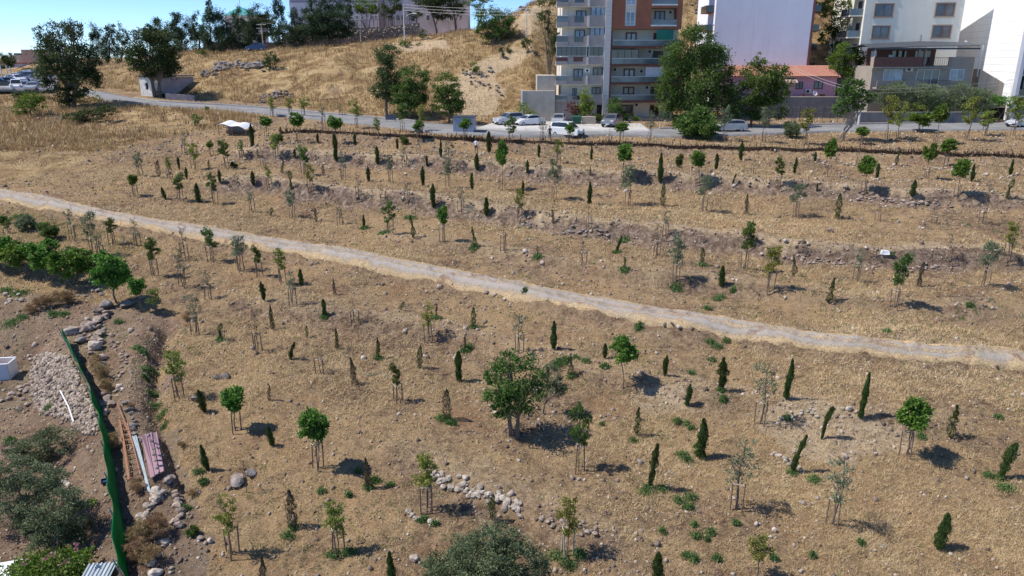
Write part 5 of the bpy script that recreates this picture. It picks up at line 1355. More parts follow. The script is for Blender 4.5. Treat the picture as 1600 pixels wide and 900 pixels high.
a, b = hp(330, 385), hp(545, 525); window(hs, a[0], b[0], b[1], a[1], YH, 'frame_wh', 'glass_bl', 2, t=.07)
a, b = hp(745, 385), hp(1005, 530); window(hs, a[0], b[0], b[1] - .7, a[1], YH, 'frame_wh', 'glass', 2, t=.08, name='balcony_door')
a, b = hp(1160, 385), hp(1312, 525); window(hs, a[0], b[0], b[1], a[1], YH, 'frame_wh', 'glass_bl', 1, t=.08)
ac_unit(hs, hp(638, 382)[0], hp(638, 382)[1], YH - .02, 1.2)
bz = hp(900, 610)[1]
MB().box(hp(200, 500)[0], hp(1110, 500)[0], YH - 1.3, YH - .01, bz - .2, bz).build('balcony', M['drab'], hs)
MB().box(hp(200, 500)[0], hp(720, 500)[0], YH - 1.3, YH - 1.2, bz, bz + 1.0).build('balcony_parapet', M['drab'], hs)
rl = MB(); xa, xb = hp(725, 500)[0], hp(1108, 500)[0]
for k in range(16): rl.tube([(xa + (xb - xa) * k / 15, YH - 1.25, bz), (xa + (xb - xa) * k / 15, YH - 1.25, bz + 1.05)], .018, 4)
rl.tube([(xa, YH - 1.25, bz + 1.05), (xb, YH - 1.25, bz + 1.05)], .03, 4); rl.build('railing', M['frame_dk'], hs)
xa, za = hp(430, 195, YH - .5)
sh = empty('laundry_airer', (xa, YH - .2, zt1), 'white sheet heaped on a chair on the covered roof terrace', 'laundry')
MB().hexa([(-.35, -.2, .9), (.3, -.2, .85), (.35, .2, .9), (-.3, .25, .95), (-.22, -.12, 1.55), (.2, -.1, 1.5), (.2, .12, 1.55), (-.2, .15, 1.65)]).build('sheet', M['curtain'], sh)
for sx in (-.25, .25): MB().tube([(sx, 0, 0), (sx, 0, .95)], .03, 5).build('leg', M['steel'], sh)
shadow_block = empty('shade_side_wall', (0, 0, 0), 'grey block with sloping top standing in for the house shadow on the white tower', 'wall')
a, b, c, d = P(1521, 170, YH + .8), P(1563, 172, YH + .8), P(1563, 131, YH + .8), P(1521, 108, YH + .8)
MB().hexa([(a[0], YH + .8, 9.5), (b[0], YH + .8, 9.5), (b[0], YH + 2.6, 9.5), (a[0], YH + 2.6, 9.5), (a[0], YH + .8, d[1]), (b[0], YH + .8, c[1]), (b[0], YH + 2.6, c[1]), (a[0], YH + 2.6, d[1])]).build('wall', M['drab'], shadow_block)  # solid grey block in the shape of the house's cast shadow
gw = empty('garage', (0, 0, 0), 'dark open garage under the vine beside the white tower', 'garage')
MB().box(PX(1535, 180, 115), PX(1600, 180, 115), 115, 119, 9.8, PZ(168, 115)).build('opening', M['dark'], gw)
MB().box(PX(1533, 180, 114.9), PX(1605, 180, 114.9), 114.6, 119.2, PZ(168, 115) + .004, PZ(163, 115)).build('lintel', M['concrete'], gw)
rwall = empty('roadside_wall', (0, 0, 0), 'dark grey garden wall behind the road under the balconied house', 'wall')
MB().box(PX(1338, 185, 109.6), PX(1532, 185, 109.6), 109.6, 109.95, 9.6, PZ(176, 109.6)).build('wall', M['wall_grey'], rwall)
MB().box(PX(1337, 185, 109.6), PX(1533, 185, 109.6), 109.52, 110.02, PZ(176, 109.6) + .003, PZ(176, 109.6) + .12).build('coping', M['concrete'], rwall)
brw = MB().box(PX(1415, 180, 110.3), PX(1440, 180, 110.3), 110.3, 110.5, 10, PZ(166, 110.3)).build('garden_gate', M['wood_br']); tag(brw, 'brown garden gate between the olives of the balconied house', 'gate')

# ---- hilltop institution and its stone retaining wall
YI = 174.0
ins = empty('institution', (0, 0, 0), 'long pale pink institutional building on the hilltop behind pines', 'building')
def ip(px, py): return P(px, py, YI)
ix0, ix1 = ip(453, 20)[0], ip(592, 20)[0]
MB().box(ix0, ix1, YI, YI + 14, 16, ip(500, -45)[1]).build('wall', M['pinkwhite'], ins)
MB().box(ix1 + .01, ip(600, 20)[0], YI - .8, YI + 13, 16, ip(500, -45)[1]).build('stair_tower', plain('dusty_mauve', (.36, .29, .29), .85, .1, .5), ins)
MB().box(ip(600, 20)[0] + .01, ip(730, 20)[0], YI + .8, YI + 12, 16, ip(500, -20)[1]).build('wing', M['pinkwhite'], ins)
MB().box(ix0 + .3, ix1 - .3, YI - .12, YI - .01, ip(0, 4)[1], ip(0, 0)[1]).build('cornice', plain('dull_violet_band', (.30, .28, .36), .8, .1, .5), ins)
for r_, (t, b) in enumerate([(11, 19.5), (24, 30.5), (-7, 0)]):
    for px in [457, 463, 472, 480, 512, 520, 530, 541, 549, 558, 566, 582, 588]:
        a = ip(px - 2.4, t); c = ip(px + 2.4, b); window(ins, a[0], c[0], c[1], a[1], YI, 'frame_wh', 'glass', 1, t=.1)
for px in (610, 621, 629, 640, 668, 690, 705):
    a = ip(px - 3, 23); c = ip(px + 3, 32); w = window(ins, a[0], c[0], c[1], a[1], YI + .8, 'frame_wh', 'glass_dk', 1, t=.1)
hw = empty('stone_retaining_wall', (0, 0, 0), 'rubble stone retaining wall on the hilltop below the pale institution', 'retaining wall')
yw = 162.0
xw = [PX(q, 55, yw) for q in (440, 540, 590, 625, 655)]; zw = [PZ(q, yw) for q in (54, 46, 44, 41, 37)]
for i in range(4): MB().hexa([(xw[i], yw, 14), (xw[i + 1], yw, 14), (xw[i + 1], yw + 1.2, 14), (xw[i], yw + 1.2, 14), (xw[i], yw, zw[i]), (xw[i + 1], yw, zw[i + 1]), (xw[i + 1], yw + 1.2, zw[i + 1]), (xw[i], yw + 1.2, zw[i])]).build('wall', M['stone_wall'], hw)
cp = MB()
for i in range(4): cp.hexa([(xw[i], yw - .1, zw[i]), (xw[i + 1], yw - .1, zw[i + 1]), (xw[i + 1], yw + 1.3, zw[i + 1]), (xw[i], yw + 1.3, zw[i]), (xw[i], yw - .1, zw[i] + .2), (xw[i + 1], yw - .1, zw[i + 1] + .2), (xw[i + 1], yw + 1.3, zw[i + 1] + .2), (xw[i], yw + 1.3, zw[i] + .2)])
cp.build('coping', M['stone_wall'], hw)
n = 2600; q = NR.random(n); sx = xw[0] + (xw[-1] - xw[0]) * q; top = np.interp(sx, xw, zw); szz = NR.uniform(17, 28, n); k = szz < top - .2
joined_stones('wall_stones', sx[k], np.full(k.sum(), yw - .02), szz[k], NR.uniform(.25, .5, k.sum()), stones_material('hill_wall_stones', (.13, .10, .09), (.27, .22, .19), (.42, .36, .31)), parent=hw)
fi = empty('iron_fence', (0, 0, 0), 'thin dark iron fence on top of the hilltop stone wall', 'fence')
for i in range(4):
    for kk in range(8):
        t_ = kk / 8; x_ = xw[i] + (xw[i + 1] - xw[i]) * t_; z_ = zw[i] + (zw[i + 1] - zw[i]) * t_ + .18
        MB().tube([(x_, yw + .6, z_), (x_, yw + .6, z_ + 1.6)], .05, 4).build('post', M['frame_dk'], fi)
    MB().tube([(xw[i], yw + .6, zw[i] + 1.7), (xw[i + 1], yw + .6, zw[i + 1] + 1.7)], .04, 4).build('rail', M['frame_dk'], fi)
lw = empty('boundary_wall', (0, 0, 0), 'low mauve boundary wall with dark bushes along the left crest', 'wall')
MB().box(PX(318, 75, 168), PX(452, 75, 168), 168, 168.5, 14, PZ(66, 168)).build('wall', M['hut_side'], lw)
th = empty('teal_roof_building', (0, 0, 0), 'building with a pointed teal roof behind the crest pines', 'building')
Yt = 200.0
MB().box(PX(352, 40, Yt), PX(395, 40, Yt), Yt, Yt + 12, 15, PZ(24, Yt)).build('wall', M['pinkwhite'], th)
c = P(375, 11, Yt + 6)
MB().hexa([(PX(350, 24, Yt), Yt - .6, PZ(24, Yt)), (PX(397, 24, Yt), Yt - .6, PZ(24, Yt)), (PX(397, 24, Yt), Yt + 12.6, PZ(24, Yt)), (PX(350, 24, Yt), Yt + 12.6, PZ(24, Yt)),
           (c[0] - .3, Yt + 5.8, c[1]), (c[0] + .3, Yt + 5.8, c[1]), (c[0] + .3, Yt + 6.2, c[1]), (c[0] - .3, Yt + 6.2, c[1])]).build('roof', M['teal'], th)
MB().tube([(c[0], Yt + 6, c[1]), (c[0], Yt + 6, c[1] + 2)], .06, 5).build('finial', M['steel'], th)

# ---- old white hut by the road
hut = empty('white_hut', (0, 0, 0), 'old flat-roofed hut with peeling white front wall by the road', 'hut')
hx, _ = P(221, 150, 127.5); hut.location = (hx, 127.5, float(H(hx + 1.5, 127.5)) - .4); hut.rotation_euler = (0, 0, R(-20))
hh = PZ(120, 127.5) - hut.location.z
fwm = MB()
wx = (1.15, 1.75, hh * .42, hh * .72)
fwm.box(0, wx[0], 0, .25, 0, hh).box(wx[1], 4.0, 0, .25, 0, hh).box(wx[0], wx[1], 0, .25, 0, wx[2]).box(wx[0], wx[1], 0, .25, wx[3], hh)
fwm.build('front_wall', M['hut_white'], hut)
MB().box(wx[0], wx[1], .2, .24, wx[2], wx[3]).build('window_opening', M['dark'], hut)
MB().box(3.76, 4.02, .252, 8, 0, hh * .97).build('shade_side_wall', M['hut_side'], hut)
MB().box(0, .25, .252, 8, 0, hh * .97).build('shade_side_wall', M['hut_side'], hut)
MB().box(-.15, 4.3, -.12, 8.2, hh + .004, hh + .22).build('roof_slab', M['hut_roof'], hut)
MB().box(-.05, 4.02, -.12, -.01, 0, .35).build('plinth', M['wall_grey'], hut)
lwl = empty('roadside_wall', (0, 0, 0), 'low crumbling wall along the road right of the white hut', 'wall')
MB().hexa([(PX(258, 156, 123.5), 123.5, 12), (PX(302, 158, 123.5), 123.5, 12), (PX(302, 158, 123.5), 124, 12), (PX(258, 156, 123.5), 124, 12), (PX(258, 146, 123.5), 123.5, PZ(146, 123.5)), (PX(302, 146, 123.5), 123.5, PZ(149, 123.5)), (PX(302, 146, 123.5), 124, PZ(149, 123.5)), (PX(258, 146, 123.5), 124, PZ(146, 123.5))]).build('wall', M['hut_side'], lwl)

# ---- far left buildings
fb = empty('far_building', (0, 0, 0), 'far brown flat-roofed building with stepped top behind the car park', 'building')
Yb = 240.0
def fp_(px, py): return P(px, py, Yb)
MB().box(fp_(18, 100)[0], fp_(62, 100)[0], Yb, Yb + 20, 12, fp_(0, 86)[1]).build('wall', M['far_brown'], fb)
MB().box(fp_(38.5, 100)[0], fp_(62, 100)[0], Yb - .6, Yb + 12, fp_(0, 97)[1], fp_(0, 77.5)[1]).build('upper_wall', M['far_brown'], fb)
MB().box(fp_(32, 100)[0], fp_(44, 100)[0], Yb - 1, Yb - .62, fp_(0, 111)[1], fp_(0, 98)[1]).build('red_panel', M['far_red'], fb)
MB().box(fp_(44.3, 100)[0], fp_(56, 100)[0], Yb - 1, Yb - .62, fp_(0, 109)[1], fp_(0, 102)[1]).build('window_band', M['glass'], fb)
MB().box(fp_(18, 100)[0], fp_(31.5, 100)[0], Yb - 2.5, Yb - .1, fp_(0, 99)[1], fp_(0, 97)[1]).build('white_canopy', M['white'], fb)
MB().box(fp_(18, 100)[0], fp_(39, 100)[0], Yb + 2, Yb + 10, fp_(0, 85.9)[1], fp_(0, 83)[1]).build('roof_plant', M['roofgrey'], fb)
MB().box(fp_(19, 100)[0], fp_(31, 100)[0], Yb - .3, Yb - .02, 12, fp_(0, 103)[1]).build('dark_windows', M['glass_dk'], fb)
fb2 = empty('far_building', (0, 0, 0), 'far pale low building with reddish roof at the left edge', 'building')
MB().box(PX(-20, 100, 225), PX(6, 100, 225), 225, 240, 12, PZ(100, 225)).build('wall', M['pinkwhite'], fb2)
MB().box(PX(-22, 100, 225), PX(7, 100, 225), 224.5, 240.5, PZ(100, 225) + .003, PZ(97.5, 225)).build('roof', M['tile'], fb2)

# ---- blue-grey metal cabin and the small dark sign by the road
cb = empty('metal_cabin', (0, 0, 0), 'blue-grey sheet metal cabin standing at the roadside', 'cabin')
pc = at(724, 208); kx = 1 / FPX * (pc.y * CP + 3)
cw = 32 * kx; ch = height_at(pc, 722, 182.5)
cb.location = (PX(708, 205, pc.y), pc.y, pc.z); cb.rotation_euler = (0, 0, R(-6))
pwid = cw / 8
for k in range(8): MB().box(k * pwid + .012, (k + 1) * pwid - .012, -.02, .03, 0, ch - .05).build('sheet_panel', M['cabin'], cb)
MB().box(.02, cw - .02, .035, 2.4, 0, ch - .12).build('body', M['cabin'], cb)
MB().box(-.12, cw + .15, -.15, 2.6, ch - .05, ch + .05).build('roof', M['roofgrey'], cb)
sg = at(611, 191); so = empty('notice_board', sg, 'small dark notice board on two posts at the roadside below the eucalyptus', 'notice board')
MB().box(-.75, .75, -.04, .04, .35, 1.05).build('board', plain('slate_board', (.10, .12, .15), .6, .15, 2), so)
for sx in (-.6, .6): MB().tube([(sx, .07, -.2), (sx, .07, 1.05)], .04, 5).build('post', M['steel'], so)
# ------------------------------------------------------------------ cars
def paint(name, c, rough=.3, metal=.0):
    m, t, b, o = nodes_of(name)
    n = noise_n(t, 3, 3, .6, obj_pos(t)); col = ramp_n(t, n, [(.3, tuple(x * .88 for x in c)), (.7, c)])
    t.links.new(col, b.inputs['Base Color']); b.inputs['Roughness'].default_value = rough; b.inputs['Metallic'].default_value = metal
    b.inputs['Coat Weight'].default_value = .5; b.inputs['Coat Roughness'].default_value = .1
    return m
PAINT = {'white': paint('white_car_paint', (.78, .79, .80)), 'silver': paint('silver_car_paint', (.48, .50, .53), .3, .3), 'dark': paint('dark_grey_car_paint', (.055, .06, .07)),
         'grey': paint('grey_car_paint', (.20, .21, .24), .3, .2), 'blue': paint('blue_car_paint', (.05, .10, .22)), 'black': paint('black_car_paint', (.02, .02, .022))}
M['tyre'] = plain('tyre_rubber', (.02, .02, .02), .9, .2, 6, world=False)
M['rim'] = plain('wheel_rim', (.42, .43, .45), .4, .1, 6, metal=.5, world=False)
M['lamp_red'] = plain('tail_lamp', (.35, .02, .02), .3, .1, 6, world=False)
M['lamp_clear'] = plain('head_lamp', (.7, .7, .68), .2, .05, 6, world=False)
M['plastic'] = plain('black_plastic', (.03, .03, .032), .6, .15, 6, world=False)
M['plate'] = plain('number_plate', (.68, .68, .66), .5, .05, 6, world=False)
# side profiles (x forward, z up): body under the window line, then the greenhouse
CARS = {
 'sedan': dict(L=4.5, W=1.76, body=[(-2.22,.35),(-2.25,.72),(-2.12,.98),(-1.55,1.02),(.75,.96),(1.75,.84),(2.15,.70),(2.25,.45),(2.18,.25),(-2.1,.25)], top=[(-1.65,1.0),(-.95,1.40),(-.2,1.46),(.35,1.42),(1.15,.93)]),
 'hatch': dict(L=4.1, W=1.70, body=[(-2.02,.35),(-2.06,.75),(-2.0,1.0),(-1.7,1.02),(.7,.97),(1.55,.86),(1.95,.70),(2.04,.45),(1.98,.25),(-1.95,.25)], top=[(-1.95,1.0),(-1.55,1.42),(-.6,1.50),(.2,1.45),(1.05,.94)]),
 'suv': dict(L=4.4, W=1.84, body=[(-2.16,.42),(-2.2,.85),(-2.14,1.12),(-1.8,1.15),(.8,1.10),(1.7,1.0),(2.12,.82),(2.2,.5),(2.1,.32),(-2.08,.32)], top=[(-2.1,1.12),(-1.75,1.62),(-.7,1.70),(.2,1.65),(1.05,1.08)]),
 'van': dict(L=4.25, W=1.82, body=[(-2.08,.38),(-2.12,.9),(-2.1,1.10),(-1.8,1.12),(1.0,1.08),(1.75,.92),(2.05,.75),(2.12,.45),(2.05,.25),(-2.0,.25)], top=[(-2.1,1.1),(-1.98,1.76),(-.8,1.84),(.4,1.80),(1.3,1.06)]),
}
CARMESH = {}
def car_meshes(kind):
    if kind in CARMESH: return CARMESH[kind]
    d = CARS[kind]; W = d['W'] / 2; out = {}
    # body: profile swept in sections that tuck in at sill and shoulder
    def sweep(prof, ws):
        v, f = [], []; n = len(prof)
        for y, k in ws:
            cx = sum(p[0] for p in prof) / n; cz_ = sum(p[1] for p in prof) / n
            for x, z in prof: v.append((cx + (x - cx) * k, y, cz_ + (z - cz_) * k if k > .97 else cz_ + (z - cz_) * (k * .5 + .5)))
        for i in range(len(ws) - 1):
            for j in range(n): f.append((i * n + j, i * n + (j + 1) % n, (i + 1) * n + (j + 1) % n, (i + 1) * n + j))
        f.append(tuple(range(n))[::-1]); f.append(tuple((len(ws) - 1) * n + j for j in range(n)))
        mb = MB(); mb.v = v; mb.f = f; return mb
    out['body'] = sweep(d['body'], [(-W, .955), (-W * .93, 1), (W * .93, 1), (W, .955)]).mesh('body')
    top = d['top']; gt = MB(); n = len(top)
    zl = min(p[1] for p in top); zh = max(p[1] for p in top)
    def wy(z): return W * (.92 - .20 * (z - zl) / (zh - zl))
    gt.v = [(x, -wy(z), z) for x, z in top] + [(x, wy(z), z) for x, z in top]
    gt.f = [tuple(range(n))[::-1], tuple(range(n, 2 * n))] + [(j, j + 1, n + j + 1, n + j) for j in range(n - 1)]
    out['greenhouse'] = gt.mesh('greenhouse')
    # side windows, windscreen, rear window as dark glass just proud of the shell
    gl = {}
    c = [(sum(p[0] for p in top) / n, zl + (zh - zl) * .5)]
    for s in (-1, 1):
        mb = MB(); ins = [(c[0][0] + (x - c[0][0]) * .86, c[0][1] + (z - c[0][1]) * .72 + .02) for x, z in top]
        mid = c[0][0] + .1
        mb.v = [(x, s * (wy(z) + .012), z) for x, z in ins]; mb.f = [tuple(range(n))]
        gl['side_window' + str(s)] = mb.mesh('side_window')
    (xa, za), (xb, zb) = top[-2], top[-1]
    mb = MB(); e = .012
    def lerp(p, q, t): return (p[0] + (q[0] - p[0]) * t, p[1] + (q[1] - p[1]) * t)
    def pane(p, q, sgn):
        a, b = lerp(p, q, .1), lerp(p, q, .9); m = MB()
        m.v = [(a[0] + sgn * e, -wy(a[1]) * .9, a[1] + e), (b[0] + sgn * e, -wy(b[1]) * .93, b[1] + e), (b[0] + sgn * e, wy(b[1]) * .93, b[1] + e), (a[0] + sgn * e, wy(a[1]) * .9, a[1] + e)]; m.f = [(0, 1, 2, 3)]; return m
    out['windscreen'] = pane(top[-2], top[-1], 1).mesh('windscreen'); out['rear_window'] = pane(top[1], top[0], -1).mesh('rear_window')
    out['glass'] = gl
    r = .33 if kind == 'suv' else .30
    ty = MB(); ty.tube([(0, -.1, 0), (0, -.08, 0), (0, .08, 0), (0, .1, 0)], [r * .9, r, r, r * .9], 14); out['tyre'] = ty.mesh('tyre')
    rm = MB(); rm.tube([(0, -.112, 0), (0, .112, 0)], r * .62, 10); out['rim'] = rm.mesh('rim'); out['r'] = r
    ar = MB(); ar.tube([(0, -.03, 0), (0, .03, 0)], r * 1.22, 14); out['arch'] = ar.mesh('wheel_arch')
    lm = MB().box(-.06, .06, -.2, .2, -.09, .09); out['lamp'] = lm.mesh('headlight'); out['lampr'] = MB().box(-.05, .05, -.13, .13, -.13, .13).mesh('tail_light')
    out['bumper'] = MB().box(-.07, .07, -W * .86, W * .86, -.12, .12).mesh('bumper'); out['plate'] = MB().box(-.02, .02, -.26, .26, -.06, .06).mesh('number_plate')
    out['mirror'] = MB().box(-.06, .06, -.1, .1, -.07, .07).mesh('wing_mirror')
    CARMESH[kind] = out; return out
def withmat(me, mat, cache={}):
    k = (me.name, mat.name)
    if k not in cache:
        m2 = me.copy(); m2.materials.clear(); m2.materials.append(mat); cache[k] = m2
    return cache[k]
def car(name, px, py, kind, col, yaw, label, cat='car', group=None, detail=True, Y=None, lift=.07):
    p = at(px, py)
    root = empty(name, p + Vector((0, 0, lift)), label, cat, group, R(yaw))
    m = car_meshes(kind); d = CARS[kind]; pt = PAINT[col]; W = d['W'] / 2
    b = child('body', withmat(m['body'], pt), root); g = child('roof', withmat(m['greenhouse'], pt), root)
    for k, me in m['glass'].items(): child('side_window', withmat(me, M['glass_dk']), root)
    child('windscreen', withmat(m['windscreen'], M['glass_dk']), root); child('rear_window', withmat(m['rear_window'], M['glass_dk']), root)
    xw = d['L'] * .31
    for sx in (-1, 1):
        for sy in (-1, 1):
            w = child('wheel', withmat(m['tyre'], M['tyre']), root, loc=(sx * xw + .05, sy * (W - .1), m['r'])); child('rim', withmat(m['rim'], M['rim']), w)
            if detail: child('wheel_arch', withmat(m['arch'], M['plastic']), root, loc=(sx * xw + .05, sy * (W - .045), m['r'] + .03))
    xf = max(q[0] for q in d['body']); xr = min(q[0] for q in d['body']); zl = 1.0 if kind in ('van', 'suv') else .78
    for sy in (-1, 1):
        child('headlight', withmat(m['lamp'], M['lamp_clear']), root, loc=(xf - .14, sy * W * .68, zl - .12)); child('tail_light', withmat(m['lampr'], M['lamp_red']), root, loc=(xr + .04, sy * W * .82, zl))
        if detail: child('wing_mirror', withmat(m['mirror'], pt), root, loc=(.75, sy * (W + .07), 1.05 if kind in ('van', 'suv') else .98))
    if detail:
        child('bumper', withmat(m['bumper'], M['plastic']), root, loc=(xf - .05, 0, .38)); child('bumper', withmat(m['bumper'], M['plastic']), root, loc=(xr + .03, 0, .40))
        child('number_plate', withmat(m['plate'], M['plate']), root, loc=(xf + .03, 0, .45)); child('number_plate', withmat(m['plate'], M['plate']), root, loc=(xr - .05, 0, .62))
    return root
car('parked_car', 795, 195.5, 'suv', 'silver', -150, 'silver-grey suv with dark roof line, leftmost car on the apron', group='cars parked at the apartment')
car('parked_car', 827, 196.5, 'sedan', 'white', -150, 'white sedan parked right of the silver suv on the apron', group='cars parked at the apartment')
car('parked_car', 873, 195, 'hatch', 'silver', -100, 'silver hatchback partly hidden behind the white van', group='cars parked at the apartment')
car('parked_van', 886, 213.5, 'van', 'white', -35, 'white delivery van with dark windscreen standing on the near road edge', 'van')
car('parked_car', 956, 198, 'suv', 'grey', -115, 'grey suv parked before the low hedges of the apartment', group='cars parked at the apartment')
car('parked_car', 1141, 205.5, 'hatch', 'silver', 180, 'silver hatchback seen side-on under the big roadside tree', group='cars on the right road')
car('parked_car', 1594, 198.5, 'hatch', 'silver', -160, 'silver car cut by the right edge before the dark garage', group='cars on the right road')
car('parked_car', 401, 80, 'hatch', 'blue', 180, 'small blue car up on the crest under the pines', group=None, detail=False, lift=.1)
CP_ = [(28, 144, 'van', 'white', -60, 'white van facing the camera in the front of the far car park'), (54, 144.5, 'sedan', 'silver', -75, 'pale car facing the camera at the front right of the far car park'),
       (40, 143.5, 'hatch', 'grey', -80, 'grey car between the two pale front cars of the far car park'), (68, 131, 'hatch', 'white', 180, 'white car at the right side of the far car park by the tall tree'),
       (3, 139, 'hatch', 'black', 20, 'black car at the left edge of the far car park'), (14, 137, 'sedan', 'silver', 30, 'silver car near the left edge of the far car park'), (20, 136.5, 'hatch', 'blue', 30, 'blue car, third from the left edge in the far car park')]
for a in CP_: car('distant_car', *a, group='cars in the far car park', detail=False, lift=.3)
rowc = ['white', 'blue', 'silver', 'dark', 'blue', 'white', 'silver', 'dark']
ordn = ['first', 'second', 'third', 'fourth', 'fifth', 'sixth', 'seventh', 'eighth']
for k in range(8):
    car('distant_car', 26 + k * 4.4, 131.5 - k * 1.35, ['hatch', 'sedan'][k % 2], rowc[k], -20, '%s car in the back row of the far car park, %s from the left' % (rowc[k], ordn[k]), group='cars in the far car park', detail=False, lift=.3)

# ------------------------------------------------------------------ people
def person(px, py, label, shirt, trousers, yaw, pose=0.0):
    p = at(px, py); root = empty('person', p + Vector((0, 0, .03)), label, 'person', None, R(yaw))
    J = {'pelvis': (0, 0, .93), 'belly': (0, .01, 1.08), 'chest': (0, .0, 1.30), 'neck': (0, 0, 1.47), 'chin': (0, -.015, 1.55), 'head': (0, -.02, 1.64), 'crown': (0, 0, 1.72)}
    chain = [('pelvis', 'belly'), ('belly', 'chest'), ('chest', 'neck'), ('neck', 'chin'), ('chin', 'head'), ('head', 'crown')]
    rad = {'pelvis': .135, 'belly': .125, 'chest': .145, 'neck': .055, 'chin': .062, 'head': .092, 'crown': .06}
    for s, n in ((-1, 'l'), (1, 'r')):
        st = s * pose
        J['hip' + n] = (s * .09, 0, .88); J['knee' + n] = (s * .11, -.03 + st * .12, .49); J['ank' + n] = (s * .12, st * .2 + .02, .09); J['toe' + n] = (s * .135, st * .2 - .15, .04)
        J['sho' + n] = (s * .19, 0, 1.40); J['elb' + n] = (s * .26, .03 - st * .05, 1.12); J['wri' + n] = (s * .25, -.10 - st * .1, .88); J['palm' + n] = (s * .245, -.13 - st * .1, .81)
        for a, b in (('pelvis', 'hip'), ('hip', 'knee'), ('knee', 'ank'), ('ank', 'toe')): chain.append((a if a == 'pelvis' else a + n, b + n))
        for a, b in (('chest', 'sho'), ('sho', 'elb'), ('elb', 'wri'), ('wri', 'palm')): chain.append((a if a == 'chest' else a + n, b + n))
        for k in range(4):
            f = 'fin%d%s' % (k, n); J[f] = (s * .245 + (k - 1.5) * .004, -.165 - st * .1 + k * .022, .735 + abs(k - 1.3) * .008); rad[f] = .009; chain.append(('palm' + n, f))
        J['thu' + n] = (s * .225, -.185 - st * .1, .80); rad['thu' + n] = .010; chain.append(('wri' + n, 'thu' + n))
        rad.update({'hip' + n: .095, 'knee' + n: .06, 'ank' + n: .042, 'toe' + n: .04, 'sho' + n: .065, 'elb' + n: .045, 'wri' + n: .03, 'palm' + n: .032})
    names = list(J); idx = {k: i for i, k in enumerate(names)}
    me = bpy.data.meshes.new('body'); me.from_pydata([J[k] for k in names], [(idx[a], idx[b]) for a, b in chain], [])
    o = link('body', me, None, root)
    sk = o.modifiers.new('skin', 'SKIN'); sk.use_smooth_shade = True
    for i, k in enumerate(names):
        v = me.skin_vertices[0].data[i]; v.radius = (rad[k], rad[k] * (.72 if k in ('belly', 'chest', 'pelvis') else 1)); v.use_root = k == 'pelvis'
    ss = o.modifiers.new('smooth', 'SUBSURF'); ss.levels = ss.render_levels = 1
    dg_ = bpy.context.evaluated_depsgraph_get(); bpy.context.view_layer.update()
    m2 = bpy.data.meshes.new_from_object(o.evaluated_get(bpy.context.evaluated_depsgraph_get())); o.modifiers.clear(); o.data = m2
    m2.materials.clear()
    skin = plain('skin', (.42, .26, .19), .6, .06, 5, world=False)
    for m_ in (skin, shirt, trousers, M['plastic']): m2.materials.append(m_)
    for f in m2.polygons:
        c = f.center
        f.material_index = 3 if c.z < .10 else 2 if (c.z < .99 and abs(c.x) < .21) else 1 if (c.z < 1.46 and not (abs(c.x) > .21 and c.z < 1.12)) else 0
        f.use_smooth = True
    hm = MB(); bm = bmesh.new(); bmesh.ops.create_icosphere(bm, subdivisions=2, radius=.108)
    for v in bm.verts: v.co.y *= 1.1
    bmesh.ops.delete(bm, geom=[v for v in bm.verts if v.co.z < -.0 and v.co.y < .03], context='VERTS'); hme = bpy.data.meshes.new('hair'); bm.to_mesh(hme); bm.free()
    h = link('hair', hme, plain('dark_hair', (.02, .016, .013), .8, .2, 9, world=False), root, (0, .0, 1.655), True)
    fm = MB().hexa([(-.012, -.135, 1.60), (.012, -.135, 1.60), (.014, -.09, 1.60), (-.014, -.09, 1.60), (-.006, -.115, 1.645), (.006, -.115, 1.645), (.008, -.09, 1.645), (-.008, -.09, 1.645)]).build('nose', skin, root)
    em = MB()
    for s in (-1, 1): em.box(s * .035 - .012, s * .035 + .012, -.112, -.100, 1.642, 1.652)
    em.build('eyes', M['plastic'], root)
    return root
M['black_cloth'] = plain('black_cloth', (.02, .02, .022), .9, .2, 6, world=False)
M['white_cloth'] = plain('white_cloth', (.68, .66, .70), .9, .08, 6, world=False)
M['navy_cloth'] = plain('navy_cloth', (.03, .035, .055), .9, .2, 6, world=False)
person(859, 219, 'person in black clothes standing at the road edge left of the white van', M['black_cloth'], M['black_cloth'], 10, .3)
person(744, 241, 'person in white shirt and dark trousers standing among the top terrace saplings', M['white_cloth'], M['navy_cloth'], 160, .4)

# ------------------------------------------------------------------ poles and wires
def pole(px, py, ptop, label, r=.11, mat='concrete', Y=None, arms=0, lamp=0, cat='utility pole', name='utility_pole'):
    if Y is None: p = at(px, py)
    else:
        x, _ = P(px, py, Y); p = Vector((x, Y, float(H(x, Y))))
    root = empty(name, p, label, cat); h = P(px, ptop, p.y)[1] - p.z
    MB().tube([(0, 0, -.5), (0, 0, h)], [r, r * .65], 8).build('pole', M[mat], root)
    if arms:
        for k in range(arms):
            MB().tube([(-1.0, 0, h - .3 - k * .7), (1.0, 0, h - .3 - k * .7)], .05, 5).build('crossarm', M['steel'], root)
            for sx in (-.85, 0, .85): MB().tube([(sx, 0, h - .27 - k * .7), (sx, 0, h - .1 - k * .7)], .05, 6).build('insulator', M['plastic'], root)
    if lamp:
        MB().tube([(0, 0, h * .62), (lamp * 1.0, -.1, h * .74), (lamp * 1.9, -.2, h * .765)], .05, 6).build('lamp_arm', M['steel'], root)
        MB().hexa([(lamp * 1.7 - .0, -.35, h * .75), (lamp * 2.5, -.35, h * .75), (lamp * 2.5, -.05, h * .75), (lamp * 1.7, -.05, h * .75), (lamp * 1.75, -.3, h * .78), (lamp * 2.4, -.3, h * .78), (lamp * 2.4, -.1, h * .78), (lamp * 1.75, -.1, h * .78)]).build('lamp_head', M['ac_white'], root)
    return root, p + Vector((0, 0, h))
M['pole_white'] = plain('pale_pole', (.55, .55, .53), .8, .1, 1)
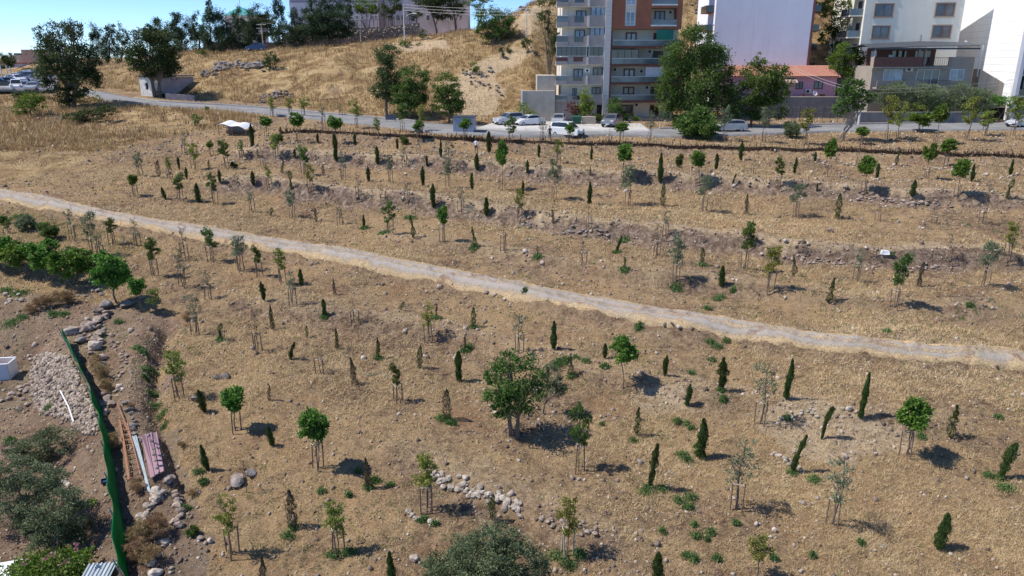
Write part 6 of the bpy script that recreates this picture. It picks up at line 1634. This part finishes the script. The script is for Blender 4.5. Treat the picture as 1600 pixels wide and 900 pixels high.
pA, tA = pole(632.5, 65, 7, 'pale concrete pole with curved street lamp arm on the middle hill', .14, 'pole_white', lamp=1)
pB, tB = pole(564, 69, 24, 'thin pale pole with crossbar in front of the hilltop stone wall', .09, 'pole_white', Y=157, arms=1)
pC, tC = pole(412, 79, 36, 'pole with crossarms among the left crest pines', .12, 'concrete', Y=156, arms=2)
pD, tD = pole(822.5, 57, 4, 'thin pale pole on the hillside left of the dark conifer', .09, 'pole_white')
pE, tE = pole(1341, 195, 138, 'pale concrete utility pole at the road in front of the slender tree', .17, 'pole_white')
for px, lab in [(6, 'leaning pale pole, leftmost by the far car park'), (15, 'second pale pole by the far car park'), (20.5, 'third pale pole by the far car park')]:
    pole(px, 132, 98 + (px - 6) * .4, lab, .13, 'pole_white')
def wires(name, a, b, n, label, sag=.5, dz=.35, group=None):
    for k in range(n):
        pts = []
        for i in range(13):
            t = i / 12; q = a.lerp(b, t); pts.append(q + Vector((0, 0, -sag * 4 * t * (1 - t) - k * dz)))
        o = MB().tube([p - a for p in pts], .022, 4).build('power_line', M['steel']); o.location = a
        tag(o, label if n == 1 else ['upper', 'middle', 'lower'][k if n == 3 else k * 2] + ' of the ' + label, 'cable', group)
x_, z_ = P(868, 12, 126)
wires('w', tA, Vector((x_, 126, z_)), 3, 'thin cables running from the hill lamp pole to the apartment block', .4, .5, 'cables over the hill')
wires('w', tC, tB, 1, 'thin cable between the two poles on the crest', .5, .4)
x_, z_ = P(1240, 104, 120)
wires('w', tE + Vector((0, 0, -.2)), Vector((x_, 120, z_)), 2, 'thin cables from the concrete road pole towards the lavender wall', .4, .4, 'cables at the pink house')
x_, z_ = P(1640, 118, 116)
wires('w', tE + Vector((0, 0, -.2)), Vector((x_, 116, z_)), 2, 'thin cables from the concrete road pole past the balconied house', .4, .5, 'cables at the balconied house')

# ------------------------------------------------------------------ brushwood fence along the top of the planting
bf = empty('brushwood_fence', (0, 0, 0), 'low dark brushwood fence running along the top of the planted slope', 'fence')
M['brush'] = plain('dark_brushwood', (.085, .055, .038), .95, .4, 6)
fxs, fys = np.array(fx_), np.array(fy_)
L_ = np.concatenate([[0], np.cumsum(np.hypot(np.diff(fxs), np.diff(fys)))])
def fpt(s): return np.interp(s, L_, fxs), np.interp(s, L_, fys)
n = 4200; s_ = NR.uniform(0, L_[-1], n); bx, by = fpt(s_); by = by + NR.normal(0, .10, n); bz = np.asarray(H(bx, by))
hgt = NR.uniform(.2, .58, n) * (1 + vnoise(s_ * .25, s_ * 0, 91) * .9) ; wv = .045
a_ = NR.uniform(0, 3.14, n); tx = NR.normal(0, .22, n); c_ = np.stack([bx, by, bz - .05], 1)
dv = np.stack([np.cos(a_) * wv, np.sin(a_) * wv, np.zeros(n)], 1); tp = np.stack([tx, NR.normal(0, .12, n), hgt], 1)
V = np.stack([c_ - dv, c_ + dv, c_ + tp + dv * .5, c_ + tp - dv * .5], 1).reshape(-1, 3)
tag(link('brushwood', np_mesh('brushwood', V, np.arange(4 * n).reshape(-1, 4)), M['brush'], bf), kind='stuff')
core = MB()
for s0 in np.arange(0, L_[-1] - 1.5, 1.5):
    a = fpt(s0); b = fpt(s0 + 1.5); za, zb = float(H(*a)), float(H(*b))
    core.hexa([(a[0], a[1] - .07, za - .2), (b[0], b[1] - .07, zb - .2), (b[0], b[1] + .07, zb - .2), (a[0], a[1] + .07, za - .2), (a[0], a[1] - .05, za + .27), (b[0], b[1] - .05, zb + .27), (b[0], b[1] + .05, zb + .27), (a[0], a[1] + .05, za + .27)])
core.build('woven_core', M['brush'], bf)
pm_ = MB().tube([(0, 0, -.2), (0, 0, .9)], [.05, .035], 5).mesh('stake'); pm_.materials.append(M['brush'])
s0 = .6
while s0 < L_[-1]:
    q = fpt(s0); child('stake', pm_, bf, (1, 1, rnd.uniform(.45, 1.15)), (rnd.uniform(-.15, .15), rnd.uniform(-.18, .18), 0), (float(q[0]), float(q[1]), float(H(*q)))); s0 += rnd.uniform(.35, 1.3)

# ------------------------------------------------------------------ dry stone rows, heaps, boulders
def stone_row(label, pts, n, size, spread, pool=None, name='dry_stone_row', cat='stone row'):
    c = at(*pts[len(pts) // 2]); root = empty(name, c, label, cat)
    L = np.concatenate([[0], np.cumsum([math.hypot(b[0] - a[0], b[1] - a[1]) for a, b in zip(pts[:-1], pts[1:])])])
    for k in range(n):
        s = rnd.uniform(0, L[-1]); px = np.interp(s, L, [p[0] for p in pts]); py = np.interp(s, L, [p[1] for p in pts])
        place_rock('stone', px + rnd.uniform(-2, 2), py + rnd.gauss(0, spread), rnd.uniform(.6, 1.5) * size, root, pool, c)
ROWS = [
 ('row of pinkish stones below two saplings on the right of the second terrace', [(1337,310),(1380,313),(1420,318),(1487,319)], 46, 6.5, 2.5, None),
 ('tumbled row of pale stones near the bottom centre above the grey olive', [(672,746),(700,757),(735,766),(770,778),(800,790),(815,797)], 85, 9.5, 6, ROCKSW),
 ('short arc of pale stones under the staked sapling near the bottom centre', [(636,795),(642,806),(655,812),(668,816),(690,822)], 12, 9, 2, ROCKSW),
 ('loose pale stones right of the grey olive at the bottom centre', [(845,806),(862,815),(885,820),(920,830),(945,838)], 22, 8, 6, None),
 ('stones spilling from the terrace edge at the centre of the planted slope', [(815,352),(850,356),(885,362),(925,366),(958,370)], 36, 6, 4, ROCKSG),
 ('stones along the terrace edge above the right saplings', [(1225,404),(1270,408),(1320,411),(1345,414)], 34, 6, 3, None),
 ('line of stones along the terrace edge at the far right', [(1395,417),(1430,420),(1480,418)], 22, 6, 3, None),
 ('low ring of stones under the fence at the upper right', [(1258,256),(1290,254),(1325,258),(1355,259),(1385,264),(1415,263)], 34, 4.5, 2.5, ROCKSW),
 ('stones under the fence at the right end', [(1460,264),(1490,265),(1560,275),(1590,279)], 26, 5, 2, ROCKSW),
 ('stones beneath the fence in the middle of the top terrace', [(850,250),(885,247),(925,252),(980,255),(1020,256)], 34, 4.5, 2.5, ROCKSG),
 ('stones beneath the fence left of the white-shirted person', [(560,228),(610,232),(660,233),(700,237),(735,238)], 34, 4, 2.5, ROCKSG),
 ('stones around the left end of the brushwood fence', [(400,215),(430,226),(470,224),(500,230)], 24, 4.5, 3, ROCKSG),
 ('small heap of pale stones beside the bent cypress at lower right', [(1205,706),(1220,716),(1240,726),(1256,731)], 20, 7, 4, ROCKSW),
 ('scattered pale stones on the bare patch at the right', [(1210,660),(1260,650),(1320,640),(1310,672)], 26, 6, 7, ROCKSW),
 ('broken rocks under the dark pit by the right bare sapling', [(1360,858),(1385,855),(1380,840)], 8, 6, 3, ROCKSW),
 ('boulders heaped at the head of the green net', [(112,520),(128,525),(140,512),(155,500),(168,498),(150,540),(135,535)], 34, 15, 7, None),
 ('line of large stones on the soil bank right of the green net', [(150,548),(158,572),(165,600),(160,620),(172,640),(182,648)], 20, 14, 8, None),
 ('loose stones on the soil ridge above the metal frames', [(170,520),(190,545),(200,560),(188,580),(180,610)], 34, 7, 10, None),
 ('slabby stones lying just above the pink sheet', [(180,625),(196,630),(205,640),(215,690),(222,680)], 12, 10, 6, ROCKSG),
 ('row of stones along the ditch below the pink sheet', [(262,748),(272,762),(276,775),(280,790),(284,806),(282,815),(272,826)], 26, 12, 5, None),
 ('pale rocks on the slope left of the ditch near the bottom', [(205,800),(215,808),(225,812),(235,790),(250,765),(238,785),(260,760)], 20, 14, 5, ROCKSW),
 ('rocks on the soil near the bottom left beside the green net', [(232,855),(248,850),(258,845),(240,890),(225,862)], 10, 13, 6, ROCKSW),
 ('dark stones edging the upper garden path', [(100,478),(118,465),(128,460),(145,458),(158,461)], 12, 10, 3, ROCKSG),
 ('stones round the grassy strip at the far left', [(5,468),(20,463),(40,470),(65,478),(52,470)], 14, 8, 4, ROCKSW),
 ('earth-coloured edging stones stepping down the left garden', [(0,626),(15,620),(30,612),(46,606),(20,640),(50,628)], 18, 9, 3, None),
 ('pale stones dropped between the garden olives', [(100,752),(108,762),(112,770),(105,775)], 8, 9, 3, ROCKSW),
 ('stones on the left garden edge by the olive trees', [(12,702),(10,710),(115,668),(120,660),(28,848),(32,860)], 12, 10, 4, None),
 ('dark outcrop of rocks at the foot of the middle hill by the road', [(408,150),(425,148),(440,146),(456,150),(400,156)], 40, 6, 3, ROCKSG),
 ('dark rock ledge across the left hill face', [(318,116),(335,110),(350,104),(370,103),(392,104),(415,106)], 110, 8, 3.5, ROCKSG),
 ('dark rock outcrop beside the round hill bush', [(720,112),(735,117),(755,118),(772,120),(765,108)], 26, 5, 3, ROCKSG),
 ('dark rocks low on the bare hill above the road', [(735,130),(760,134),(775,136),(785,150)], 18, 5, 3, ROCKSG),
 ('pile of grey rubble in the dry field by the far-left tree', [(75,190),(85,186),(95,182),(100,192)], 26, 5, 4, ROCKSG),
 ('grey rocks on the summit right of the apartment block', [(1078,14),(1090,10),(1098,18),(1085,22)], 18, 7, 4, ROCKSG),
 ('rocks at the top of the hill near the ridge path', [(808,20),(820,16),(830,12),(805,28)], 16, 6, 4, ROCKSG),
]
for lab, pts, n, size, spr, pool in ROWS: stone_row(lab, pts, n, size, spr, pool)
SOLO = [(372,752,26,'upper reddish boulder of the pair at the left of the lower slope',ROCKS),(368,748,22,'boulder leaning on the pair beside a bare sapling at lower left',ROCKS),(372,757,28,'striped grey boulder, lowest of the group beside the bare sapling',ROCKSG),(392,742,20,'boulder behind the bare sapling at lower left',ROCKSG),
 (309,625,20,'grey boulder beside the leaning cypress at left',ROCKSG),(340,592,14,'pale rock of the pair below the bare-twig sapling',ROCKSG),(354,590,17,'dark flat rock of the pair below the bare-twig sapling',ROCKSG),
 (113,521,26,'large pale grey boulder at the top end of the green net',ROCKSW),(150,543,24,'large cream boulder right of the green net',ROCKSW),(128,535,22,'grey boulder next to the cream boulder at the green net',ROCKSG),(167,481,30,'long dark slab by the large mulberry tree at left',ROCKSG),(198,479,22,'dark boulder under the round green sapling at left',ROCKSG),
 (1038,508,10,'first stone of the trio on the lower edge of the track',ROCKSG),(1050,507,9,'middle stone of the trio on the lower edge of the track',ROCKSG),(1060,512,10,'last stone of the trio on the lower edge of the track',ROCKSW),
 (1253,787,12,'bright cream stone on the lower right slope',ROCKSW),(1210,830,11,'pale stone near the bottom right of the centre',ROCKSW),(1486,868,10,'pale stone under the fat cypress at bottom right',ROCKSW),(1326,640,13,'pale flat stone left of the tallest cypress at right',ROCKSW),(1058,597,9,'grey stone beside the small cypress right of the lollipop tree',ROCKSG),
 (1003,656,9,'round grey stone above the thin staked cypress',ROCKSG),(648,875,18,'pale boulder at the left edge of the bottom grey olive',ROCKSW),(543,846,9,'tilted brown stone right of the bottom yellow-green sapling',ROCKS),(1296,362,14,'pinkish rock in the middle of the right upper slope',ROCKS),(1227,377,10,'pale rock on the right upper slope',ROCKSW),
 (1438,280,9,'pinkish stone beside a staked sapling under the fence',ROCKS),(1321,293,10,'flat pinkish stone on the second terrace',ROCKS),(918,832,11,'round white stone right of the bottom white-tied sapling',ROCKSW),(244,897,24,'large pale rock cut by the bottom edge near the green net',ROCKSW),(313,842,12,'brown rock beside the green shrub at bottom left',ROCKS),
 (904,750,8,'white stone under the thin tall sapling right of the round tree',ROCKSW),(1000,722,11,'dark stone on a white one left of the leaning thin cypress',ROCKSG),(268,889,9,'small white stone near the bottom edge left',ROCKSW),(208,667,18,'pale slab above the pipes',ROCKSG)]
for px, py, s, lab, pool in SOLO:
    o = place_rock('boulder' if s > 15 else 'stone', px, py, s, None, pool); tag(o, lab, 'boulder' if s > 15 else 'stone')
# rubble slope left of the net: stones too small to pick apart
RUB = [(52,560),(70,552),(108,556),(120,580),(140,625),(158,668),(150,680),(128,678),(110,660),(80,650),(58,640),(46,610)]
pts = []
while len(pts) < 3000:
    q = (rnd.uniform(44, 160), rnd.uniform(550, 680))
    if inpoly(np.array([q[0]]), np.array([q[1]]), RUB)[0]: pts.append(q)
cs = [at(RUB[0][0], RUB[0][1])]
corner = [at(*q) for q in RUB]
gx0, gx1, gy0, gy1 = min(c.x for c in corner), max(c.x for c in corner), min(c.y for c in corner), max(c.y for c in corner)
x = NR.uniform(gx0, gx1, 9000); y = NR.uniform(gy0, gy1, 9000); z = np.asarray(H(x, y)); px, py = project(x, y, z); k = inpoly(px, py, RUB); x, y, z = x[k], y[k], z[k]
joined_stones('rubble_slope', x, y, z, NR.uniform(.09, .24, len(x)), stones_material('rubble_stones', (.14, .105, .085), (.27, .215, .175), (.45, .38, .32)))

# ------------------------------------------------------------------ green net fence
M['net'] = leafmat('green_net', (.015, .19, .06), (.02, .24, .075), (.03, .30, .095), .6, 0)
nf = empty('green_net_fence', (0, 0, 0), 'green shade-net fence running down the left side of the lower slope', 'fence')
W_ = [at(a, b) for a, b in NET_PX]
ls = np.concatenate([[0], np.cumsum([(b - a).length for a, b in zip(W_[:-1], W_[1:])])])
ns, nh = 90, 6; V = []; tops = []
for i in range(ns):
    s = ls[-1] * i / (ns - 1); x = np.interp(s, ls, [w.x for w in W_]); y = np.interp(s, ls, [w.y for w in W_]); g = float(H(x, y))
    hh = 1.12 + .10 * math.sin(s * 1.1) + .06 * math.sin(s * 3.1); tops.append((x, y, g, hh, s))
    for j in range(nh):
        t = j / (nh - 1); V.append((x + math.sin(s * 2.3 + t * 2) * .04 * (.4 + t) - .36 * t, y + math.cos(s * 1.7) * .05, g - .05 + hh * t - .06 * math.sin(s * 2.6) ** 2 * t))
F = [(i * nh + j, (i + 1) * nh + j, (i + 1) * nh + j + 1, i * nh + j + 1) for i in range(ns - 1) for j in range(nh - 1)]
o = link('net', np_mesh('net', V, F, {'tint': np.clip(.5 + vnoise(np.arange(len(V)) * .07, np.arange(len(V)) % nh * .9, 95) * 1.6, 0, 1)}), M['net'], nf, smooth=True); md = o.modifiers.new('thick', 'SOLIDIFY'); md.thickness = .02
for i in range(0, ns, 11):
    x, y, g, hh, s = tops[i]; MB().tube([(x - .08, y, g - .2), (x - .46, y, g + hh - .02)], .03, 6).build('post', M['steel'], nf)

# ------------------------------------------------------------------ scrap metal and garden things, lower left
M['rust'] = plain('rusty_orange_steel', (.30, .15, .095), .75, .3, 6)
M['pipe'] = plain('pale_pipe', (.34, .40, .43), .45, .1, 3)
M['pink_sheet'] = plain('faded_pink_sheet', (.40, .25, .28), .7, .15, 1.5)
def on(px, py, dz=.0): p = at(px, py); return p + Vector((0, 0, dz))
fr_ = empty('rusty_frame', on(205, 720), 'rusty orange ladder-like steel frame lying beside the green net', 'steel frame')
org = fr_.location
rails = [[(187,662),(194,700),(202,757)], [(200,668),(210,705),(221,750)], [(184,635),(197,668),(213,712),(222,752)], [(189,664),(196,700),(204,758)]]
for k, r_ in enumerate(rails): MB().tube([on(*q, .22 + .05 * (k % 2)) - org for q in r_], .032, 6).build('rail', M['rust'], fr_)
for k in range(11):
    t = k / 10; a = on(188 + 13.5 * t, 668 + 88 * t, .24) - org; b = on(202 + 19 * t, 672 + 77 * t, .26) - org
    MB().tube([a, b], .02, 5).build('rung', M['rust'], fr_)
for k, (q0, q1) in enumerate([((209,690),(233,772)), ((214,689),(236,775)), ((211.5,690),(234.5,773.5))]):
    a, b = on(*q0, .28), on(*q1, .16); o = MB().tube([(0, 0, 0), b - a], .034, 8).build('pipe', M['pipe']); o.location = a; tag(o, '%s pale pipe lying between the rusty frame and the pink sheet' % ['leftmost', 'rightmost', 'middle'][k], 'pipe', 'pale pipes beside the pink sheet')
ps = empty('pink_sheet', on(240, 720), 'faded pink metal sheet weighed down with stones beside the rusty frame', 'metal sheet')
c0, c1, c2, c3 = on(222, 687, .2), on(247, 682, .2), on(258, 743, .2), on(236, 755, .2)
for k in range(3):
    t0, t1 = (k + .02) / 3, (k + .98) / 3
    a, b, c, d = c0.lerp(c1, t0), c0.lerp(c1, t1), c3.lerp(c2, t1), c3.lerp(c2, t0); u_ = Vector((0, 0, .05)); e = [q - ps.location + Vector((0, 0, .03 * (k % 2))) for q in (a, b, c, d)]
    MB().hexa(e + [q + u_ for q in e]).build('panel', M['pink_sheet'], ps)
    m_ = [(e[0].lerp(e[1], .8), e[3].lerp(e[2], .8))]
    MB().tube([m_[0][0] + u_, m_[0][1] + u_], .025, 5).build('rib', M['pink_sheet'], ps)
SN = ['first', 'second', 'third', 'fourth', 'fifth', 'sixth']
for k, (px, py) in enumerate([(233,691), (239,699), (241,712), (243,721), (245,730), (247,742)]):
    p = at(px, py); o = link('stone', rnd.choice(ROCKSG)); o.location = p + Vector((0, 0, .36)); o.scale = (.24, .2, .24); o.rotation_euler = (0, 0, k); tag(o, 'grey stone weighing down the pink sheet, %s from its upper end' % SN[k], 'stone', 'stones on the pink sheet')
def tray(px, py, mat, label):
    t_ = empty('tray', on(px, py, .02), label, 'tray', rz=.5)
    MB().box(-.2, .2, -.15, .15, 0, .02).build('base', mat, t_)
    MB().box(-.22, .22, -.17, -.15, 0, .1).box(-.22, .22, .15, .17, 0, .1).box(-.22, -.2, -.149, .149, 0, .1).box(.2, .22, -.149, .149, 0, .1).build('rim', mat, t_)
tray(167, 753, plain('navy_plastic', (.03, .05, .13), .5, .1, 5), 'dark blue plastic tray on bare soil left of the green net')
tray(147, 787, plain('lime_plastic', (.30, .42, .03), .5, .1, 5), 'lime green plastic tray on bare soil beside the garden olives')
tk = empty('water_trough', on(-6, 596), 'open white trough with blue-grey front cut by the left edge', 'trough', rz=R(8))
M['trough'] = plain('blue_white_trough', (.46, .48, .55), .6, .08, 1)
MB().box(-1.6, .75, 0, .06, 0, 1.0).build('front_panel', M['trough'], tk); MB().box(-1.6, .75, 1.0, 1.06, 0, 1.0).build('back_panel', M['white'], tk)
MB().box(.69, .75, .065, .995, 0, 1.0).build('end_panel', M['white'], tk); MB().box(-1.6, .68, .07, .99, 0, .7).build('soil_fill', plain('trough_soil', (.33, .20, .10), .95, .25, 4), tk)
MB().box(-1.62, .77, -.02, .08, 1.003, 1.05).box(-1.62, .77, .98, 1.08, 1.003, 1.05).build('rim', M['white'], tk)
cr = empty('corrugated_sheet', on(153, 920, .35), 'blue-white corrugated roof sheet at the bottom left beside the flowering shrub', 'roof sheet', rz=R(6))
for k in range(7): MB().tube([(-.5 + k * .145, -1.0, .0), (-.5 + k * .145, .75, .2)], .055, 6).build('ridge', M['trough'] if k % 2 else M['pipe'], cr)
MB().hexa([(-.56, -1.0, -.05), (.48, -1.0, -.05), (.48, .75, .15), (-.56, .75, .15), (-.56, -1.0, .0), (.48, -1.0, .0), (.48, .75, .2), (-.56, .75, .2)]).build('sheet', M['pipe'], cr)
for sx in (-.45, .4):
    for sy in (-.9, .7): MB().tube([(sx, sy, -.8), (sx, sy, .1)], .04, 5).build('leg', M['stake'], cr)
c2_ = empty('white_sheet', on(8, 905, .4), 'white sheet lying in the bottom left corner', 'sheet', rz=.3)
MB().hexa([(-.9, -.6, -.3), (.6, -.6, -.3), (.6, .5, 0), (-.9, .5, 0), (-.9, -.6, -.25), (.6, -.6, -.25), (.6, .5, .05), (-.9, .5, .05)]).build('sheet', M['white'], c2_)
lt = MB().tube([(0, 0, 0), tuple(on(108, 640, .06) - on(95, 615, .06)), tuple(on(116, 664, .06) - on(95, 615, .06))], .035, 5).build('white_strip', M['white']); lt.location = on(95, 615, .18); tag(lt, 'thin white strip of plastic lying on the rubble slope', 'plastic strip')
bag = empty('feed_bag', on(1386, 397), 'white and green plastic bag lying on the right upper slope', 'bag')
MB().hexa([(-.5, -.2, 0), (.45, -.25, 0), (.5, .25, 0), (-.45, .2, 0), (-.4, -.1, .3), (.2, -.12, .2), (.25, .12, .22), (-.38, .12, .32)]).build('sack', M['white'], bag)
MB().hexa([(.1, -.26, .01), (.52, -.27, .01), (.54, .26, .01), (.1, .25, .01), (.12, -.15, .24), (.35, -.14, .17), (.36, .14, .17), (.12, .14, .25)]).build('printed_end', M['leaf_weed'], bag)
hose = MB(); hp_ = [on(a, b, .05) for a, b in [(560,578),(567,584),(576,587),(588,586),(597,583),(603,588),(606,592)]]; hose.tube([q - hp_[0] for q in hp_], .025, 6)
o = hose.build('garden_hose', plain('green_hose', (.16, .22, .15), .6, .1, 4)); o.location = hp_[0]; tag(o, 'pale green hose looping over the straw left of the large round tree', 'hose')

# ---- shelter with white canopy at the left end of the planting
sp_ = at(360, 211); shl = empty('canopy_shelter', sp_, 'small shelter with sagging white sheet roof at the left end of the brushwood fence', 'shelter')
kx = (sp_.y * CP) / FPX
cv = MB(); nx, nyy = 9, 5
grid = [[(-16 * kx + 43 * kx * i / (nx - 1), -.4 + 3.2 * j / (nyy - 1), 1.35 + .12 * math.sin(i * 1.3) + .25 * j / nyy - .5 * (i / (nx - 1)) ** 2) for i in range(nx)] for j in range(nyy)]
cv.v = [q for r_ in grid for q in r_]; cv.f = [(j * nx + i, j * nx + i + 1, (j + 1) * nx + i + 1, (j + 1) * nx + i) for j in range(nyy - 1) for i in range(nx - 1)]
o = cv.build('canopy', M['white'], shl); md = o.modifiers.new('t', 'SOLIDIFY'); md.thickness = .05
for i, j in ((0, 0), (4, 0), (8, 0), (0, 4), (8, 4)): q = grid[j][i]; MB().tube([(q[0], q[1], -.4), (q[0], q[1], q[2])], .05, 5).build('post', M['stake'], shl)
MB().box(-11 * kx, 14 * kx, 1.6, 1.8, -.3, 1.1).build('back_wall', M['wall_grey'], shl)
MB().box(-9 * kx, 0, .6, 1.2, -.2, .5).build('bench', M['stake'], shl)

# ------------------------------------------------------------------ labels that single out every plant
def fence_y(px): return np.interp(px, [p[0] for p in FENCE_PX], [p[1] for p in FENCE_PX])
def t_y(px, T_): return np.interp(px, [p[0] for p in T_], [p[1] for p in T_])
def zone(px, py):
    tr = np.interp(px, [p[0] for p in TRACK_PX], [p[1] for p in TRACK_PX])
    side = 'left half of the' if px < 800 else 'right half of the'
    if py < fence_y(px) - 1 and px > 400: return 'on the left roadside verge' if px < 800 else 'on the middle roadside verge' if px < 1160 else 'on the right roadside verge'
    if py < tr:
        if py < t_y(px, T1_PX) - 1: return side + ' top terrace'
        if py < t_y(px, T2_PX): return side + ' second terrace'
        return side + ' bank above the track'
    if py < tr + 105: return ('left' if px < 400 else 'middle' if px < 800 else 'right') + ' strip below the track'
    if px < 420: return 'lower left slope'
    if px < 760: return 'slope left of the round tree'
    if px < 1150: return 'slope right of the round tree'
    return 'lower right slope'
LOOK = {'d': 'dense bright green', 'g': 'leafy green', 'y': 'yellow-green', 'o': 'grey-green', 's': 'thin sparse', 'b': 'bare twiggy', 'k': 'leafless staked', 'm': 'bushy low-crowned green', 'u': 'rounded green', 'v': 'grey-green', 't': 'dry twiggy', 'w': 'straw-coloured dry',
        'Cc': 'dense dark', 'Cr': 'bent green', 'Ct': 'thin ragged', 'Cn': 'dried brown'}
ORD = ['first', 'second', 'third', 'fourth', 'fifth', 'sixth', 'seventh', 'eighth', 'ninth', 'tenth', 'eleventh', 'twelfth', 'thirteenth', 'fourteenth', 'fifteenth', 'sixteenth', 'seventeenth', 'eighteenth', 'nineteenth', 'twentieth']
groups = {}
for q in PLANTS: groups.setdefault((LOOK[q[1]], q[2], zone(q[3], q[4])), []).append(q)
for (look, noun, zn), qs in groups.items():
    qs.sort(key=lambda q: q[3]); zn2 = zn if zn.startswith('on ') else 'on the ' + zn
    for i, q in enumerate(qs):
        pos = 'only one' if len(qs) == 1 else ORD[i] + (' from left' if len(look.split()) + len(zn2.split()) < 11 else '')
        q[0]['label'] = '%s %s, %s %s' % (look, noun, pos, zn2); q[0]['category'] = noun
        q[0]['group'] = {'w': 0, 'sapling': 'saplings planted on the slope', 'cypress': 'young cypresses planted on the slope', 'shrub': 'shrubs on the slope'}[noun]
